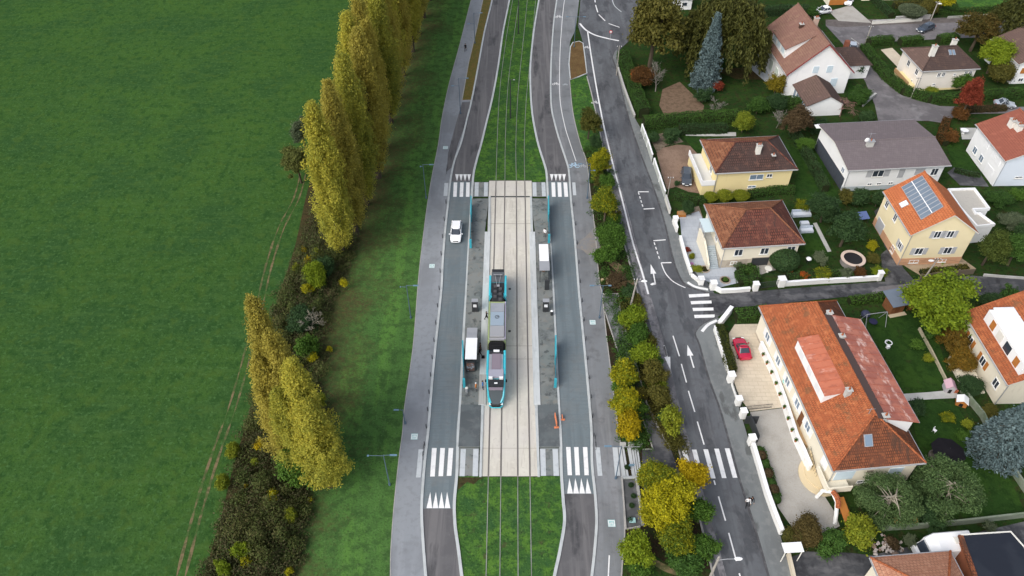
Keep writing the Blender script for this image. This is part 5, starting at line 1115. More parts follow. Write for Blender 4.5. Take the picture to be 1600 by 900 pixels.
h.skylight(1412.5,319,0.9,1.0,pl,WHITE)
h.win('F',1.7,2.1,1.2,1.3,'open',SHUT_GR); h.win('F',6.0,2.1,1.2,1.3,'open',SHUT_GR); h.win('F',3.3,5.3,1.0,1.3,'open',SHUT_GR); h.win('F',5.2,5.3,1.0,1.3,'open',SHUT_GR)
h.win('F',1.6,0.4,1.4,0.6,'plain'); h.win('F',6.0,0.4,1.2,0.6,'plain')
for u, z in ((0.9,2.2),(4.6,4.4),(7.8,4.4),(2.0,0.4)): h.win('L',u,z,0.9,1.2,'open' if u < 1 else 'plain',SHUT_GR)
h.win('L',6.6,0.1,2.2,2.0,'garage',SHUT_GR)
# flat annex
fa = [h.loc(x,y_,3.4) for x,y_ in ((1481,297),(1522,295.5),(1545,326.5),(1520,327.5),(1524,334),(1530,334),(1553,351),(1526,354),(1500,325))]
mb = MB(); mb.prism([(p.x,p.y) for p in fa], 0, 3.15, R_WHITE); an = part(mb, 'annex', h)
mb = MB(); mb.prism([(p.x,p.y) for p in fa], 3.16, 3.30, M('pale gravel roof',(0.42,0.40,0.36),[(3,(0.36,0.34,0.31),0.5,0.7,0.6)])); mb.build('annex_roof', an)
mb = MB(); sweep(mb, [(p.x,p.y) for p in fa+fa[:1]], 0.32, 3.1, 3.62, WHITE); mb.build('parapet', an)

# --- house with the white dormer at the right edge
h = House('house', 'cream house with orange roof and huge white flat dormer at the edge', 4.3, 0.35, fl=(1575,602), bl=(1529,487.7), Wd=13, ang=R(1.5))
h.roof('gaby', (6.5,0,8.2), (6.5,h.D,8.2), (None,T_ORANGE,None,T_ORANGE), ridge=T_ORANGE); h.walls(R_CREAM, None, 0)
zl = lambda x: 4.3+3.9*x/6.5
ya = h.loc(1590,577,6.6).y; yb = min(h.loc(1556,484,6.6).y, h.D-0.4)
mb = MB(); mb.box(1.35,ya+0.25,4.8,10.5,yb-0.25,6.9,R_WHITE); dm = part(mb, 'dormer', h)
mb = MB(); mb.box(1.95,ya,6.9,11,yb,7.05,WHITE_M)
for i in range(8): mb.box(1.98,ya+0.4+i*(yb-ya-0.8)/7,7.05,10.9,ya+0.45+i*(yb-ya-0.8)/7,7.09,WHITE_M)
mb.build('dormer_roof', dm)
for i, (m_, w) in enumerate(((WOOD_L,0.9),(GLASS,1.3),(OFFWHITE,1.2),(WOOD_L,0.9))): q = MB(); yy = ya+1.2+i*(yb-ya-2.6)/3.6; q.box(1.30,yy,5.3,1.36,yy+w,6.6,m_); q.build('window' if m_ is GLASS else 'shutter', dm)
mb = MB(); mb.tube([(6,ya+3,7.05),(6,ya+3,8.0)],0.03,ZINC,4); part(mb, 'antenna', h)
for u in (1.0,4.6,8.2): h.win('L',u,1.6,1.1,1.3,'open' if u > 1 else 'plain',WOOD_L)
mb = MB(); 
for i in range(7): mb.box(-2.6,2.0+i*0.8,0.0,-0.1,2.72+i*0.8,0.25+0.12*i,R_CREAM)
part(mb, 'terrace_steps', h)

# --- pale terracotta hip roof at the bottom edge
h = House('house', 'house with pale terracotta hipped roof at the bottom edge beside the motorhome', 4.2, 0.4, bl=(1360,871), br=(1485,861), Dp=9.5)
h.roof('hipx', (3.6,h.D/2,6.6), (h.W-3.6,h.D/2,6.6), (T_PALE,T_PALE,T_PALE,T_PALE), ridge=T_ORANGE); h.walls(R_CREAM, None, 0)
h.win('L',2,1.6,1.2,1.2,'plain'); h.win('F',2,1.6,1.2,1.2,'plain')
# --- building with the black flat roof
p0, p1, p2, p3 = P(1501,836,4), P(1579,831,4), P(1640,900,4), P(1528,912,4)
rt = thing('outbuilding', 'brick outbuilding with black felt roof in the bottom corner', 'outbuilding', (p0.x,p0.y,0))
L = [(p.x-p0.x,p.y-p0.y) for p in (p0,p1,p2,p3)]; cx = sum(a for a,_ in L)/4; cy = sum(b for _,b in L)/4
mb = MB(); mb.prism([(cx+(a-cx)*0.95,cy+(b-cy)*0.95) for a,b in L], 0, 3.8, M('brown brick',(0.27,0.10,0.055),[(1,(0.20,0.075,0.04),0.45,0.65,0.7)])); part(mb, 'wall', rt)
mb = MB(); mb.prism(L, 3.8, 4.0, FELT); part(mb, 'roof', rt)
mb = MB(); sweep(mb, [L[3],L[0]], 0.45, 3.75, 4.08, T_ORANGE_D); sweep(mb, [L[0],L[1],L[2]], 0.14, 3.75, 4.10, OFFWHITE); part(mb, 'roof_edge', rt)
q0, q1, q2, q3 = P(1500,853,2.6), P(1507,851,2.6), P(1523,886,2.6), P(1512,892,2.6)
mb = MB(); mb.prism([(q.x-p0.x,q.y-p0.y) for q in (q0,q1,q2,q3)], 2.45, 2.6, M('pale green sheeting',(0.45,0.52,0.48))); part(mb, 'lean_to_roof', rt)
# --- far buildings at the top edge
def simple_house(name, label, px, py, w, d, he, zr, rz, wm, rm, cat='house'):
    q = P(px, py); rt = thing(name, label, cat, (q.x,q.y,0), R(rz))
    mb = MB(); mb.loft([[(x,0.3,0),(x,d-0.3,0),(x,d-0.3,he),(x,d/2,zr-0.15),(x,0.3,he)] for x in (0.3,w-0.3)], wm); part(mb, 'wall', rt)
    mb = MB()
    for y_ in (0, d): mb.loft([[(x,y_,he),(x,d/2,zr),(x,d/2,zr+0.15),(x,y_,he+0.15)] for x in (0,w)], rm)
    part(mb, 'roof', rt)
    for i in range(2):
        f = MB(); f.box(1.2+i*w/2,0.24,he*0.35,2.4+i*w/2,0.31,he*0.75,WHITE); fo = part(f, 'window', rt); q_ = MB(); q_.box(1.3+i*w/2,0.22,he*0.35+0.1,2.3+i*w/2,0.235,he*0.75-0.1,GLASS); q_.build('pane', fo)
    return rt
simple_house('outbuilding', 'grey roofed outbuilding at the top edge behind the big olive tree', 1031, 17, 7.5, 6, 2.4, 3.4, 3, R_WHITE, M('grey fibre cement sheets',(0.36,0.38,0.40),[(1,(0.30,0.32,0.34),0.5,0.7,0.6)]), 'outbuilding')
rt = simple_house('garage', 'small garage with orange wooden doors by the parked white car', 1291, 9, 5.2, 5, 2.5, 3.5, 3, R_CREAM, T_BROWN, 'garage'); mb = MB(); mb.box(0.6,0.15,0.05,4.6,0.22,2.3,WOOD_L); part(mb, 'garage_door', rt)
simple_house('outbuilding', 'cream building at the top edge beyond the low garden wall', 1345, 2, 9, 7, 3.0, 4.6, 3, R_CREAM, T_BROWN, 'outbuilding')
# ------------------------------------------------------------------ garden surfaces
sheet('driveway', [(1026,240),(1036,231),(1058,226),(1078,228),(1092,243),(1108,296),(1098,303),(1076,300),(1056,292),(1042,296),(1034,272)], 0.012, PAVER_BR)
sheet('gravel_bed', [(1014,212),(1052,205),(1068,222),(1040,228),(1027,240)], 0.010, M('bare garden earth',(0.17,0.14,0.105),[(1.5,(0.10,0.08,0.055),0.45,0.65,0.8),(5,(0.24,0.20,0.16),0.58,0.75,0.5)],rough=1))
sheet('driveway', [(1062,340),(1092,330),(1103,352),(1122,402),(1126,416),(1150,412),(1154,442),(1126,449),(1094,436),(1079,415),(1066,380)], 0.014, TERRACE)
sheet('garden_path', [(1060,330),(1092,322),(1098,340),(1064,352)], 0.010, M('tan garden earth',(0.25,0.20,0.15),[(2,(0.18,0.14,0.10),0.45,0.65,0.8)],rough=1))
sheet('lawn', [(1250,345),(1282,350),(1300,398),(1290,412),(1262,412)], 0.012, LAWN)
sheet('garden_path', [(1270,349),(1276,348),(1299,393),(1293,394)], 0.018, CONC)
sheet('garden_path', [(1178,405),(1204,402),(1212,422),(1186,430)], 0.012, GRAVEL)
sheet('driveway', [(1139,521),(1148,507),(1192,506),(1198,545),(1216,600),(1222,637),(1172,643),(1158,625),(1143,590)], 0.012, PAVER_L)
sheet('driveway', [(1172,644),(1222,638),(1240,680),(1258,724),(1268,752),(1286,772),(1304,800),(1312,822),(1288,836),(1240,828),(1215,792),(1196,735),(1180,690)], 0.010, GRAVEL)
mb = MB(); q = W([(1186,520),(1192,548),(1214,598),(1230,640),(1250,695),(1262,707),(1300,735),(1250,600),(1215,525)])
mb.prism(q, 0, 0.9, M('tan terrace floor',(0.46,0.31,0.17),[(1,(0.40,0.27,0.15),0.5,0.7,0.6)])); struct(mb.build('terrace'))
p = P(1272,748); mb = MB()
mb.disc((p.x+0.6,p.y+0.3), 2.3, 0, 0.16, M('cream steps',(0.60,0.50,0.33)), 24, 1.15); mb.disc((p.x+0.8,p.y+0.5), 1.75, 0.16, 0.32, M('cream steps',(0.60,0.50,0.33)), 24, 1.15); struct(mb.build('round_step'))
sheet('lawn', [(1345,496),(1385,490),(1455,492),(1474,560),(1484,600),(1458,614),(1412,616),(1385,560)], 0.012, LAWN)
sheet('lawn', [(1420,632),(1455,622),(1495,634),(1530,690),(1560,712),(1602,800),(1500,815),(1440,780),(1440,720)], 0.012, LAWN)
sheet('garden_path', [(1408,616),(1452,613),(1492,609),(1498,622),(1455,624),(1415,627)], 0.022, CONC)
sheet('parking_court', [(1226,874),(1260,862),(1330,864),(1360,868),(1440,850),(1500,838),(1640,806),(1660,960),(1230,960)], 0.014, ASPH_DAMP)
sheet('driveway', [(1376,398),(1390,386),(1402,402),(1412,420),(1430,440),(1384,443),(1378,420)], 0.012, ASPH_DAMP)
sheet('driveway', [(1366,330),(1380,320),(1400,380),(1412,408),(1400,410),(1382,385)], 0.012, M('dark drive',(0.06,0.06,0.065),[(1,(0.09,0.09,0.092),0.5,0.7,0.7)],rough=0.7))
sheet('garden_path', [(1412,415),(1500,402),(1525,420),(1520,428),(1440,432)], 0.011, M('sandy yard',(0.34,0.27,0.185),[(1,(0.27,0.21,0.14),0.45,0.65,0.7)],rough=1))
sheet('lawn', [(1225,225),(1280,240),(1300,285),(1310,305),(1260,320),(1238,300),(1250,262)], 0.012, LAWN)
sheet('lawn', [(1058,92),(1120,85),(1195,112),(1215,150),(1180,158),(1100,160),(1072,135)], 0.012, LAWN_D)
sheet('leaf_litter', [(1035,140),(1062,128),(1100,165),(1098,180),(1040,184),(1030,165)], 0.016, M('fallen leaf carpet',(0.16,0.11,0.075),[(1.2,(0.10,0.07,0.045),0.45,0.65,0.7),(6,(0.24,0.17,0.12),0.56,0.75,0.7)],rough=1))
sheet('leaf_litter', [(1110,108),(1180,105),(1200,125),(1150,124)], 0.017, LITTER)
sheet('terrace', [(1168,104),(1200,90),(1210,126),(1196,128)], 0.018, TERRACE)
sheet('driveway', [(1068,205),(1150,207),(1150,213),(1072,213)], 0.012, CONC)
sheet('lawn', [(1066,212),(1100,213),(1100,240),(1082,232)], 0.013, LAWN)
# roads and yards at the top right
sheet('side_street', [(1290,40),(1311,43),(1400,38.5),(1507,35),(1680,27),(1690,52),(1600,57),(1489,60),(1400,65),(1350,68),(1352,80),(1393,133),(1425,155),(1468,166),(1530,168),(1680,166),(1690,176),(1530,178),(1500,179),(1470,192),(1450,189),(1372,190),(1367,165),(1352,128),(1331,92),(1316,68)], 0.016, ASPH_LANE)
sheet('verge', [(1290,31),(1400,30),(1510,27),(1680,18),(1680,27),(1507,35),(1400,38.5),(1311,43),(1290,40)], 0.012, M('damp brown verge',(0.13,0.115,0.11),[(1,(0.09,0.08,0.075),0.45,0.65,0.7)],rough=0.9))
sheet('driveway', [(1295,18),(1330,8),(1362,36),(1310,33)], 0.012, GRAVEL); sheet('driveway', [(1195,14),(1245,8),(1245,16),(1200,17)], 0.012, M('pale patio',(0.45,0.46,0.48)))
sheet('lawn', [(1490,-6),(1575,-8),(1580,12),(1500,15)], 0.012, GRASS_TRAM)
sheet('driveway', [(1376,78),(1394,75),(1424,105),(1434,130),(1424,134),(1402,105)], 0.02, PAVER_L)
sheet('lawn', [(1478,225),(1500,215),(1525,262),(1515,266),(1490,262)], 0.012, LAWN); sheet('driveway', [(1490,262),(1530,270),(1545,292),(1500,290),(1480,270)], 0.011, ASPH_DAMP)
sheet('terrace', [(1500,200),(1525,200),(1530,218),(1503,218)], 0.014, CONC)
sheet('lawn', [(1325,130),(1345,140),(1350,158),(1325,155)], 0.012, LAWN)

# ------------------------------------------------------------------ walls, fences, gates
def wall(pts, hgt, t, mat, label, name='garden_wall', cat='wall', capm=None, posts=None, z0=-0.05):
    q = W(pts); r0 = thing(name, label, cat, (q[0][0], q[0][1], 0)); l = [(x-q[0][0], y-q[0][1]) for x, y in q]
    mb = MB(); sweep(mb, l, t, z0, hgt, mat); mb.build('wall_panel' if name == 'fence' else 'masonry', r0)
    if capm: mb = MB(); sweep(mb, l, t+0.10, hgt+0.002, hgt+0.08, capm); mb.build('coping', r0)
    if posts:
        for a, b in zip(l, l[1:]):
            d = math.hypot(b[0]-a[0], b[1]-a[1]); n = max(1, int(d/posts))
            for i in range(n):
                f = i/n; mb = MB(); mb.cbox((a[0]+(b[0]-a[0])*f, a[1]+(b[1]-a[1])*f, hgt/2+0.08), (t+0.10,t+0.10,hgt+0.16), capm or mat, math.atan2(b[1]-a[1],b[0]-a[0])); mb.build('post', r0)
    return r0
PALEG = M('pale grey green panels',(0.46,0.49,0.46),[(1,(0.38,0.41,0.38),0.45,0.65,0.6)])
wall([(965,110),(976,145),(991,185)], 0.7, 0.25, GREY_WALL, 'low stained wall below the dark street hedge', capm=CONC)
wall([(1002,206),(1011,230),(1018,253)], 1.5, 0.15, PALEG, 'pale grey fence panels at the upper end of the cobbled yard', 'fence', 'fence', WHITE, 2.4)
wall([(1021,258),(1030,285),(1038,309)], 1.3, 0.15, PALEG, 'pale grey gate panels beside the cobbled yard drive', 'fence', 'fence', WHITE, 3.0)
wall([(1039,312),(1046,335)], 1.0, 0.22, OFFWHITE, 'short off white wall below the cobbled yard gate', capm=CONC)
wall([(1051,347),(1057,364)], 1.1, 0.25, WHITE_WALL, 'short bright white wall between the two brown roofed houses', capm=WHITE)
wall([(1062,374),(1069,401),(1079,431)], 0.75, 0.30, WHITE_WALL, 'white wall beside the grey tiled corner terrace', capm=WHITE)
wall([(1080,433),(1090,441)], 0.6, 0.25, WHITE_WALL, 'low white wall piece left of the small dark gate', capm=WHITE)
wall([(1116,452),(1126,457.5),(1150,456.5),(1171,454.5)], 0.65, 0.30, WHITE_WALL, 'white wall curving under the square clipped hedge', capm=WHITE)
wall([(1225,446.5),(1280,442.5),(1330,440),(1369,437.5)], 0.75, 0.28, WHITE_WALL, 'long white lane wall in front of the round black pool', capm=WHITE)
def pillar(px, py, hgt, w, label, mat=WHITE_WALL, rz=0.1):
    p = P(px, py); r0 = thing('gate_pillar', label, 'gate pillar', (p.x,p.y,0), rz, 'white gate pillars')
    mb = MB(); mb.box(-w/2,-w/2,0,w/2,w/2,hgt,mat); mb.build('shaft', r0); mb = MB(); mb.box(-w/2-0.08,-w/2-0.08,hgt+0.002,w/2+0.08,w/2+0.08,hgt+0.12,WHITE); mb.build('cap', r0)
for a in ((1094,444,1.2,0.7,'white gate pillar left of the small dark corner gate'),(1113,451,1.3,0.8,'white gate pillar right of the small dark corner gate'),(1179,453,1.3,0.7,'white gate pillar at the end of the curved lane wall'),
          (1219,446,1.4,0.9,'broad white gate pillar starting the long lane wall'),(1372,437,1.5,0.6,'white gate pillar ending the long lane wall'),(1054,352,1.6,0.6,'white gate pillar above the short bright white wall'),
          (1140,596,1.5,0.75,'white gate pillar at the top of the red car driveway gate'),(1152,632,1.3,0.65,'white gate pillar just above the little iron fence'),(1159,652,1.4,0.65,'white gate pillar just below the little iron fence'),
          (1172,694,1.5,0.70,'white gate pillar at the head of the long white street wall')): pillar(*a)
wall([(1116,516),(1122,536),(1130,560),(1138,585)], 0.9, 0.35, WHITE_WALL, 'white street wall beside the red parked car hedge', capm=WHITE)
wall([(1122,512),(1131,501),(1141,488)], 1.2, 0.45, WHITE_WALL, 'short white splayed wall at the lane corner', capm=WHITE)
wall([(1143,602),(1151,626)], 0.45, 0.2, WHITE_WALL, 'low white sill wall under the driveway railing')
wall([(1174,700),(1184,733),(1196,775),(1208,808),(1219,836)], 1.1, 0.35, WHITE_WALL, 'long white street wall with the row of clipped balls behind', capm=WHITE)
wall([(1230,868),(1236,893),(1246,940)], 0.8, 0.3, M('cream low wall',(0.55,0.49,0.38)), 'low cream wall below the white canopy at the bottom')
def rail(pts, hgt, mat, label, name='railing', cat='railing', step=0.16, group=None):
    q = W(pts); r0 = thing(name, label, cat, (q[0][0], q[0][1], 0), 0, group); l = [(x-q[0][0], y-q[0][1]) for x, y in q]
    mb = MB()
    for z in (0.12, hgt): mb.tube([(x,y,z) for x,y in l], 0.03, mat, 5)
    mb.build('rails', r0); mb = MB()
    for a, b in zip(l, l[1:]):
        d = math.hypot(b[0]-a[0], b[1]-a[1]); n = max(1, int(d/step))
        for i in range(n+1): f = i/n; mb.tube([(a[0]+(b[0]-a[0])*f,a[1]+(b[1]-a[1])*f,0.0),(a[0]+(b[0]-a[0])*f,a[1]+(b[1]-a[1])*f,hgt)], 0.016, mat, 4)
    mb.build('bars', r0); return r0
rail([(1096.5,445.5),(1110,450.5)], 1.1, DARK, 'small dark corner gate between two white pillars', 'gate', 'gate')
rail([(1183,451.5),(1215,447)], 1.2, DARK, 'dark sliding gate on the lane between white pillars', 'gate', 'gate', 0.10)
rail([(1143,603),(1151,627)], 1.2, DARK, 'dark iron gate along the red car driveway', 'gate', 'gate')
rail([(1155,637),(1158,646)], 1.2, DARK, 'tiny iron fence between two close white pillars', 'gate', 'gate')
rail([(1158,641),(1175,640),(1205,637)], 0.8, DARK, 'dark iron fence across the drive with red geraniums')
mb = MB(); r0 = thing('gate', 'open dark sheet gate lying along the gravel drive', 'gate', P(1163,660)); q0 = P(1163,660); q1 = P(1181,664); q2 = P(1183,690)
mb.cbox(((q2.x-q0.x)*0.72,(q2.y-q0.y)*0.5,0.8),(0.08,3.2,1.5),DARK,0.12); mb.build('leaf', r0); mb = MB(); mb.cbox(((q1.x-q0.x)*0.5,-0.2,0.8),(1.6,0.08,1.5),DARK,0); mb.build('leaf', r0)
wall([(1186,545),(1196,566),(1207,590),(1222,632),(1240,688),(1252,714),(1262,738)], 1.5, 0.28, WHITE_WALL, 'white terrace wall lined with flowerpots beside the orange roofed house', capm=WHITE)
wall([(1500,612),(1514,630),(1532,652),(1565,716),(1602,772),(1640,828)], 1.1, 0.16, MOSS_WALL, 'mossy concrete panel wall running diagonally under the blue spruce', 'fence', 'fence')
wall([(1376,828),(1425,826),(1500,819),(1640,803)], 1.0, 0.2, MOSS_WALL, 'grey concrete panel wall along the bottom of the back lawn', 'fence', 'fence')
wall([(1435,515),(1455,552),(1478,598),(1490,612)], 0.5, 0.2, M('sandy stone edging',(0.42,0.38,0.27),[(1,(0.30,0.28,0.18),0.45,0.65,0.7)]), 'low sandy stone edging between lawn and shrubs', 'garden_wall')
wall([(1536,431),(1570,434),(1640,439)], 0.4, 0.2, CONC, 'low concrete wall on the lane under the green tree')
wall([(1437,437),(1470,432),(1520,428)], 1.0, 0.12, M('weathered wood fence',(0.14,0.115,0.085)), 'brown weathered fence below the solar panel house', 'fence', 'fence', None, 2.0)
wall([(1362,38),(1395,36),(1440,33)], 0.8, 0.2, OFFWHITE, 'low off white wall with dark gates along the top street', capm=CONC)
wall([(1398,33),(1452,30)], 1.0, 0.25, M('grey block wall',(0.36,0.35,0.35)), 'grey block wall below the pale pampas hedge', capm=CONC)
wall([(1480,29),(1560,24),(1680,16)], 0.5, 0.2, GREY_WALL, 'low grey wall beside the top lawn')
wall([(1330,60),(1344,70)], 0.1, 0.1, CONC, 'short concrete edging by the silver parked car')
wall([(1348,166),(1360,155),(1367,150)], 0.6, 0.3, GREY_WALL, 'curved stone wall by the pinkish weeping tree', capm=CONC)
# round step of white stones, arch
p = P(1300,788); r0 = thing('garden_arch', 'white garden arch with little orange tile cap', 'arch', (p.x-0.6,p.y-0.8,0))
mb = MB(); pts = [(-0.9,1.7,0),(-0.7,1.6,1.6),(0.0,1.0,2.3),(0.35,0.0,1.9),(0.3,-0.9,0.9),(0.2,-1.6,0)]
mb.tube(pts, 0.22, WHITE_WALL, 8); mb.build('arch_body', r0); mb = MB(); mb.tube([(0.0,1.0,2.50),(0.28,0.4,2.45),(0.42,-0.1,2.1),(0.42,-0.5,1.6)], 0.30, T_ORANGE, 8); mb.build('tile_cap', r0)
def leanboard(px, py, w, l, label, rz, tilt):
    p = P(px,py); r0 = thing('storage_panel', label, 'panel', (p.x,p.y,0), rz); mb = MB(); mb.cbox((0,0,0.7),(w,l,0.08),M('rust orange sheet',(0.42,0.17,0.045)),0,tilt); mb.build('sheet', r0); mb = MB(); mb.cbox((0,0.3,0.3),(w*0.8,0.08,0.6),WOOD); mb.build('support', r0)
leanboard(1318,806,0.9,3.4,'rust orange panel standing beside the white arch',0.2,0.35); leanboard(1412,818,2.6,0.8,'rust orange panel lying below the two pines',0.1,0.4)
mb = MB(); p = P(1226,864,2.3); r0 = thing('canopy', 'white flat canopy over the gate at the bottom', 'canopy', (p.x,p.y,0), 0.06)
mb.box(0,0,2.25,2.1,1.1,2.35,WHITE); mb.build('roof', r0); mb = MB(); mb.tube([(0.15,0.1,0),(0.15,0.1,2.25)],0.06,OFFWHITE); mb.build('post', r0); mb = MB(); mb.tube([(1.95,0.1,0),(1.95,0.1,2.25)],0.06,OFFWHITE); mb.build('post', r0)

# ------------------------------------------------------------------ plants of the gardens and the strip
T = lambda *a, **k: place('tree', *a, **{'cat': 'tree', **k})
# strip between footpath and street
for a in (('tree',921,190,40,leafmat('dull green autumn leaves',[(0.04,0.055,0.014),(0.075,0.085,0.018),(0.13,0.105,0.02)]),'dull green young tree on the grass strip at its upper end','tree','young_tree',1.25),
          ('tree',938,250,42,L_GOLDMIX,'yellow crowned young tree in the strip, above the second yellow one','tree','young_tree',1.3),
          ('tree',947,320,52,L_GOLDMIX,'second yellow young tree in the strip with lime lower leaves','tree','young_tree',1.2),
          ('shrub',957,372,58,L_GREEN,'broad mid green shrub in the strip above the sandy footpath','shrub','shrub',0.9),
          ('shrub',950,398,46,L_GREEN,'green shrub touching the sandy footpath bend','shrub','shrub',0.8),
          ('shrub',955,336,34,L_OLIVE,'loose olive shrub under the second yellow strip tree','shrub','shrub',0.8),('shrub',947,285,36,L_GREEN,'loose green shrub at the street edge between yellow strip trees','shrub','shrub',0.9),('shrub',932,268,26,L_YGREEN,'yellowish shrub at the footpath edge below the first yellow tree','shrub','shrub',0.9),('shrub',968,604,30,L_GREEN,'green shrub between the upper two golden trees by the footpath','shrub','shrub',0.9),('shrub',1003,615,26,L_OLIVE,'olive shrub on the access lane edge beside the golden trees','shrub','shrub',0.8),('shrub',1012,535,36,L_OLIVE,'loose olive shrub between lane trees below the utility pole','shrub','shrub',0.8),('shrub',1022,566,34,L_GREEN,'loose green shrub filling in under the bright lime lane tree','shrub','shrub',0.8),('shrub',1030,602,36,L_YGREEN,'yellow green shrub filling between the two olive lane trees','shrub','shrub',0.8),
          ('shrub',966,360,26,L_DARK,'dark green shrub at the street edge above the sandy footpath','shrub','shrub',0.9),
          ('shrub',930,222,26,L_DARK,'dark low shrub between the two upper strip trees','shrub','shrub',0.8),
          ('shrub',938,285,28,L_OLIVE,'olive low shrub between the two yellow strip trees','shrub','shrub',0.8),
          ('shrub',960,345,26,L_GREEN,'small green shrub below the second yellow strip tree','shrub','shrub',0.8),
          ('shrub',962,440,40,L_BROWN,'brown low shrub below the sandy footpath','shrub','shrub',0.6),
          ('shrub',980,455,30,L_DARK,'dark green shrub beside the leaning utility pole','shrub','shrub',0.7),
          ('tree',989,498,48,L_LIME,'lime green tree at the lane, just below the utility pole','tree','young_tree',1.0),
          ('tree',999,522,42,L_GREEN,'mid green tree between lane and street, below the lime one','tree','young_tree',1.0),
          ('tree',1010,552,46,L_LIME,'bright lime tree between lane and street near the down arrow','tree','young_tree',1.05),
          ('tree',1021,586,42,L_OLIVE,'olive tree between lane and street, below the bright lime one','tree','young_tree',1.0),
          ('tree',1033,620,42,L_OLIVE,'dark olive tree between lane and street, third from crossing','tree','young_tree',1.0),
          ('sparse',1051,658,52,L_YGREEN,'thin yellowish tree overhanging the street just above the crossing','tree','young_tree',1.0),
          ('shrub',1040,650,30,L_DARK,'dark shrub under the thin yellowish tree','shrub','shrub',0.7),
          ('shrub',996,470,24,L_OLIVE,'low olive shrub at the foot of the utility pole','shrub','shrub',0.6),
          ('tree',974,588,54,L_GOLDMIX,'golden tree between footpath and access lane, upper of three','tree','round_tree',1.05),
          ('tree',979,628,56,L_GOLDMIX,'golden green tree between footpath and access lane, middle of three','tree','round_tree',1.0),
          ('tree',985,664,52,L_AMBER,'dense amber round tree beside the footbridge','tree','round_tree',1.0),
          ('shrub',998,640,28,L_GREEN,'dark green shrub squeezed behind the amber round tree','shrub','shrub',0.9),
          ('tree',1026,745,66,L_GOLDMIX,'golden tree of the big group beside the lower crossing','tree','round_tree',0.95),
          ('tree',1048,788,92,L_YELLOW,'largest yellow tree in the middle of the big group','tree','round_tree',0.9),
          ('tree',1082,746,50,L_AMBER,'amber tree overhanging the street crossing stripes','tree','round_tree',1.05),
          ('tree',1096,800,50,L_GREEN,'green tree on the street side of the big yellow group','tree','round_tree',1.1),
          ('tree',1055,842,78,L_GOLDMIX,'gold green tree low in the big group, above the dirt path','tree','round_tree',0.9),
          ('tree',1100,852,46,L_GREEN,'mid green tree at the lower street side of the group','tree','round_tree',1.1),
          ('tree',1020,800,60,L_YELLOW,'yellow tree beside the rain garden wall','tree','round_tree',0.95),
          ('tree',995,858,58,L_LIME,'lime green tree at the footpath end of the big group','tree','round_tree',1.0),
          ('shrub',1000,890,50,L_GREEN,'low green shrub at the bottom edge by the footpath','shrub','shrub',0.7),
          ('shrub',1072,880,60,L_HEDGE,'low dark green shrub under the group near the street lamp','shrub','shrub',0.6)):
    place(a[0], a[1], a[2], a[3], a[4], a[5], a[6], a[7], a[8])
tag(thicket('ground_cover', [(914,232),(926,300),(936,370),(941,445),(968,560),(972,650),(974,690)], [(944,235),(960,318),(975,380),(995,450),(990,560),(1008,680),(1000,692)], 30000, 1.9, 0.10, L_HEDGE, 21), 'low dark planting covering the strip beside the street', 'ground cover')
tag(thicket('ground_cover', [(968,470),(974,500),(995,560),(1014,625),(1036,672),(1050,700)], [(1000,470),(1010,505),(1030,580),(1046,640),(1054,672),(1062,700)], 18000, 1.6, 0.10, L_OLIVE, 22), 'low olive planting between access lane and street', 'ground cover')
for i, (x, y_) in enumerate(((980,730),(986,758),(987,790),(985,812),(990,775))): place('tuft', x, y_, 10, L_DARK, f'{("dark rush clump under the footbridge","dark rush clump nearest below the footbridge","dark rush clump at the far end of the rain garden","rush clump at the very bottom wall of the rain garden","dark rush clump midway along the rain garden")[i]}', 'plant', 'rush_clump', 0.8)
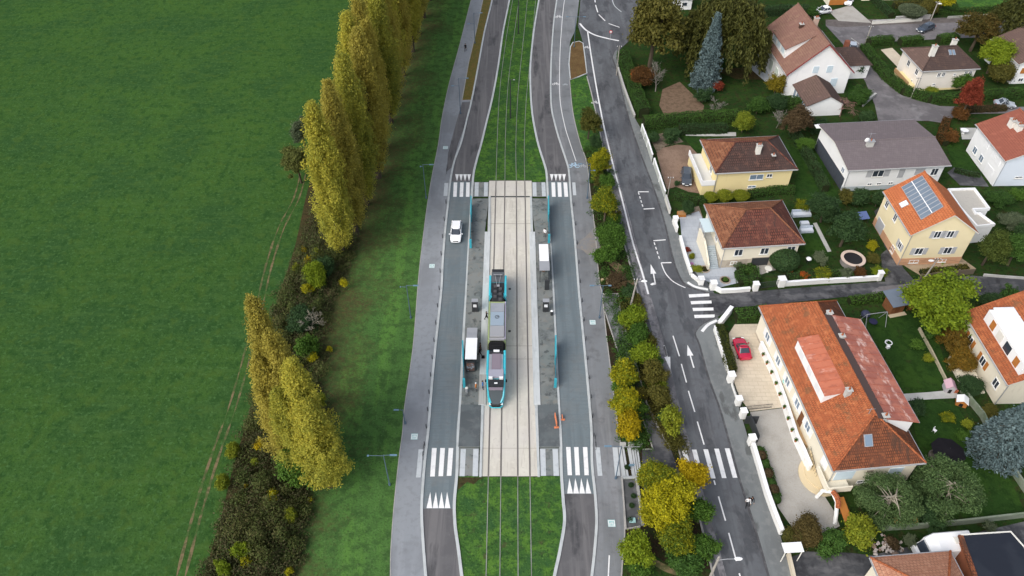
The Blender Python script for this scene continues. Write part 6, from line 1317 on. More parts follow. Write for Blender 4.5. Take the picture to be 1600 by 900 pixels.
# upper garden
for a in (('tree',1022,48,108,L_OLIVE,'large dull olive tree beside the top road junction','tree','broad_tree',1.05),
          ('weep',1133,52,132,L_WEEP,'huge weeping dark tree behind the blue spruce','tree','weeping_cypress',0.95),
          ('tree',1080,66,60,L_DARK,'dark tree filling the gap left of the blue spruce','tree','dark_tree',0.95),
          ('shrub',1003,120,50,L_RUSSET,'russet round bush beside the pale bare tree','shrub','shrub',0.9),
          ('shrub',991,121,24,L_ORANGE,'orange red bush on the street side of the russet bush','shrub','shrub',1.1),
          ('shrub',1122,136,22,L_RED,'dark red shrub at the foot of the blue spruce','shrub','shrub',0.8),
          ('shrub',1213,134,34,leafmat('ochre leaves',[(0.09,0.085,0.012),(0.19,0.15,0.015),(0.26,0.20,0.015)]),'ochre bush at the chalet annex corner','shrub','shrub',1.1),
          ('shrub',1163,190,46,L_YGREEN,'yellow green bush behind the yellow house roof','shrub','shrub',0.9),
          ('tree',1250,186,60,L_BROWN,'brown leafed tree below the chalet annex','tree','brown_tree',0.9),
          ('shrub',1100,150,34,L_DARK,'dark clipped shrub in front of the blue spruce','shrub','shrub',0.7),
          ('shrub',1215,160,44,L_DARK,'dark shrub below the ochre bush','shrub','shrub',0.8),
          ('shrub',1185,165,40,L_HEDGE,'green shrub right of the grey twiggy shrub','shrub','shrub',0.8),
          ('shrub',1048,210,34,L_DARK,'dark shrub on the earth bed above the cobbled yard','shrub','shrub',0.6),
          ('shrub',1020,215,26,L_DARK,'dark shrub behind the pale fence panels','shrub','shrub',0.8),
          ('tuft',1111,308,24,L_YGREEN,'lime spiky shrub in front of the yellow house, street end','shrub','shrub',0.8),
          ('tuft',1133,306,28,L_YGREEN,'lime spiky shrub in front of the yellow house, middle of three','shrub','shrub',0.8),
          ('tuft',1158,306,28,L_YGREEN,'lime spiky shrub in front of the yellow house, house middle','shrub','shrub',0.8),
          ('shrub',1108,290,12,L_DARK,'small dark bush at the yellow house front corner','shrub','shrub',0.9),
          ('shrub',1058,287,10,L_DARK,'small dark bush beside the parked dark car','shrub','shrub',0.9),
          ('shrub',1075,325,26,L_DARK,'dark round bush behind the wooden crate','shrub','shrub',0.9),
          ('shrub',1255,322,26,L_GOLDMIX,'yellowish shrub behind the pale garden furniture','shrub','shrub',0.7),
          ('tree',1291,322,52,L_DARK,'dark evergreen tree behind the pale garden furniture','tree','dark_conifer',0.95),
          ('tree',1324,356,62,L_DARK,'larger dark evergreen tree above the round black pool','tree','dark_conifer',0.95),
          ('shrub',1300,338,34,L_DARK,'dark shrub between the two dark evergreens','shrub','shrub',0.8),
          ('shrub',1322,308,30,L_OLIVE,'olive shrub at the white bungalow front corner','shrub','shrub',0.8),
          ('shrub',1345,308,40,L_DARK,'dark shrub in front of the white bungalow plinth','shrub','shrub',0.8),
          ('shrub',1372,312,28,L_DARK,'dark upright shrub at the solar house back corner','shrub','shrub',1.1),
          ('shrub',1361,384,19,L_YELLOW,'yellow bush between the pool and the dark drive','shrub','shrub',1.1),
          ('shrub',1366,404,24,L_OLIVE,'olive bush below the yellow bush by the pool','shrub','shrub',0.8),
          ('shrub',1374,425,24,L_LIME,'lime bush behind the last white lane pillar','shrub','shrub',0.7),
          ('shrub',1345,426,22,L_RUSSET,'russet bush behind the long lane wall','shrub','shrub',0.7),
          ('shrub',1322,428,24,L_GREYG,'grey green bush behind the long lane wall','shrub','shrub',0.7),
          ('shrub',1285,426,28,L_GOLDMIX,'yellow brown bush behind the long lane wall','shrub','shrub',0.7),
          ('shrub',1256,431,15,L_ORANGE,'orange bush right of the dark lane gate','shrub','shrub',0.9),
          ('shrub',1234,422,14,L_ORANGE,'orange bush beside the gravel patio','shrub','shrub',0.9),
          ('shrub',1280,404,24,L_GREYG,'bluish grey bush right of the clipped dome','shrub','shrub',0.8),
          ('ball',1226,405,46,L_DARK,'big dark clipped dome bush in front of the corner house','shrub','clipped_shrub',0.75),
          ('shrub',1152,413,16,L_GREYG,'pale green shrub against the corner house plinth','shrub','shrub',0.8),
          ('shrub',1090,420,18,L_YGREEN,'lime bush on the corner terrace beside a stone ring','shrub','shrub',0.9),
          ('shrub',1081,401,12,L_GOLDMIX,'yellowish little bush against the terrace wall','shrub','shrub',0.9),
          ('shrub',1074,391,9,L_RED,'dark red little bush against the terrace wall','shrub','shrub',1.0),
          ('shrub',1081,413,8,L_PINK,'pink flowering plant beside the terrace wall','plant','flower_clump',0.9),
          ('shrub',1133,437,9,L_GREEN,'little green bush inside a terrace stone ring','plant','shrub',0.9),
          ('shrub',1398,388,18,L_RUSSET,'russet shrub at the solar house wall','shrub','shrub',0.8),
          ('shrub',1411,378,22,L_GREEN,'green shrub climbing the solar house corner','shrub','shrub',1.0),
          ('tree',1550,388,58,leafmat('dusty green leaves',[(0.05,0.075,0.018),(0.085,0.115,0.024),(0.12,0.15,0.03)]),'dusty green tree right of the solar panel house','tree','broad_tree',0.95),
          ('tree',1588,392,50,L_HEDGE,'dark green tree at the right edge beyond the lane','tree','broad_tree',0.95),
          ('shrub',1580,345,44,L_GREYG,'grey green shrub mass right of the flat annex','shrub','shrub',0.7),
          ('shrub',1560,310,46,L_HEDGE,'green shrub below the blue white house','shrub','shrub',0.6),
          ('shrub',1590,305,28,L_GREEN,'lighter green shrub at the foot of the blue white wall','shrub','shrub',0.7),
          ('shrub',1598,360,36,L_DARK,'dark shrub at the right edge behind the grey green mass','shrub','shrub',0.8),
          ('tree',1472,466,112,L_LIME,'large lime green tree beside the shed and lane','tree','broad_tree',0.85),
          ('shrub',1425,468,36,L_RUSSET,'russet foliage pressed against the lime tree and shed','shrub','shrub',0.9),
          ('shrub',1492,528,66,leafmat('bronze leaves',[(0.07,0.06,0.014),(0.14,0.09,0.016),(0.23,0.12,0.018)]),'bronze shrub mass below the large lime tree','shrub','shrub',0.8),
          ('shrub',1460,510,46,L_HEDGE,'green shrub between lawn corner and lime tree','shrub','shrub',0.7),
          ('shrub',1506,565,56,L_AMBER if False else leafmat('orange green leaves',[(0.06,0.07,0.014),(0.15,0.10,0.016),(0.28,0.15,0.02)]),'orange tinted shrub above the little play houses','shrub','shrub',0.75),
          ('shrub',1520,600,56,L_DARK,'dark green shrub between play houses and terrace steps','shrub','shrub',0.7),
          ('shrub',1450,560,18,L_YGREEN,'yellowish shrub on the stone lawn edging','shrub','shrub',0.8),
          ('shrub',1433,540,20,L_GREEN,'green shrub on the stone lawn edging','shrub','shrub',0.8),
          ('shrub',1550,470,50,L_DARK,'dark hedge like shrub on the lane left of the white dormer','shrub','shrub',0.7),
          ('shrub',1580,468,44,L_HEDGE,'green shrub on the lane behind the white dormer house','shrub','shrub',0.7),
          ('shrub',1432,638,40,L_GREYG if False else L_DARK,'dark spreading bush at the crossing of garden paths','shrub','shrub',0.6),
          ('shrub',1480,650,24,L_GOLDMIX,'yellowish bush beside the little dog house','shrub','shrub',0.9),
          ('shrub',1510,662,22,L_YGREEN,'lime bush between the dog house and concrete fence','shrub','shrub',0.8),
          ('shrub',1505,682,26,L_GREEN,'round green bush in the back lawn corner','shrub','shrub',0.8),
          ('shrub',1545,640,30,L_OLIVE,'olive bush between concrete fence and spruce','shrub','shrub',0.8),
          ('pine',1392,775,92,L_PINE,'blue green pine in front of the orange roofed house','tree','pine_tree',0.95),
          ('pine',1480,758,104,L_PINE,'larger open pine with bare cut limbs on the back lawn','tree','pine_tree',0.95),
          ('shrub',1452,800,60,L_DARK,'dark scrub under the larger open pine','shrub','shrub',0.5),
          ('shrub',1262,832,72,leafmat('brown green hedge leaves',[(0.045,0.040,0.014),(0.085,0.065,0.022),(0.12,0.09,0.03)]),'brown green bush at the foot of the gravel drive','shrub','shrub',0.75),
          ('shrub',1240,842,40,L_OLIVE,'olive bush behind the white canopy','shrub','shrub',0.8),
          ('shrub',1298,846,54,L_HEDGE,'green bush between drive foot and parking court','shrub','shrub',0.7),
          ('shrub',1338,830,62,L_YGREEN,'yellow green bush beside the rust orange panel','shrub','shrub',0.95),
          ('shrub',1420,846,26,L_GREYG,'pale dry bush below the concrete panel wall','shrub','shrub',0.8),
          ('shrub',1460,838,34,L_DARK,'dark bush below the concrete panel wall','shrub','shrub',0.6),
          ('shrub',1548,824,22,L_GREYG,'pale bush tucked behind the black felt roof','shrub','shrub',0.8),
          ('shrub',1392,850,24,L_BROWN,'brown bush beside the heap of pale stones','shrub','shrub',0.6),
          # top right
          ('tree',1517,150,42,L_RED,'red maple at the lane bend, body of the crown','tree','maple_tree',1.55),
          ('shrub',1502,178,34,L_RUSSET,'russet low bush at the foot of the red maple','shrub','shrub',0.6),
          ('tree',1557,84,58,L_LIME,'round yellow green tree right of the dark hip roof','tree','round_tree',0.9),
          ('shrub',1566,112,56,L_OLIVE,'olive shrub below the round yellow green tree','shrub','shrub',0.7),
          ('tree',1530,48,66,leafmat('rust olive leaves',[(0.05,0.05,0.014),(0.09,0.07,0.018),(0.15,0.085,0.02)]),'rusty olive tree overhanging the top street','tree','broad_tree',0.8),
          ('weep',1588,38,84,L_WEEP,'dark weeping conifer in the top right corner','tree','weeping_cypress',0.95),
          ('shrub',1505,132,34,L_GREEN,'green rounded bush against the cream house front','shrub','shrub',0.8),
          ('shrub',1456,142,24,L_YGREEN,'yellowish bush low by the cream house hedge','shrub','shrub',0.7),
          ('tree',1474,4,30,L_YELLOW,'bright yellow tree on the top edge','tree','round_tree',0.9),
          ('shrub',1452,14,40,L_OLIVE,'olive shrub left of the bright yellow top tree','shrub','shrub',0.7),
          ('tuft',1425,18,44,L_GREYG,'pale pampas like hedge plant behind the grey block wall','shrub','shrub',0.6),
          ('shrub',1585,60,30,L_DARK,'dark shrub under the weeping corner conifer','shrub','shrub',0.8),
          ('shrub',1340,105,30,L_DARK,'dark shrub at the chalet right corner','shrub','shrub',0.9),
          ('shrub',1345,150,40,L_HEDGE,'green shrub by the curved stone wall','shrub','shrub',0.8),
          ('shrub',1355,182,30,L_DARK,'dark shrub at the lane below the curved stone wall','shrub','shrub',0.8),
          ('shrub',1270,20,20,L_HEDGE,'green shrub behind the chalet ridge','shrub','shrub',0.9),
          ('shrub',1260,225,40,L_GREEN,'green shrub between yellow house and bungalow','shrub','shrub',0.6),
          ('shrub',1275,195,40,L_DARK,'dark shrub behind the bungalow left corner','shrub','shrub',0.7),
          ('shrub',1488,215,26,L_RUSSET,'russet clipped hedge end by the bungalow','shrub','shrub',0.8)):
    place(a[0], a[1], a[2], a[3], a[4], a[5], a[6], a[7], a[8])
def spruce(bx, by, tx, ty, label, wide, leaf=L_BLUE):
    hh = HT(bx, by, ty); p = P(bx, by); cr, st = make_proto('spruce', 2, 1 if hh > 14 else 2)
    plant('spruce_tree', label, 'tree', cr, st, (p.x,p.y,0), 0.7, (wide, wide, hh/2), leaf)
spruce(1100,136,1123,20,'slender blue spruce standing on the chalet lawn', 6.2)
p = P(1567,662,5.5); cr, st = make_proto('spruce', 2, 3); plant('spruce_tree', 'large blue grey spruce beside the diagonal concrete fence', 'tree', cr, st, (p.x+1.1,p.y-0.6,0), 0.3, (6.6,6.6,5.4), L_BLUE)
for i, (x, y_) in enumerate(((1186,704),(1189,712),(1195,726),(1200,740),(1206,755),(1209,765),(1213,780))):
    place('ball', x, y_, 17 if i % 2 else 15, L_BROWN if i % 2 else L_HEDGE, f'{("green ball","brown clipped ball","green clipped ball","brown ball","green ball","brown ball","green clipped ball")[i]} shrub behind the long white wall, {ORD[i]} down from its pillar', 'shrub', 'clipped_shrub', 0.95, group='clipped balls along the white wall')
# hedges
hedge([(972,92),(984,130),(1000,170),(1006,184)], 2.2, 2.0, L_HEDGE, 'dark green hedge along the street below the big olive tree', 1)
hedge([(1004,200),(1050,196),(1100,192),(1150,190)], 1.8, 2.2, L_HEDGE, 'dark hedge between chalet garden and cobbled yard', 2)
hedge([(1060,208),(1100,207),(1135,206)], 1.4, 1.6, L_DARK, 'second darker hedge behind the yellow house lawn', 3)
hedge([(1190,172),(1240,168),(1290,166)], 2.0, 2.0, L_HEDGE, 'hedge below the ochre bush and chalet annex', 4)
hedge([(1052,310),(1090,318),(1102,316)], 1.2, 1.0, L_HEDGE, 'low green hedge at the cobbled yard bottom', 5)
hedge([(1168,308),(1225,300),(1240,302)], 1.2, 1.2, L_HEDGE, 'green hedge between yellow house and corner house', 6)
hedge([(1238,210),(1262,250),(1288,300)], 1.4, 1.5, L_DARK, 'dark hedge descending right of the yellow house', 7)
hedge([(1152,424),(1176,421),(1180,440),(1158,444),(1153,428)], 1.3, 0.8, L_HEDGE, 'square clipped hedge on the corner terrace', 8, wob=0.04)
hedge([(1228,436),(1280,432),(1330,430)], 1.2, 0.8, L_HEDGE, 'low hedge behind the long white lane wall', 9)
hedge([(1122,514),(1132,548),(1143,586)], 1.2, 1.2, leafmat('mixed hedge leaves',[(0.035,0.050,0.012),(0.065,0.075,0.014),(0.085,0.06,0.02)]), 'brown green hedge between white wall and red car', 10)
hedge([(1148,498),(1172,496),(1198,492)], 1.8, 1.3, L_HEDGE, 'green hedge along the lane above the red car', 11)
hedge([(1325,474),(1370,468),(1415,463)], 1.2, 0.9, L_GREEN, 'low bright green hedge along the lane behind the swing frame', 12)
hedge([(1186,704),(1198,735),(1212,780)], 0.9, 0.7, L_HEDGE, 'low green hedge under the clipped balls', 13)
hedge([(1355,72),(1372,69),(1393,68)], 1.8, 1.6, L_HEDGE, 'clipped hedge end on the top street by the orange gate', 14)
hedge([(1347,78),(1364,100),(1385,125),(1412,147),(1450,158),(1500,158),(1535,154),(1598,150)], 1.9, 1.5, L_HEDGE, 'long clipped green hedge round the cream house', 15)
hedge([(1404,70),(1438,66)], 1.8, 1.4, L_HEDGE, 'short clipped hedge on the top street right of the orange gate', 16)
hedge([(1464,66),(1494,62)], 1.8, 1.4, L_HEDGE, 'short clipped hedge on the top street near the dark car', 17)
hedge([(1190,24),(1225,22),(1262,22)], 2.0, 1.8, L_DARK, 'dark hedge behind the chalet roof', 18)
hedge([(1360,-2),(1378,14),(1392,28)], 1.3, 1.2, L_DARK, 'dark hedge between two yards at the top', 19)
hedge([(1462,22),(1520,19),(1570,15)], 1.2, 1.0, L_HEDGE, 'hedge below the bright lawn at the top', 20)
hedge([(1478,190),(1472,206),(1468,218),(1476,228)], 1.3, 1.0, L_RUSSET, 'brown curved hedge right of the bungalow', 21)
hedge([(1490,176),(1530,174),(1570,172)], 1.2, 1.0, L_BROWN, 'brown hedge along the lane by the silver car', 22)
hedge([(1437,428),(1480,424),(1510,420)], 0.9, 0.7, L_OLIVE, 'olive hedge in the sandy yard', 23)
hedge([(1395,12),(1440,9),(1470,8)], 1.4, 1.2, L_OLIVE, 'olive hedge behind the pampas plants', 24)
hedge([(1490,268),(1512,274),(1530,276)], 0.8, 0.7, L_DARK, 'low dark hedge edging the lawn by the blue white house', 25)
# ------------------------------------------------------------------ vehicles
def car(front, back, paint, label, name='parked_car', kindc='hatch', L=None, group='parked and moving cars', Wd=1.78, Hh=1.48):
    a, b = P(*front, 0.7), P(*back, 0.7); d = (a-b).xy; c = (a+b)/2; L = L or min(max(d.length,3.8),4.6)
    rz = math.atan2(-d.x, d.y); r0 = thing(name, label, 'car', (c.x, c.y, 0.03), rz, group)
    w = Wd/2; hl = L/2
    # hull: stations along y (rear to front): (y, half width, bottom, belt)
    ST = [(-hl,w*.74,.42,.70),(-hl+.10,w*.90,.28,.88),(-hl+.45,w*.98,.20,.93),(-hl*.35,w,.18,.92),(hl*.25,w,.18,.90),(hl-.95,w*.98,.19,.86),(hl-.40,w*.93,.22,.76),(hl-.10,w*.82,.28,.64),(hl,w*.66,.36,.52)]
    rings = []
    for y_, ww, zb, zt in ST:
        rings.append([(-ww*.80,y_,zb),(-ww*.97,y_,zb+.14),(-ww,y_,(zb+zt)/2+.06),(-ww*.95,y_,zt-.05),(-ww*.80,y_,zt),(0,y_,zt+.025),(ww*.80,y_,zt),(ww*.95,y_,zt-.05),(ww,y_,(zb+zt)/2+.06),(ww*.97,y_,zb+.14),(ww*.80,y_,zb)])
    mb = MB(); mb.loft(rings, paint); body = mb.build('body', r0, smooth=False)
    # glasshouse
    yb0, yb1, yt0, yt1 = -hl+.22, hl-1.25, -hl+.62, hl-2.05
    if kindc == 'sedan': yb0, yt0 = -hl+.75, -hl+1.35
    def rr(y0, y1, ww, z, k=.16): return [(-ww,y0+k,z),(-ww+k,y0,z),(ww-k,y0,z),(ww,y0+k,z),(ww,y1-k*1.6,z),(ww-k*1.6,y1,z),(-ww+k*1.6,y1,z),(-ww,y1-k*1.6,z)]
    mb = MB(); mb.loft([rr(yb0,yb1,w*.88,.90), rr(yt0,yt1,w*.70,Hh-.05)], GLASS); mb.build('glazing', r0)
    mb = MB(); mb.loft([rr(yt0-.05,yt1+.06,w*.735,Hh-.07), rr(yt0+.04,yt1-.04,w*.67,Hh)], paint)
    for s_ in (-1, 1):
        for (ya, yb_, tt) in ((yb1-.02,yt1+.02,.05),((yb0+yb1)/2-.05,(yt0+yt1)/2,.045),(yb0+.05,yt0,.10)): mb.tube([(s_*w*.885,ya,.90),(s_*w*.72,yb_,Hh-.05)], tt*.7, paint, 5)
    mb.build('roof', r0)
    for s_ in (-1, 1):
        q = MB(); q.cbox((s_*(w+.10),yb1-.10,.96),(.20,.10,.13),paint); q.build('wing_mirror', r0)
        q = MB(); q.cbox((s_*w*.66,hl-.16,.62),(.34,.20,.12),M('headlamp glass',(0.75,0.78,0.8),rough=.15)); q.build('headlight', r0)
        q = MB(); q.cbox((s_*w*.80,-hl+.06,.78),(.22,.12,.20),M('tail lamp red',(0.30,0.012,0.012),rough=.2)); q.build('tail_light', r0)
        for y_ in (-hl+.78, hl-.80):
            q = MB(); n = 16; q.loft([[(s_*(w-.20),y_+.31*math.cos(2*math.pi*i/n),.31+.31*math.sin(2*math.pi*i/n)) for i in range(n)],[(s_*(w+.012),y_+.31*math.cos(2*math.pi*i/n),.31+.31*math.sin(2*math.pi*i/n)) for i in range(n)]], BLACK); wh = q.build('wheel', r0)
            q = MB(); q.loft([[(s_*(w+.013),y_+.19*math.cos(2*math.pi*i/n),.31+.19*math.sin(2*math.pi*i/n)) for i in range(n)],[(s_*(w+.022),y_+.17*math.cos(2*math.pi*i/n),.31+.17*math.sin(2*math.pi*i/n)) for i in range(n)]], ZINC); q.build('rim', wh)
    q = MB(); q.cbox((0,hl-.005,.46),(.52,.03,.11),WHITE); q.build('number_plate', r0)
    q = MB(); q.cbox((0,hl-.05,.60),(.80,.12,.08),BLACK); q.build('grille', r0)
    return r0
CW = M('white car paint',(0.82,0.83,0.85),rough=.25,coat=.6,spec=.5); CS = M('silver car paint',(0.50,0.54,0.60),rough=.28,metal=.4,coat=.6); CR_ = M('crimson car paint',(0.42,0.012,0.045),rough=.25,coat=.7,spec=.5)
CD = M('dark grey car paint',(0.055,0.065,0.08),rough=.22,coat=.7,spec=.5); CB = M('dark blue car paint',(0.035,0.05,0.075),rough=.22,coat=.7,spec=.5)
car((711.5,378),(714,345.5),CW,'white car driving on the stop carriageway beside the platform',name='moving_car')
car((1073.5,290),(1072.5,261),CD,'dark grey car parked on the brown cobbled yard')
car((1153,527),(1166,561),CR_,'crimson car parked on the cream drive by the orange roof',kindc='sedan')
car((1274,18),(1297,14),CW,'white car parked in the yard by the orange garage door')
car((1334,83),(1331,68),CS,'silver car at the lane mouth beside the chalet wing')
car((1434,48),(1459,38.5),CB,'dark blue car driving along the top street',name='moving_car')
car((1586,163),(1555,160),CS,'pale silver car parked by the hedge at right edge',kindc='sedan')
car((1325,6),(1327,-6),CW,'white car half hidden at the top edge in the yard')
# motorhome
p = P(1468,868,0); r0 = thing('motorhome', 'white motorhome parked behind the pale terracotta roof', 'motorhome', (p.x,p.y+0.2,0), R(95))
mb = MB(); mb.loft([[(-1.1,y_,.45),(1.1,y_,.45),(1.15,y_,1.2),(1.1,y_,2.75),(.95,y_,2.9),(-.95,y_,2.9),(-1.1,y_,2.75),(-1.15,y_,1.2)] for y_ in (-2.6,1.2)]+[[(-.9,2.2,.45),(.9,2.2,.45),(.95,2.2,1.2),(.9,2.2,2.35),(.75,2.2,2.5),(-.75,2.2,2.5),(-.9,2.2,2.35),(-.95,2.2,1.2)]], WHITE, ); mb.build('body', r0)
mb = MB(); mb.loft([[(-.9,2.2,.45),(.9,2.2,.45),(.95,2.2,1.35),(-.95,2.2,1.35)],[(-.8,3.0,.45),(.8,3.0,.45),(.75,3.0,1.15),(-.75,3.0,1.15)]], WHITE); mb.build('bonnet', r0)
mb = MB(); mb.loft([[(-.8,2.21,1.4),(.8,2.21,1.4),(.7,2.21,2.2),(-.7,2.21,2.2)],[(-.72,2.7,1.3),(.72,2.7,1.3),(.66,2.35,2.15),(-.66,2.35,2.15)]], GLASS); mb.build('windscreen', r0)
mb = MB(); mb.box(-.35,-1.2,2.9,.35,-.5,3.02,OFFWHITE); mb.build('roof_vent', r0)
for sx in (-1,1):
    for y_ in (-1.6,2.0): q = MB(); n=14; q.loft([[(sx*x_,y_+.34*math.cos(2*math.pi*i/n),.34+.34*math.sin(2*math.pi*i/n)) for i in range(n)] for x_ in (.85,1.12)], BLACK); q.build('wheel', r0)
# tram
ya, yb = P(775,633,1.0).y, P(777,417.5,3.0).y; xm = (P(763,744).x+P(782.5,744).x)/2; TL = yb-ya
xm2 = (P(775,283).x+P(789,283).x)/2
r0 = thing('tram', 'turquoise low floor tram standing at the left platform', 'tram', (xm+(xm2-xm)*0.35, ya, 0.06), math.atan2(-(xm2-xm), P(775,283).y-P(763,744).y))
TQ = M('tram turquoise',(0.05,0.46,0.56),rough=.3,coat=.4); TLIME = M('tram lime panel',(0.34,0.42,0.20),rough=.4); TLIL = M('tram lilac panel',(0.48,0.42,0.55),rough=.4)
ROOFG = M('tram roof grey',(0.28,0.30,0.33),[(1.0,(0.23,0.25,0.28),0.5,0.7,0.6)],rough=.5); ROOFB = M('tram roof blue grey',(0.27,0.335,0.40),rough=.5); ROOFM = M('tram roof mauve',(0.215,0.18,0.215),rough=.6); ROOFW = M('tram roof silver',(0.42,0.42,0.43),rough=.35,metal=.4); TBLK = M('tram roof black',(0.022,0.024,0.028),[(4,(0.05,0.05,0.052),0.55,0.7,0.6)],rough=.6)
w = 1.2
def sect(y_, hw, zt, zb=.25, rk=.22):
    return [(-hw*.92,y_,zb),(-hw,y_,zb+.4),(-hw,y_,zt-.55),(-hw+rk,y_,zt),(hw-rk,y_,zt),(hw,y_,zt-.55),(hw,y_,zb+.4),(hw*.92,y_,zb)]
def module(name, y0, y1, paint, nose=0):
    mb = MB(); rs = []
    if nose == -1: rs = [sect(y0,.52,1.15,.35,.12),sect(y0+.18,.78,1.35,.3,.14),sect(y0+.7,1.00,1.80,.27),sect(y0+1.6,1.13,2.55),sect(y0+2.5,1.19,3.15),sect(y0+3.2,1.2,3.25)]
    else: rs = [sect(y0,w,3.25)]
    if nose == 1: rs += [sect(y1-3.2,1.2,3.25),sect(y1-2.5,1.19,3.15),sect(y1-1.6,1.13,2.55),sect(y1-.7,1.00,1.80,.27),sect(y1-.18,.78,1.35,.3,.14),sect(y1,.52,1.15,.35,.12)]
    else: rs += [sect(y1,w,3.25)]
    mb.loft(rs, paint); m_ = mb.build(name, r0)
    if nose:
        ye, sg = (y0, 1) if nose == -1 else (y1, -1)
        q = MB(); q.loft([sect(ye-sg*.05,.50,1.13,.55,.12), sect(ye+sg*.13,.75,1.33,.55,.14)][::1], M('tram nose glass',(0.02,0.026,0.03),rough=.12,spec=.6)); q.build('nose_cover', m_)
        q = MB(); q.tube([(-.86,ye+sg*.30,.55),(-.56,ye-sg*.04,.47),(.56,ye-sg*.04,.47),(.86,ye+sg*.30,.55)], .09, TQ, 6); q.build('bumper', m_)
    return m_
def sidewin(parent, y0, y1):
    for s_ in (-1,1):
        q = MB(); q.box(s_*(w+.004)-.006, y0, 1.25, s_*(w+.004)+.006, y1, 2.55, GLASS); q.build('side_window', parent)
yof = lambda py, hh=3.35: P(775,py,hh).y - ya
e1, e2, e3, e4 = yof(548), yof(530), yof(471), yof(463)
fm = module('cab_module', 0, e1, TQ, -1); mm = module('middle_module', e2, e3, TLIME, 0); bm_ = module('cab_module', e4, TL, TQ, 1)
sidewin(fm, 3.4, e1-.3); sidewin(mm, e2+.4, e3-.4); sidewin(bm_, e4+.3, TL-3.4)
def bellows(y0, y1): q = MB(); q.loft([sect(y_,w*(.93 if i%2 else .86),3.1 if i%2 else 2.98,.3) for i,y_ in enumerate(np.linspace(y0+.01,y1-.01,9))], BLACK); q.build('bellows', r0)
bellows(e1, e2); bellows(e3, e4)
# windscreens: dark glass over the sloping nose
def screen(y0, sgn):
    q = MB(); f = lambda d, hw, z: [(-hw,y0+sgn*d,z),(hw,y0+sgn*d,z)]
    rows_ = [f(.02,.40,1.17),f(.18,.64,1.36),f(.70,.82,1.82),f(1.6,.94,2.56),f(2.4,.98,3.08)]
    vs = []; 
    for a, b in rows_: vs += [Vector(a)+Vector((0,-sgn*.03,.045)), Vector(b)+Vector((0,-sgn*.03,.045))]
    q.add(vs, [(0,1,3,2),(2,3,5,4),(4,5,7,6),(6,7,9,8)], M('tram windscreen',(0.03,0.045,0.05),rough=.06,spec=.8)); return q
screen(0,1).build('windscreen', fm); screen(TL,-1).build('windscreen', bm_)
q = MB(); q.add([(-.80,.84,1.99),(.80,.84,1.99),(.86,1.2,2.29),(-.86,1.2,2.29)],[(0,1,2,3)],M('pale dashboard',(0.42,0.60,0.56))); q.build('painted_reflection', fm)  # pale reflection painted onto the windscreen glass
for s_ in (-1,1):
    q = MB(); q.tube([(s_*1.08,3.0,3.28),(s_*1.08,e1-.05,3.30)], .17, TQ, 8); q.build('roof_fairing', fm)
    q = MB(); q.tube([(s_*1.08,e2+.05,3.28),(s_*1.08,e3-.05,3.28)], .09, TLIME if s_ < 0 else TLIL, 8); q.build('roof_fairing', mm)
    q = MB(); q.tube([(s_*1.08,e4+.05,3.30),(s_*1.08,TL-2.2,3.28)], .17, TQ, 8); q.build('roof_fairing', bm_)
    q = MB(); q.tube([(s_*.62,.12,1.30),(s_*.92,.7,1.86),(s_*1.04,1.6,2.60),(s_*1.09,2.5,3.14),(s_*1.08,3.1,3.28)], .10, TQ, 6); q.build('nose_fairing', fm)
    q = MB(); q.cbox((s_*1.30,2.6,2.5),(.16,.14,.40),BLACK); q.build('wing_mirror', fm)
    q = MB(); q.cbox((s_*.72,.20,.95),(.26,.26,.14),M('headlamp glass',(0.75,0.78,0.8))); q.build('headlight', fm)
def top(parent, y0, y1, hw, z1, m_, name='roof_unit', z0=3.22):
    q = MB(); q.box(-hw, y0, z0, hw, y1, z1, m_); return q.build(name, parent)
Yp = lambda a: yof(a, 3.5)
top(fm, Yp(589.5)+0, Yp(577.5)-.03, .93, 3.55, M('tram roof lavender',(0.32,0.32,0.38),rough=.5)); top(fm, Yp(577), Yp(553), .58, 3.50, ROOFM)
for s_ in (-1,1): q = MB(); q.box(s_*.72-.2, Yp(577), 3.22, s_*.72+.12, Yp(553), 3.40, ROOFG); q.build('roof_unit', fm); q = MB(); q.box(s_*.66-.24,Yp(592),3.22,s_*.66+.24,Yp(589.7),3.66,WHITE); q.build('aircon_box', fm)
top(fm, Yp(603), Yp(592.3), .90, 3.36, TBLK); top(fm, Yp(599.2), Yp(597.3), .20, 3.42, WHITE, 'roof_sign', 3.36); top(fm, Yp(608), Yp(604), .86, 3.30, ROOFM)
top(fm, Yp(552.5), e1-.1, .93, 3.36, TBLK); top(fm, Yp(549.5), Yp(546.5), .38, 3.46, WHITE, 'roof_sign', 3.36)
top(mm, Yp(530.5), Yp(527.5), .98, 3.40, ROOFW); top(mm, Yp(526.8), Yp(510.3), .93, 3.62, ROOFW); top(mm, Yp(509.7), Yp(488.5), .90, 3.60, ROOFB); top(mm, Yp(488), Yp(474.5), .93, 3.58, ROOFG)
q = MB(); yc = Yp(496.5); q.ring((0,yc),.24,.30,3.61,3.64,DARK,16); q.cbox((.05,yc,3.63),(.30,.08,.04),DARK,.3); q.build('roof_fan', mm)
top(bm_, Yp(470), Yp(457), .80, 3.40, TBLK); top(bm_, Yp(456), Yp(441), .92, 3.34, TBLK); top(bm_, Yp(440), Yp(425), .92, 3.42, M('tram roof dark',(0.10,0.11,0.12),rough=.5)); top(bm_, Yp(424), Yp(419.5), .88, 3.30, TBLK)
for i, yy in enumerate(np.linspace(Yp(468), Yp(448), 6)):
    q = MB(); q.cbox(((-1)**i*.35,yy,3.50),(.42,.42,.24),M('roof resistor',(0.07,0.07,0.075),rough=.5)); q.build('roof_unit', bm_)
q = MB(); y0p, y1p = Yp(447), Yp(431)
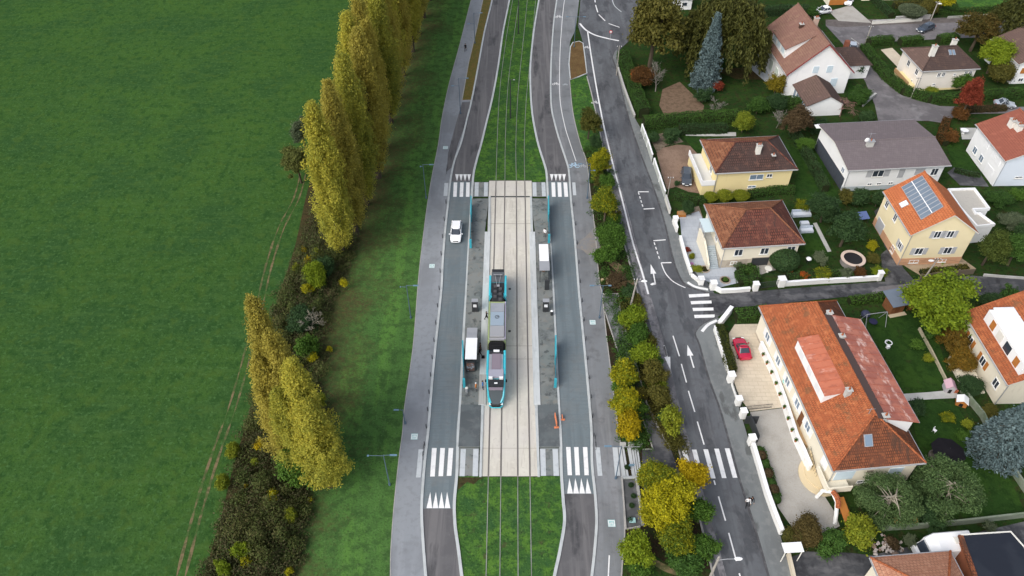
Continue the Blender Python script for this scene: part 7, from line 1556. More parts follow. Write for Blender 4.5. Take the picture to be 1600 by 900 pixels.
for s_ in (-1,1): q.tube([(s_*.10,y0p,3.52),(s_*.42,y1p,3.66)], .035, ZINC, 5)
q.tube([(-.62,y1p,3.70),(.62,y1p,3.70)], .04, ZINC, 5); q.tube([(-.62,y1p-.3,3.70),(.62,y1p-.3,3.70)], .035, DARK, 5); q.cbox((0,y0p,3.5),(.5,.3,.14),ZINC); q.build('pantograph', bm_)
# ------------------------------------------------------------------ people
def person_proto(pose):
    """one continuous skinned body, standing or striding; returns body mesh with regions skin/top/trousers/shoes, and hair mesh"""
    st = 0.30 if pose == 'walk' else 0.03
    V = {}; E_ = []; Rr = {}
    def add(n, p, r, par=None):
        V[n] = p; Rr[n] = r
        if par: E_.append((par, n))
    add('pelvis',(0,0,.95),(.155,.115)); add('waist',(0,0,1.10),(.14,.105),'pelvis'); add('chest',(0,.01,1.30),(.17,.12),'waist'); add('neck0',(0,0,1.46),(.07,.065),'chest'); add('neck',(0,.015,1.53),(.055,.055),'neck0')
    add('head',(0,.03,1.62),(.078,.092),'neck'); add('crown',(0,.02,1.70),(.070,.085),'head'); add('nose',(0,.125,1.615),(.013,.016),'head')
    for s_, n in ((-1,'l'),(1,'r')):
        sw = st*s_
        add('sh'+n,(s_*.19,0,1.41),(.062,.062),'chest'); add('el'+n,(s_*.245,-sw*.35,1.15),(.045,.045),'sh'+n); add('wr'+n,(s_*.25,-sw*.55+.10,.92),(.030,.030),'el'+n); add('palm'+n,(s_*.25,-sw*.6+.13,.85),(.034,.020),'wr'+n)
        for k in range(4): add(f'f{k}{n}',(s_*(.245),-sw*.6+.105+.018*k,.80-.006*(k in (1,2))),(.009,.009),'palm'+n); add(f'g{k}{n}',(s_*.235,-sw*.6+.112+.018*k,.765-.010*(k in (1,2))),(.007,.007),f'f{k}{n}')
        add('t'+n,(s_*.228,-sw*.6+.175,.83),(.010,.010),'palm'+n)
        add('hip'+n,(s_*.095,0,.88),(.095,.10),'pelvis'); add('kn'+n,(s_*.10,sw*.55+.03,.50),(.060,.062),'hip'+n); add('an'+n,(s_*.105,sw*1.0-.03,.10),(.042,.045),'kn'+n); add('toe'+n,(s_*.115,sw*1.0+.13,.045),(.042,.034),'an'+n)
    names = list(V); me = bpy.data.meshes.new('body'); me.from_pydata([V[n] for n in names], [(names.index(a),names.index(b)) for a,b in E_], [])
    o = bpy.data.objects.new('body_build', me); COL.objects.link(o)
    sk = o.modifiers.new('skin','SKIN'); sk.use_smooth_shade = True
    if not me.skin_vertices: me.attributes.new('','FLOAT','POINT') if False else None
    return o, me, names, Rr
def finish_person(pose):
    o, me, names, Rr = person_proto(pose)
    bm = bmesh.new(); bm.from_mesh(me); ly = bm.verts.layers.skin.verify(); bm.verts.ensure_lookup_table()
    for i, n in enumerate(names):
        sv = bm.verts[i][ly]; sv.radius = Rr[n]; sv.use_root = (n == 'pelvis')
    bm.to_mesh(me); bm.free()
    ss = o.modifiers.new('sub','SUBSURF'); ss.levels = 1; ss.render_levels = 1
    dg = bpy.context.evaluated_depsgraph_get(); dg.update(); me2 = bpy.data.meshes.new_from_object(o.evaluated_get(dg)); me2.name = 'person'
    me2.materials.clear()
    for m_ in (SKIN, DARK, DARK, BLACK): me2.materials.append(m_)
    for p_ in me2.polygons:
        c = p_.center; z = c.z; k = 1
        if z > 1.50: k = 0
        elif z < .10: k = 3
        elif abs(c.x) > .20 and z < .93: k = 0
        elif z < .93 and abs(c.x) < .21: k = 2
        p_.material_index = k; p_.use_smooth = True
    bpy.data.objects.remove(o)
    hb = MB(); hb.ball((0,.0,1.665), .098, HAIR, sx=.92, sy=1.06, sz=1.02, n=12, m=8); hb.ball((0,-.05,1.60),.07,HAIR,n=8,m=6); ho = hb.build('hair'); hm = ho.data; bpy.data.objects.remove(ho)
    eb = MB(); 
    for s_ in (-1,1): eb.ball((s_*.03,.112,1.635),.010,BLACK,n=6,m=4)
    eo = eb.build('eyes'); em = eo.data; bpy.data.objects.remove(eo)
    return me2, hm, em
PP = {k: finish_person(k) for k in ('stand','walk')}
def person(px, py, rz, pose, topc, legc, label, hair=HAIR, z=0.0, s=1.0, group=None):
    p = P(px, py, z); bmsh, hm, em = PP[pose]
    o = bpy.data.objects.new('person', bmsh); COL.objects.link(o); o.location = (p.x,p.y,z); o.rotation_euler = (0,0,rz); o.scale = (s,s,s)
    for i, m_ in ((1,topc),(2,legc)): o.material_slots[i].link = 'OBJECT'; o.material_slots[i].material = m_
    tag(o, label, 'person', group)
    h_ = bpy.data.objects.new('hair', hm); COL.objects.link(h_); h_.parent = o
    if hair is not HAIR: h_.material_slots[0].link = 'OBJECT'; h_.material_slots[0].material = hair
    e_ = bpy.data.objects.new('eyes', em); COL.objects.link(e_); e_.parent = o
    return o
CBLK = M('black cloth',(0.016,0.016,0.019),rough=.9); CBLU = M('blue cloth',(0.05,0.16,0.42),rough=.9); CWHT = M('white cloth',(0.75,0.75,0.76),rough=.9); CORG = M('orange cloth',(0.62,0.20,0.05),rough=.9); CGRY = M('grey cloth',(0.10,0.10,0.11),rough=.9); CBRN = M('brown cloth',(0.10,0.05,0.035),rough=.9); CDBL = M('dark denim',(0.03,0.045,0.08),rough=.9)
person(760.5,500,R(-80),'walk',CBLK,CBLK,'person in black stepping to the tram middle door',z=.26)
person(751,549,R(-70),'stand',CBRN,CBLK,'person in brown coat waiting beside the shelter roof',z=.17)
person(750,556,R(-95),'walk',CBLK,CBLK,'person in black with a bag walking past the shelter',z=.17)
person(754.5,608,R(-85),'stand',CBLU,CDBL,'person in blue jacket boarding at the tram front door',z=.28)
person(744,611,R(-100),'stand',CORG,CGRY,'person in orange jacket with a white cap on the platform',hair=CWHT,z=.17)
person(851,370,R(150),'stand',CWHT,CGRY,'person in white top standing on the right platform',z=.17)
person(1166,790,R(175),'walk',CWHT,CBLK,'person in white jacket walking on the street, left of the pair')
person(1171,789,R(178),'walk',CBLK,CBLK,'person in black walking on the street, right of the pair',s=1.03)
person(727.5,80,R(175),'walk',CBLK,CBLK,'person in black walking far up the left cycle path',z=.02)
b_ = P(750.6,560.5,.17); mb = MB(); r0 = thing('bag','black shopping bag beside the person in black by the shelter','bag',(b_.x+.35,b_.y+.1,.17)); mb.box(-.2,-.14,0,.2,.14,.42,CBLK); mb.build('sack', r0); mb = MB(); mb.tube([(-.12,0,.42),(-.08,0,.56),(.08,0,.56),(.12,0,.42)],.014,CBLK,4); mb.build('handle', r0)

# ------------------------------------------------------------------ stop furniture
def shelter(px0, px1, y0, y1, ysplit, zinc_top, label):
    hh = 2.7; a, b = P(px0,y1,hh), P(px1,y1,hh); Yb, Ym = P(px0,y0,hh).y, P(px0,ysplit,hh).y; wd = b.x-a.x; L_ = Yb-a.y; m_ = Ym-a.y
    r0 = thing('tram_shelter', label, 'shelter', (a.x,a.y,.165))
    q = MB(); 
    q.box(0,0,2.45,wd,m_-.02,2.58,ZINC if not zinc_top else WHITE); q.box(.05,m_,2.42,wd-.05,L_,2.54,ZINC if zinc_top else WHITE); q.build('roof', r0)
    for x_ in (.12, wd-.12):
        for y_ in (.2, L_/2, L_-.2): q = MB(); q.tube([(x_,y_,0),(x_,y_,2.45)], .05, DARK, 6); q.build('post', r0)
    bx = .1 if px0 < 800 else wd-.1
    q = MB(); q.box(bx-.02,.3,.15,bx+.02,L_-.3,2.2,TEAL_DK); q.build('glass_back', r0)
    q = MB(); q.box(wd*.3,L_*.35,.42,wd*.62,L_*.75,.48,WOOD); q.box(wd*.42,L_*.4,0,wd*.5,L_*.43,.42,DARK); q.box(wd*.42,L_*.68,0,wd*.5,L_*.71,.42,DARK); q.build('bench', r0)
    return r0, wd, L_
r0, wd, L_ = shelter(726.5,744.5,512,561,528,True,'white roofed shelter with grey end on the left platform')
q = MB(); q.box(.1,-.10,.1,wd-.25,.05,2.0,DARK); pn = q.build('advert_panel', r0); q = MB(); q.box(.18,-.13,.25,wd-.33,-.105,1.85,M('dim poster print',(0.12,0.075,0.065),[(2.5,(0.30,0.42,0.50),0.5,0.62,0.9),(4,(0.28,0.11,0.06),0.55,0.68,0.9)],rough=.3)); q.build('poster', pn)
r0, wd, L_ = shelter(843,859,381.5,422.5,408,False,'white roofed shelter with grey end on the right platform')
q = MB(); q.box(.75,-1.5,.05,wd-.05,-1.35,2.0,DARK); q.build('advert_panel', r0)
def screen_wall(px, ya_, yb_, yc_, yd_, lean, label):
    q0, q1, q2, q3 = P(px+lean*0,yd_,.17), P(px,yc_,.17), P(px,yb_,.17), P(px,ya_,.17)
    xs = lambda yy, base: base
    r0 = thing('platform_screen', label, 'screen', (q0.x,q0.y,.165)); L1, L2, L3 = q1.y-q0.y, q2.y-q0.y, q3.y-q0.y
    dx = (P(px+lean,ya_,.17).x-q0.x)/L3
    def pan(y0,y1,z0,z1,t,m_,nm): q = MB(); q.loft([[(dx*y_-t,y_,z0),(dx*y_+t,y_,z0),(dx*y_+t,y_,z1),(dx*y_-t,y_,z1)] for y_ in (y0,y1)], m_); q.build(nm, r0)
    pan(L2,L3,0,2.15,.09,TEAL,'turquoise_panel'); pan(L1+.05,L2-.03,.15,1.5,.04,TEAL_DK,'glass_panel'); pan(L1+.05,L2-.03,1.502,1.56,.05,M('deep teal rail',(0.03,0.16,0.21),rough=.4),'top_rail'); pan(0,.35,0,1.6,.16,TEAL,'end_post')
screen_wall(735.5,322,347,383,388,1.2,'turquoise screen at the upper left platform end'); screen_wall(725.5,548,572,602,606,-1.6,'turquoise screen behind the left shelter')
screen_wall(857.5,322,347,375,380,-1.2,'turquoise screen at the upper right platform end'); screen_wall(867.5,540,570,602,606,0,'turquoise screen on the lower right platform')
def kiosk(px, py, label):
    p = P(px,py,.17); r0 = thing('ticket_machine', label, 'ticket machine', (p.x,p.y,.165)); q = MB(); q.box(-.42,-.3,0,.42,.3,2.0,DARK); q.build('cabinet', r0)
    q = MB(); q.box(-.44,-.32,2.0,.44,.32,2.06,ZINC); q.build('top_plate', r0); q = MB(); q.box(-.24,-.325,1.0,.24,-.302,1.5,M('lit screen white',(0.75,0.77,0.8))); q.build('screen', r0)  # plain white screen panel on the cabinet front
kiosk(742.5,485,'dark ticket machine with white screen on the left platform'); kiosk(852.5,485,'dark ticket machine with white screen on the right platform')
for (px,py,lab) in ((869.5,668,'orange lattice barrier on the lower right platform ramp, leaning by the kerb'),(879,655,'small orange barrier foot on the carriageway beside the right platform')):
    p = P(px,py,.17); r0 = thing('safety_barrier', lab, 'barrier', (p.x,p.y,.04 if px > 875 else .17), .1); q = MB(); hh = 1.0 if px < 875 else .45; ll = 1.5 if px < 875 else .5
    for y_ in (0, ll): q.box(-.05,y_-.03,0,.05,y_+.03,hh,ORANGE)
    for z in np.linspace(.25,hh,4): q.box(-.04,0,z-.04,.04,ll,z+.02,ORANGE)
    q.build('frame', r0); q = MB(); q.box(-.28,-.12,0,.28,.12,.08,ORANGE); q.build('foot', r0)
p = P(862,492,.17); r0 = thing('litter_bin', 'small bin with white lid on the right platform', 'litter bin', (p.x,p.y,.165)); q = MB(); q.tube([(0,0,0),(0,0,.8)],.18,DARK,10); q.build('bin_body', r0); q = MB(); q.tube([(0,0,.8),(0,0,.9)],[.2,.12],WHITE,10); q.build('lid', r0)
p = P(729.5,612,.17); r0 = thing('litter_bin', 'small grey bin on the left platform below the turquoise screen', 'litter bin', (p.x,p.y,.165)); q = MB(); q.tube([(0,0,0),(0,0,.8)],.18,ZINC,10); q.build('bin_body', r0); q = MB(); q.tube([(0,0,.8),(0,0,.9)],[.2,.12],OFFWHITE,10); q.build('lid', r0)
# bollards
def bollard_proto():
    r0 = thing('bollard', 'short dark bollard along the kerb between left cycle path and carriageway', 'bollard', (0,0,0), 0, 'bollards along the left kerb')
    q = MB(); q.tube([(0,0,0),(0,0,.75)],[.06,.055],DARK,8); q.build('post', r0); q = MB(); q.tube([(0,0,.75),(0,0,.84)],[.075,.05],M('bollard cap',(0.10,0.11,0.12)),8); q.build('cap', r0); return r0
bp = bollard_proto(); first = True
def at_row(line, y):
    for (x0,a),(x1,b) in zip(line, line[1:]):
        if a <= y <= b: return x0+(x1-x0)*(y-a)/(b-a)
for i, yy in enumerate(list(range(318,700,27))):
    x = at_row(K3, yy)-3.2; p = P(x, yy)
    if first: bp.location = (p.x,p.y,.02); first = False
    else: dup(bp, (p.x,p.y,.02), 0)
for i, yy in enumerate(list(range(322,700,30))):
    x = at_row(K6, yy)+3.4; p = P(x, yy); dup(bp, (p.x,p.y,.02), 0, 'short dark bollard along the kerb between right carriageway and footpath', 'bollards along the right kerb')
# bicycle stands by the crossings
for (px,py,lab) in ((698,272,'dark hoop stand beside the upper left crossing'),(661,718,'dark hoop stand beside the lower left crossing'),(931,703,'pair of hoops beside the lower right crossing')):
    p = P(px,py); r0 = thing('hoop_stand', lab, 'bicycle stand', (p.x,p.y,.02)); 
    for k in range(2): q = MB(); q.tube([(0,k*1.0,0),(0,k*1.0,.8),(0,k*1.0+.6,.8),(0,k*1.0+.6,0)],.035,DARK,6); q.build('hoop', r0)
# lamps
def lamp(bx, by, ty, arms, label, name='street_lamp', mat=LAMP_BL, head=LAMP_HEAD, z=0.0, rr=.075):
    hh = HT(bx,by,ty); p = P(bx,by); r0 = thing(name, label, 'street lamp', (p.x,p.y,z)); q = MB(); q.tube([(0,0,0),(0,0,hh)],[rr,rr*.6],mat,8); q.build('pole', r0)
    q = MB(); q.tube([(0,0,0),(0,0,.35)],.14,mat,8); q.build('pole_base', r0)
    for (L_, zz, hl) in arms:
        s_ = 1 if L_ > 0 else -1; q = MB(); q.tube([(0,0,hh-zz),(L_,0,hh-zz+.05)],.035,mat,6); ar = q.build('arm', r0); q = MB(); q.box(min(L_,L_+s_*hl),-.09,hh-zz-.02,max(L_,L_+s_*hl),.09,hh-zz+.08,head); q.build('lamp_head', ar)
lamp(666,310,257,((1.0,.05,.7),(-.3,.4,.2)),'blue lamp on the verge left of the upper crossing')
lamp(642,497,446,((.9,.05,.7),(-.8,.3,.1)),'blue lamp on the verge left of the shelter')
lamp(633,662,640,((-.5,.1,.6),),'short blue lamp at the verge edge above the lower crossing')
lamp(609,758,711,((.7,.05,.8),(-1.6,.15,.2)),'blue lamp on the verge left of the lower crossing')
lamp(719.5,178,122,((1.2,.05,.6),(-.9,1.6,.5)),'dark lamp beside the lower end of the ochre planter'); lamp(742,68,20,((1.2,.05,.6),(-.9,2.4,.5)),'dark lamp beside the upper part of the ochre planter')
lamp(897,74,26,((1.5,.05,.5),(-1.5,.05,.5)),'two armed lamp at the head of the mulch island'); lamp(917.5,310,256,((-1.3,.05,.6),(.6,1.3,.3)),'blue lamp at the footpath edge beside the second yellow tree')
lamp(936.5,497,446,((-1.2,.05,.6),(.7,.05,.4)),'blue lamp at the head of the access lane'); lamp(962,748,697,((-1.1,.05,.8),),'blue lamp beside the footbridge')
lamp(797.5,185,124,((.5,.1,.3),),'dark overhead line mast between the tracks, nearer one','catenary_mast',DARK,ZINC,rr=.12); lamp(810,53,-4,((.5,.1,.3),),'dark overhead line mast between the tracks, farther one','catenary_mast',DARK,ZINC,rr=.12)
p = P(1104,914); r0 = thing('street_lamp','white headed street lamp on a concrete pole at the bottom edge','street lamp',(p.x,p.y,0),0); hh = HT(1104,914,881)+1.5
q = MB(); q.tube([(0,0,0),(.1,0,hh)],[.16,.11],POLE_G,8); q.build('pole', r0); q = MB(); q.tube([(.1,0,hh-.7),(1.0,0,hh-.45),(1.75,0,hh-.40)],.04,ZINC,6); ar = q.build('arm', r0); q = MB(); q.ball((2.1,0,hh-.38),.36,WHITE,sx=1.2,sy=.55,sz=.35); q.build('lamp_head', ar)
def upole(bx, by, ty, label, lampd=None, rr=.14, tilt=0.0):
    hh = HT(bx,by,ty); p = P(bx,by); r0 = thing('utility_pole', label, 'utility pole', (p.x,p.y,0)); q = MB(); q.tube([(0,0,0),(tilt,0,hh)],[rr,rr*.75],POLE_G,8); q.build('shaft', r0)
    q = MB(); q.tube([(tilt-.5,0,hh-.15),(tilt+.5,0,hh-.15)],.05,DARK,6); q.build('crossarm', r0)
    for k in (-.4,0,.4): q = MB(); q.tube([(tilt+k,0,hh-.15),(tilt+k,0,hh+.05)],.05,WHITE,6); q.build('insulator', r0)
    if lampd: q = MB(); q.tube([(tilt,0,hh-.6),(tilt+lampd,0,hh-.4)],.035,ZINC,6); ar = q.build('arm', r0); q = MB(); q.ball((tilt+lampd,0,hh-.4),.34,WHITE,sx=1.3,sy=.6,sz=.4); q.build('lamp_head', ar)
    return Vector((p.x+tilt,p.y,hh))
u1 = upole(985,479,436,'leaning grey utility pole at the lane head beside the street',1.0,.15,.35); u2 = upole(1439,442,404,'grey utility pole in front of the solar panel house',-.8,.13,.6)
u3 = upole(1352,68,41,'slim utility pole at the lane mouth on the top street'); u4 = upole(1454,32,3,'utility pole behind the dark blue car',.6); u5 = upole(1423,153,121,'slim utility pole in the hedge of the cream house',None,.09); u6 = upole(1043,306,277,'thin pale pole inside the cobbled yard',None,.07); u7 = upole(963,118,72,'pale pole at the upper end of the dark street hedge',None,.10)
def wire(a, b, sag, label, dz=0.0):
    q = MB(); q.tube([a.lerp(b,t)+Vector((0,0,dz-sag*4*t*(1-t))) for t in np.linspace(0,1,13)], .016, BLACK, 4); tag(q.build('overhead_wire'), label, 'wire', 'overhead wires')
for dz in (0,-.25,-.5): wire(u1, u2, .8, 'thin black wires strung over the lane from the street pole to the solar house pole', dz)
wire(u2, u2+Vector((30,-3,0)), .8, 'thin black wire running right along the lane from the solar house pole'); wire(u3, u4, .6, 'thin black wire above the top street between two poles')
# small road sign, bins, pots
p = P(953,64); r0 = thing('road_sign','round red rimmed road sign at the top junction line','road sign',(p.x,p.y,0)); q = MB(); q.tube([(0,0,0),(0,0,1.9)],.04,ZINC,6); q.build('post', r0)
q = MB(); n=20
q.loft([[(.34*math.cos(2*math.pi*i/n),y_,2.1+.34*math.sin(2*math.pi*i/n)) for i in range(n)] for y_ in (-.02,.0)], M('sign red',(0.55,0.03,0.04))); dk = q.build('sign_disc', r0)
q = MB(); q.loft([[(.22*math.cos(2*math.pi*i/n),y_,2.1+.22*math.sin(2*math.pi*i/n)) for i in range(n)] for y_ in (-.028,-.022)], WHITE); q.build('sign_face', dk)
# footbridge over the rain garden
r0 = thing('footbridge','pale plank footbridge over the rain garden beside the amber tree','footbridge',P(970,746)); o_ = P(970,746)
def lp(x,y_,z): p = P(x,y_,z); return (p.x-o_.x,p.y-o_.y,z)
BR = M('pale bridge planks',(0.45,0.47,0.48),[((6,.3,1),(0.37,0.39,0.40),0.5,0.6,0.6)])
for i,(x0,x1,x2,x3) in enumerate(((966.5,971,978,972),(971.8,975,982.5,978.7),(979.8,985.5,992.5,987.8),(986.3,989.5,996,993.2),(990.3,993,999.5,996.7),(994,997,1003,1000.2))):
    q = MB(); q.loft([[lp(x0,699,z),lp(x1,699,z),lp(x2,744,z),lp(x3,744,z)] for z in (.05,.14)], BR); q.build('plank', r0)
for ya_ in (698,745): q = MB(); q.tube([lp(968 if ya_<700 else 972,ya_,.14),lp(968 if ya_<700 else 972,ya_,1.1),lp(1000 if ya_<700 else 1004,ya_,1.1),lp(1000 if ya_<700 else 1004,ya_,.14)],.04,ZINC,6); q.tube([lp(970,ya_,.6),lp(1001,ya_,.6)],.025,ZINC,5); q.build('railing', r0)
for (x,wd_) in ((973,9),(985.5,9),(999,9)): q = MB(); a, b = lp(x-wd_/2,697,.0), lp(x+wd_/2,697,.0); q.box(a[0],a[1]-.15,0,b[0],a[1]+.25,.5,CONC); q.build('end_block', r0)
sheet('rain_garden', [(972,748),(994,748),(1002,822),(978,827)], .012, M('damp dark gravel',(0.075,0.078,0.08),[(.8,(0.13,0.132,0.135),0.48,0.66,.8)],rough=.6))
kerb([(971.5,748),(977.5,827.5),(1000,824)], .16, .3, KERB_G, sm=False, name='rain_garden_wall'); kerb([(994,747),(1000,790),(1004,822)], .28, .4, GREY_WALL, sm=False, name='rain_garden_wall'); kerb([(971,747.5),(1003,746)], .3, .2, KERB, sm=False, name='rain_garden_wall')
p = P(988,813,.3); q = MB(); r0 = thing('planter_sign','small turquoise framed panel in the rain garden','sign',(p.x,p.y,0)); q.box(-.35,-.3,.30,.35,.3,.34,TEAL_PALE); q.build('panel', r0); q = MB(); q.box(-.05,-.05,0,.05,.05,.3,ZINC); q.build('post', r0)
p = P(987,727,1.1); r0 = thing('blue_notice','small blue notice plate on the footbridge','notice',(p.x,p.y,0)); q = MB(); q.box(-.32,-.03,.95,.32,.03,1.35,LAMP_HEAD); q.build('plate', r0); q = MB(); q.tube([(0,.04,.1),(0,.04,1.3)],.03,ZINC,5); q.build('post', r0)
for x,y_,lab in ((952,440,'sandy stone slab standing in the strip below the sandy footpath'),(941,438,'smaller sandy stone beside the footpath edge')):
    p = P(x,y_); r0 = thing('stone_block', lab, 'stone', (p.x,p.y,0), .2); k = 1 if x > 945 else .45; q = MB(); q.loft([[(-.5*k,-.5*k,0),(.5*k,-.45*k,0),(.48*k,.5*k,0),(-.45*k,.48*k,0)],[(-.42*k,-.42*k,.5*k),(.40*k,-.36*k,.5*k),(.38*k,.42*k,.55*k),(-.36*k,.38*k,.5*k)]], M('sandy stone',(0.45,0.36,0.22),[(2,(0.36,0.28,0.17),.45,.65,.7)])); q.build('block', r0)
# ------------------------------------------------------------------ garden things
p = P(1333,404,1.0); r0 = thing('round_pool','round black covered pool with a pale rim','pool',(p.x,p.y,0)); q = MB(); q.ring((0,0),1.55,1.62,0,1.0,M('pool wall',(0.20,0.19,0.18)),28); q.build('pool_wall', r0); q = MB(); q.ring((0,0),1.35,1.80,1.0,1.1,M('pale pool rim',(0.55,0.44,0.37)),28); q.build('rim', r0); q = MB(); q.disc((0,0),1.45,.85,.95,M('black pool cover',(0.016,0.015,0.018),rough=.5),28); q.build('cover', r0)
p = P(1401,492); r0 = thing('garden_shed','wooden garden shed with blue grey felt roof by the lime tree','shed',(p.x-1.0,p.y,0),R(14)); q = MB(); q.box(0,0,0,2.0,1.9,1.8,WOOD); q.build('wall', r0)
q = MB(); q.loft([[(-.35,y_,z),(2.3,y_,z),(2.3,y_,z+.09),(-.35,y_,z+.09)] for y_,z in ((-.35,1.85),(2.5,2.35))], SLATE_BL); q.build('roof', r0); q = MB(); q.box(.6,-.03,.05,1.3,.0,1.6,M('shed door',(0.13,0.055,0.025))); q.build('door', r0); q = MB(); q.box(-.3,-.6,0,2.3,-.02,.12,M('pale deck',(0.5,0.42,0.3))); q.build('deck', r0)
p = P(1360,505); r0 = thing('swing_frame','grey metal swing frame with a dark net swing','swing',(p.x-1.3,p.y-.4,0),R(10)); q = MB()
for x_ in (0,3.0):
    q.tube([(x_,-.9,0),(x_,0,2.2)],.05,ZINC,6); q.tube([(x_,.9,0),(x_,0,2.2)],.05,ZINC,6)
q.tube([(0,0,2.2),(3.0,0,2.2)],.05,ZINC,6); q.build('frame', r0); q = MB(); q.ring((1.5,0),.5,.58,.5,.56,M('navy rope',(0.03,0.03,0.07)),16); q.disc((1.5,0),.5,.51,.54,M('navy rope',(0.03,0.03,0.07)),16); q.build('seat', r0); q = MB()
for sx in (-.4,.4): q.tube([(1.5+sx,0,.55),(1.5+sx*.5,0,2.18)],.015,DARK,4)
q.build('ropes', r0)
p = P(1351,494); r0 = thing('tarp_heap','dark blue covered heap beside the swing frame','cover',(p.x,p.y,0)); q = MB(); q.ball((0,0,.45),.65,M('navy tarpaulin',(0.035,0.04,0.075),rough=.6),sz=.8,n=9,m=6); q.build('tarpaulin', r0); q = MB(); q.tube([(-.6,0,.12),(.6,0,.12)],.05,ZINC,5); q.build('weight', r0)
def chair(px, py, rz, label, mat=WHITE, s=1.0):
    p = P(px,py); r0 = thing('garden_chair', label, 'garden chair', (p.x,p.y,.02), rz); r0.scale = (s,s,s); q = MB(); q.box(-.24,-.24,.42,.24,.24,.46,mat); q.build('seat', r0); q = MB(); q.cbox((0,.25,.70),(.46,.05,.5),mat,0,-.15); q.build('backrest', r0)
    for a,b in ((-.2,-.2),(.2,-.2),(-.2,.2),(.2,.2)): q = MB(); q.tube([(a,b,0),(a,b,.42)],.022,mat,5); q.build('leg', r0)
p = P(1386,540); r0 = thing('garden_ornament','white ring seat ornament on the upper back lawn','ornament',(p.x,p.y,.02)); q = MB(); q.ring((.15,.2),.38,.5,.35,.42,WHITE,20); q.build('ring', r0); q = MB(); q.tube([(.15,.65,0),(.15,.65,.4)],.05,WHITE,6); q.cbox((-.1,-.45,.2),(.4,.35,.4),WHITE,.3); q.build('stand', r0)
chair(1459,675,.6,'small white chair alone on the lower back lawn',WHITE,.8)
p = P(1388,1000) if False else P(1382,574)
p = P(1474,712,.8); r0 = thing('parasol','large black octagonal parasol on the lower back lawn','parasol',(p.x+.2,p.y,0)); q = MB(); n=8
q.loft([[(1.95*math.cos(2*math.pi*i/n+.2),1.95*math.sin(2*math.pi*i/n+.2),1.75) for i in range(n)],[(.06*math.cos(2*math.pi*i/n+.2),.06*math.sin(2*math.pi*i/n+.2),2.35) for i in range(n)]], M('black canvas',(0.014,0.013,0.016),rough=.8)); q.build('canopy', r0); q = MB(); q.tube([(0,0,0),(0,0,2.45)],.035,DARK,6); q.build('pole', r0); q = MB(); q.disc((0,0),.35,0,.1,CONC,14); q.build('base', r0)
p = P(1456,716); r0 = thing('rattan_chair','round grey rattan chair beside the black parasol','garden chair',(p.x,p.y,0)); q = MB(); q.disc((0,0),.5,.25,.42,M('grey rattan',(0.20,0.18,0.16)),16); q.build('seat', r0); q = MB(); q.ring((0,.1),.45,.55,.42,.85,M('grey rattan',(0.20,0.18,0.16)),16); q.build('backrest', r0)
def hut(px, py, w_, d_, h_, rz, wm, rm, label, name, door=BLACK, catn='play house'):
    p = P(px,py); r0 = thing(name, label, catn, (p.x-w_/2,p.y-d_/2,0), rz); q = MB(); q.loft([[(0,y_,0),(w_,y_,0),(w_,y_,h_),(w_/2,y_,h_*1.5),(0,y_,h_)] for y_ in (0,d_)], wm); q.build('wall', r0)
    q = MB()
    for s_ in (0,1): x0 = -.12 if s_ == 0 else w_+.12; q.loft([[(x0,y_,h_*.92),(w_/2,y_,h_*1.5),(w_/2,y_,h_*1.5+.07),(x0,y_,h_*.92+.07)] for y_ in (-.12,d_+.12)], rm)
    q.build('roof', r0); q = MB(); q.box(w_*.3,-.03,.05,w_*.65,-.005,h_*.75,door); q.build('door', r0)
hut(1479,608,1.1,1.2,1.0,R(-8),M('grey plastic',(0.45,0.43,0.45)),M('faded pink plastic',(0.55,0.36,0.42)),'small play house with faded pink roof beside the path','play_house')
hut(1497,628,1.2,1.0,.8,R(-25),WOOD_L,WHITE,'small white roofed dog house by the concrete fence','dog_house',BLACK,'dog house')
p = P(1488,611); r0 = thing('toy_bench','little orange and tan toy bench next to the pink play house','toy',(p.x+.2,p.y,0)); q = MB(); q.box(-.3,-.2,.2,.3,.2,.3,M('tan plastic',(0.55,0.45,0.28))); q.build('seat', r0); q = MB(); q.box(-.3,-.35,0,.3,-.2,.5,M('dull orange plastic',(0.45,0.14,0.07))); q.build('backrest', r0)
# pale garden furniture beside the corner house
def sofa(px, py, w_, d_, label, name, mat=M('pale blue wicker',(0.48,0.54,0.62),[(3,(0.38,0.44,0.52),.5,.65,.6)])):
    p = P(px,py); r0 = thing(name, label, 'garden furniture', (p.x-w_/2,p.y-d_/2,.01), R(4)); q = MB(); q.box(0,0,0,w_,d_,.40,mat); q.build('base', r0); q = MB(); q.box(.05,.05,.40,w_-.05,d_-.25,.52,M('pale cushion',(0.62,0.66,0.72))); q.build('cushion', r0)
    if 'sofa' in name: q = MB(); q.box(0,d_-.22,.40,w_,d_,.85,mat); q.build('backrest', r0)
sofa(1252,337,3.0,1.0,'pale blue wicker sofa behind the corner house','garden_sofa'); sofa(1257,351,1.3,.9,'low pale blue wicker table right of the corner house','garden_table'); sofa(1260,362,2.0,.9,'pale blue wicker sofa nearer the corner house roof','garden_sofa')
p = P(1064,337); r0 = thing('wooden_crate','orange brown wooden crate on the tan earth','crate',(p.x-.6,p.y-.4,0)); q = MB(); q.box(0,0,0,1.3,.9,.5,WOOD_L); q.build('box', r0); q = MB()
for i in range(4): q.box(.03+i*.33,-.02,.5,.28+i*.33,.92,.55,M('pallet slats',(0.36,0.20,0.09)))
q.build('slats', r0)
p = P(1264,404,1.0); r0 = thing('covered_grill','round white topped grill beside the clipped dome','grill',(p.x,p.y,0)); q = MB(); q.ball((0,0,.95),.42,WHITE,sz=.6); q.build('lid', r0); q = MB(); q.ball((0,0,.8),.42,BLACK,sz=.7); q.build('bowl', r0); q = MB()
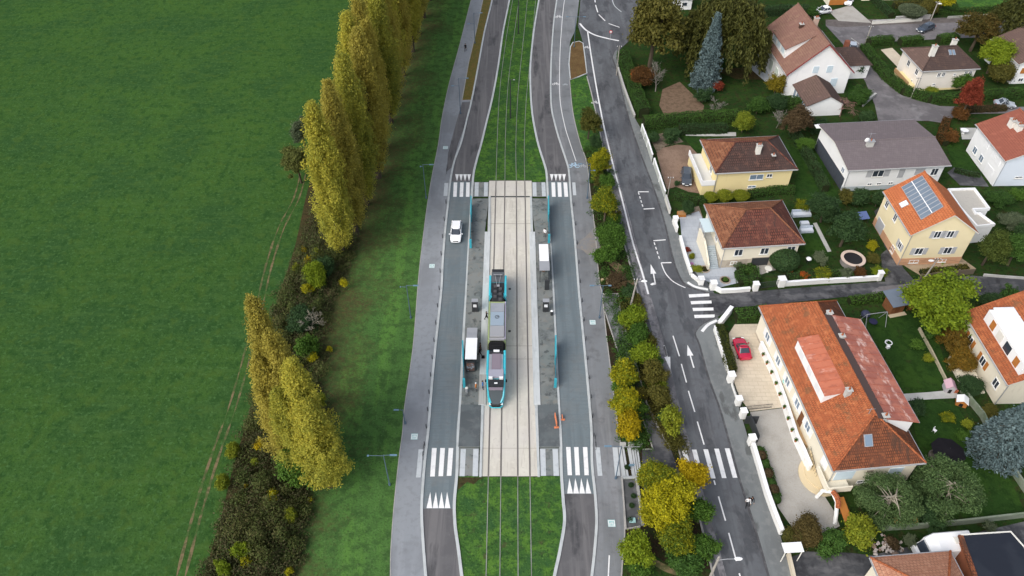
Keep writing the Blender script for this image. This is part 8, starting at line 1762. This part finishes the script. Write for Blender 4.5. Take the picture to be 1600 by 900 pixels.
for a in (0,2.1,4.2): q.tube([(.1*math.cos(a),.1*math.sin(a),.6),(.35*math.cos(a),.35*math.sin(a),0)],.025,DARK,5)
q.build('legs', r0)
p = P(1199,425); r0 = thing('garden_table','round pale table on the gravel patio','garden table',(p.x,p.y,0)); q = MB(); q.disc((0,0),.55,.70,.75,OFFWHITE,20); q.build('tabletop', r0); q = MB(); q.tube([(0,0,0),(0,0,.7)],[.2,.05],OFFWHITE,8); q.build('pedestal', r0)
p = P(1516,203,.8); r0 = thing('garden_table','round white table on the small terrace by the blue white house','garden table',(p.x-1.0,p.y,0)); q = MB(); q.disc((0,0),.7,.74,.80,WHITE,20); q.build('tabletop', r0); q = MB(); q.tube([(0,0,0),(0,0,.74)],[.25,.06],WHITE,8); q.build('pedestal', r0)
for px,py,lab in ((1101,421,'round stone planting ring beside the lime bush'),(1133,438,'round stone planting ring with a small green bush')):
    p = P(px,py); r0 = thing('planting_ring', lab, 'planter', (p.x,p.y,.01)); q = MB(); q.ring((0,0),.62,.80,0,.12,M('tan stone ring',(0.38,0.31,0.25)),24); q.build('rim', r0); q = MB(); q.disc((0,0),.62,0,.05,SOIL,20); q.build('soil', r0)
p = P(1352,335,1.2); r0 = thing('blue_tarpaulin','blue tarpaulin over a frame beside the dark drive','cover',(p.x-.5,p.y-.2,0),.2); q = MB(); q.loft([[(-1.0,-.7,0.9),(1.0,-.7,0.9),(1.0,.7,1.3),(-1.0,.7,1.3)],[(-1.0,-.7,.95),(1.0,-.7,.95),(1.0,.7,1.36),(-1.0,.7,1.36)]], BLUE_TARP); q.build('sheet', r0); q = MB()
for a,b in ((-.9,-.6),(.9,-.6),(-.9,.6),(.9,.6)): q.tube([(a,b,0),(a,b,1.0)],.03,DARK,5)
q.build('legs', r0)
# flowerpots along the terrace wall
pp = None
for i,(x,y_) in enumerate(((1190,556),(1196,569),(1203,584),(1210,601),(1216,618),(1223,638),(1229,656),(1235,674),(1241,690))):
    p = P(x+1.5,y_,1.58)
    if pp is None:
        pp = thing('flowerpot','terracotta flowerpot with a green plant on the white terrace wall','flowerpot',(p.x,p.y,1.585),0,'flowerpots on the terrace wall'); q = MB(); q.tube([(0,0,0),(0,0,.28)],[.12,.17],M('terracotta',(0.36,0.14,0.07)),10); q.build('pot', pp)
        rng = np.random.default_rng(5); u = unit(rng,60); o = bpy.data.objects.new('plant', quads_mesh('plant', leaf_quads(rng, u*np.array([.24,.24,.22])*rng.random((60,1))**.4+np.array([0,0,.45]), .09, u), [L_GREEN])); COL.objects.link(o); o.parent = pp
    else: dup(pp,(p.x,p.y,1.585),i*.7)
p = P(1227,604,1.1); r0 = thing('parasol','small turquoise parasol on the terrace by the cream wall','parasol',(p.x,p.y,.9)); q = MB(); q.loft([[(.6*math.cos(i),.6*math.sin(i),1.2) for i in np.arange(0,6.2,.785)],[(.04*math.cos(i),.04*math.sin(i),1.5) for i in np.arange(0,6.2,.785)]], M('mint canvas',(0.16,0.55,0.48))); q.build('canopy', r0); q = MB(); q.tube([(0,0,0),(0,0,1.5)],.03,DARK,5); q.build('pole', r0)
for x,y_,lab,m_ in ((1241,605,'red brown bench cushion on the terrace',CBRN),(1264,666,'red pot beside the terrace door',M('red glaze',(0.4,0.02,0.03),rough=.3)),(1255,669,'dark green pot beside the terrace door',M('green glaze',(0.03,0.09,0.06),rough=.3))):
    p = P(x,y_,1.0); r0 = thing('garden_pot', lab, 'pot', (p.x,p.y,.9)); q = MB(); q.tube([(0,0,0),(0,0,.35),(0,0,.5)],[.16,.24,.2],m_,10); q.build('pot', r0); q = MB(); q.disc((0,0),.18,.5,.52,SOIL,10); q.build('soil', r0)
# outside stair of the long house
p = P(1261,706); r0 = thing('garden_stairs','cream outside stairs with iron railing beside the orange roofed house','stairs',(p.x,p.y-3.6,0),R(5)); q = MB()
for i in range(8): q.box(0,i*.38,0,1.5,(i+1)*.38+.01,.16+.15*i,M('cream steps',(0.60,0.50,0.33)))
q.build('steps', r0); q = MB(); q.tube([(-.05,0,.95),(-.05,3.0,2.1)],.03,DARK,5)
for i in range(8): q.tube([(-.05,i*.4,.15*i),(-.05,i*.4,.95+.153*i)],.018,DARK,4)
q.build('railing', r0)
# green plastic sheet by the red car, stone heap, tub
p = P(1184,572); q = MB(); r0 = thing('artificial_turf','green mat lying beside the terrace wall near the red car','mat',(p.x,p.y,.016)); q.poly([(-.9,1.4,0),(.1,1.6,0),(.8,.2,0),(1.2,-1.4,0),(.6,-1.7,0),(-.2,-.8,0)], M('green mat',(0.05,0.13,0.085),[(2,(0.035,0.10,0.06),.45,.65,.6)])); q.build('mat', r0)
p = P(1388,851); r0 = thing('stone_heap','heap of pale broken stones beside the parking court','stone heap',(p.x-.4,p.y-.3,0)); rg_ = random.Random(8); q = MB()
for i in range(46): a = rg_.uniform(0,6.28); rr_ = rg_.uniform(0,1.7); s_ = rg_.uniform(.14,.34); q.cbox((rr_*math.cos(a)*1.2,rr_*math.sin(a)*.8,.12+.35*max(0,1-rr_/1.6)),(s_*1.4,s_,s_*.8),(M('pale rubble',(0.48,0.43,0.40)) if i%3 else M('brown rubble',(0.26,0.19,0.15))),rg_.uniform(0,3),rg_.uniform(-.5,.5))
q.build('rubble', r0)['kind'] = 'stuff'
# ------------------------------------------------------------------ light, sky, camera
w_ = bpy.data.worlds.new('World'); scene.world = w_; w_.use_nodes = True; nt = w_.node_tree; bg = nt.nodes['Background']
sky = nt.nodes.new('ShaderNodeTexSky'); sky.sky_type = 'NISHITA'; sky.sun_disc = False
SUN_EL, SUN_AZ = R(42), R(226)      # azimuth clockwise from +Y: light comes from the left and a little from the front
sky.sun_elevation = SUN_EL; sky.sun_rotation = SUN_AZ; sky.air_density = 1.0; sky.dust_density = 4.0; sky.ozone_density = 1.0
hs = nt.nodes.new('ShaderNodeHueSaturation'); hs.inputs['Saturation'].default_value = 0.5
nt.links.new(sky.outputs[0], hs.inputs['Color']); nt.links.new(hs.outputs[0], bg.inputs[0]); bg.inputs[1].default_value = 0.15
sl = bpy.data.lights.new('sun','SUN'); sl.energy = 0.85; sl.angle = R(45); sl.color = (1.0,0.97,0.93); so = bpy.data.objects.new('sun', sl); COL.objects.link(so)
dirv = Vector((math.sin(SUN_AZ)*math.cos(SUN_EL), math.cos(SUN_AZ)*math.cos(SUN_EL), math.sin(SUN_EL)))
so.rotation_euler = dirv.to_track_quat('Z','Y').to_euler(); so.location = (0,0,150)
cd = bpy.data.cameras.new('camera'); cd.sensor_width = 36; cd.lens = F/1600*36; cd.clip_start = 0.5; cd.clip_end = 6000
co = bpy.data.objects.new('camera', cd); COL.objects.link(co); co.location = (0,0,H); co.rotation_euler = (R(45),0,0); scene.camera = co
vs = scene.view_settings; vs.view_transform = 'Standard'; vs.look = 'None'; vs.exposure = 0.62; vs.gamma = 1.0; vs.use_curve_mapping = False
scene.render.engine = 'CYCLES'; scene.cycles.max_bounces = 8; scene.cycles.diffuse_bounces = 5; scene.cycles.glossy_bounces = 2; scene.cycles.transmission_bounces = 6; scene.cycles.use_denoising = True
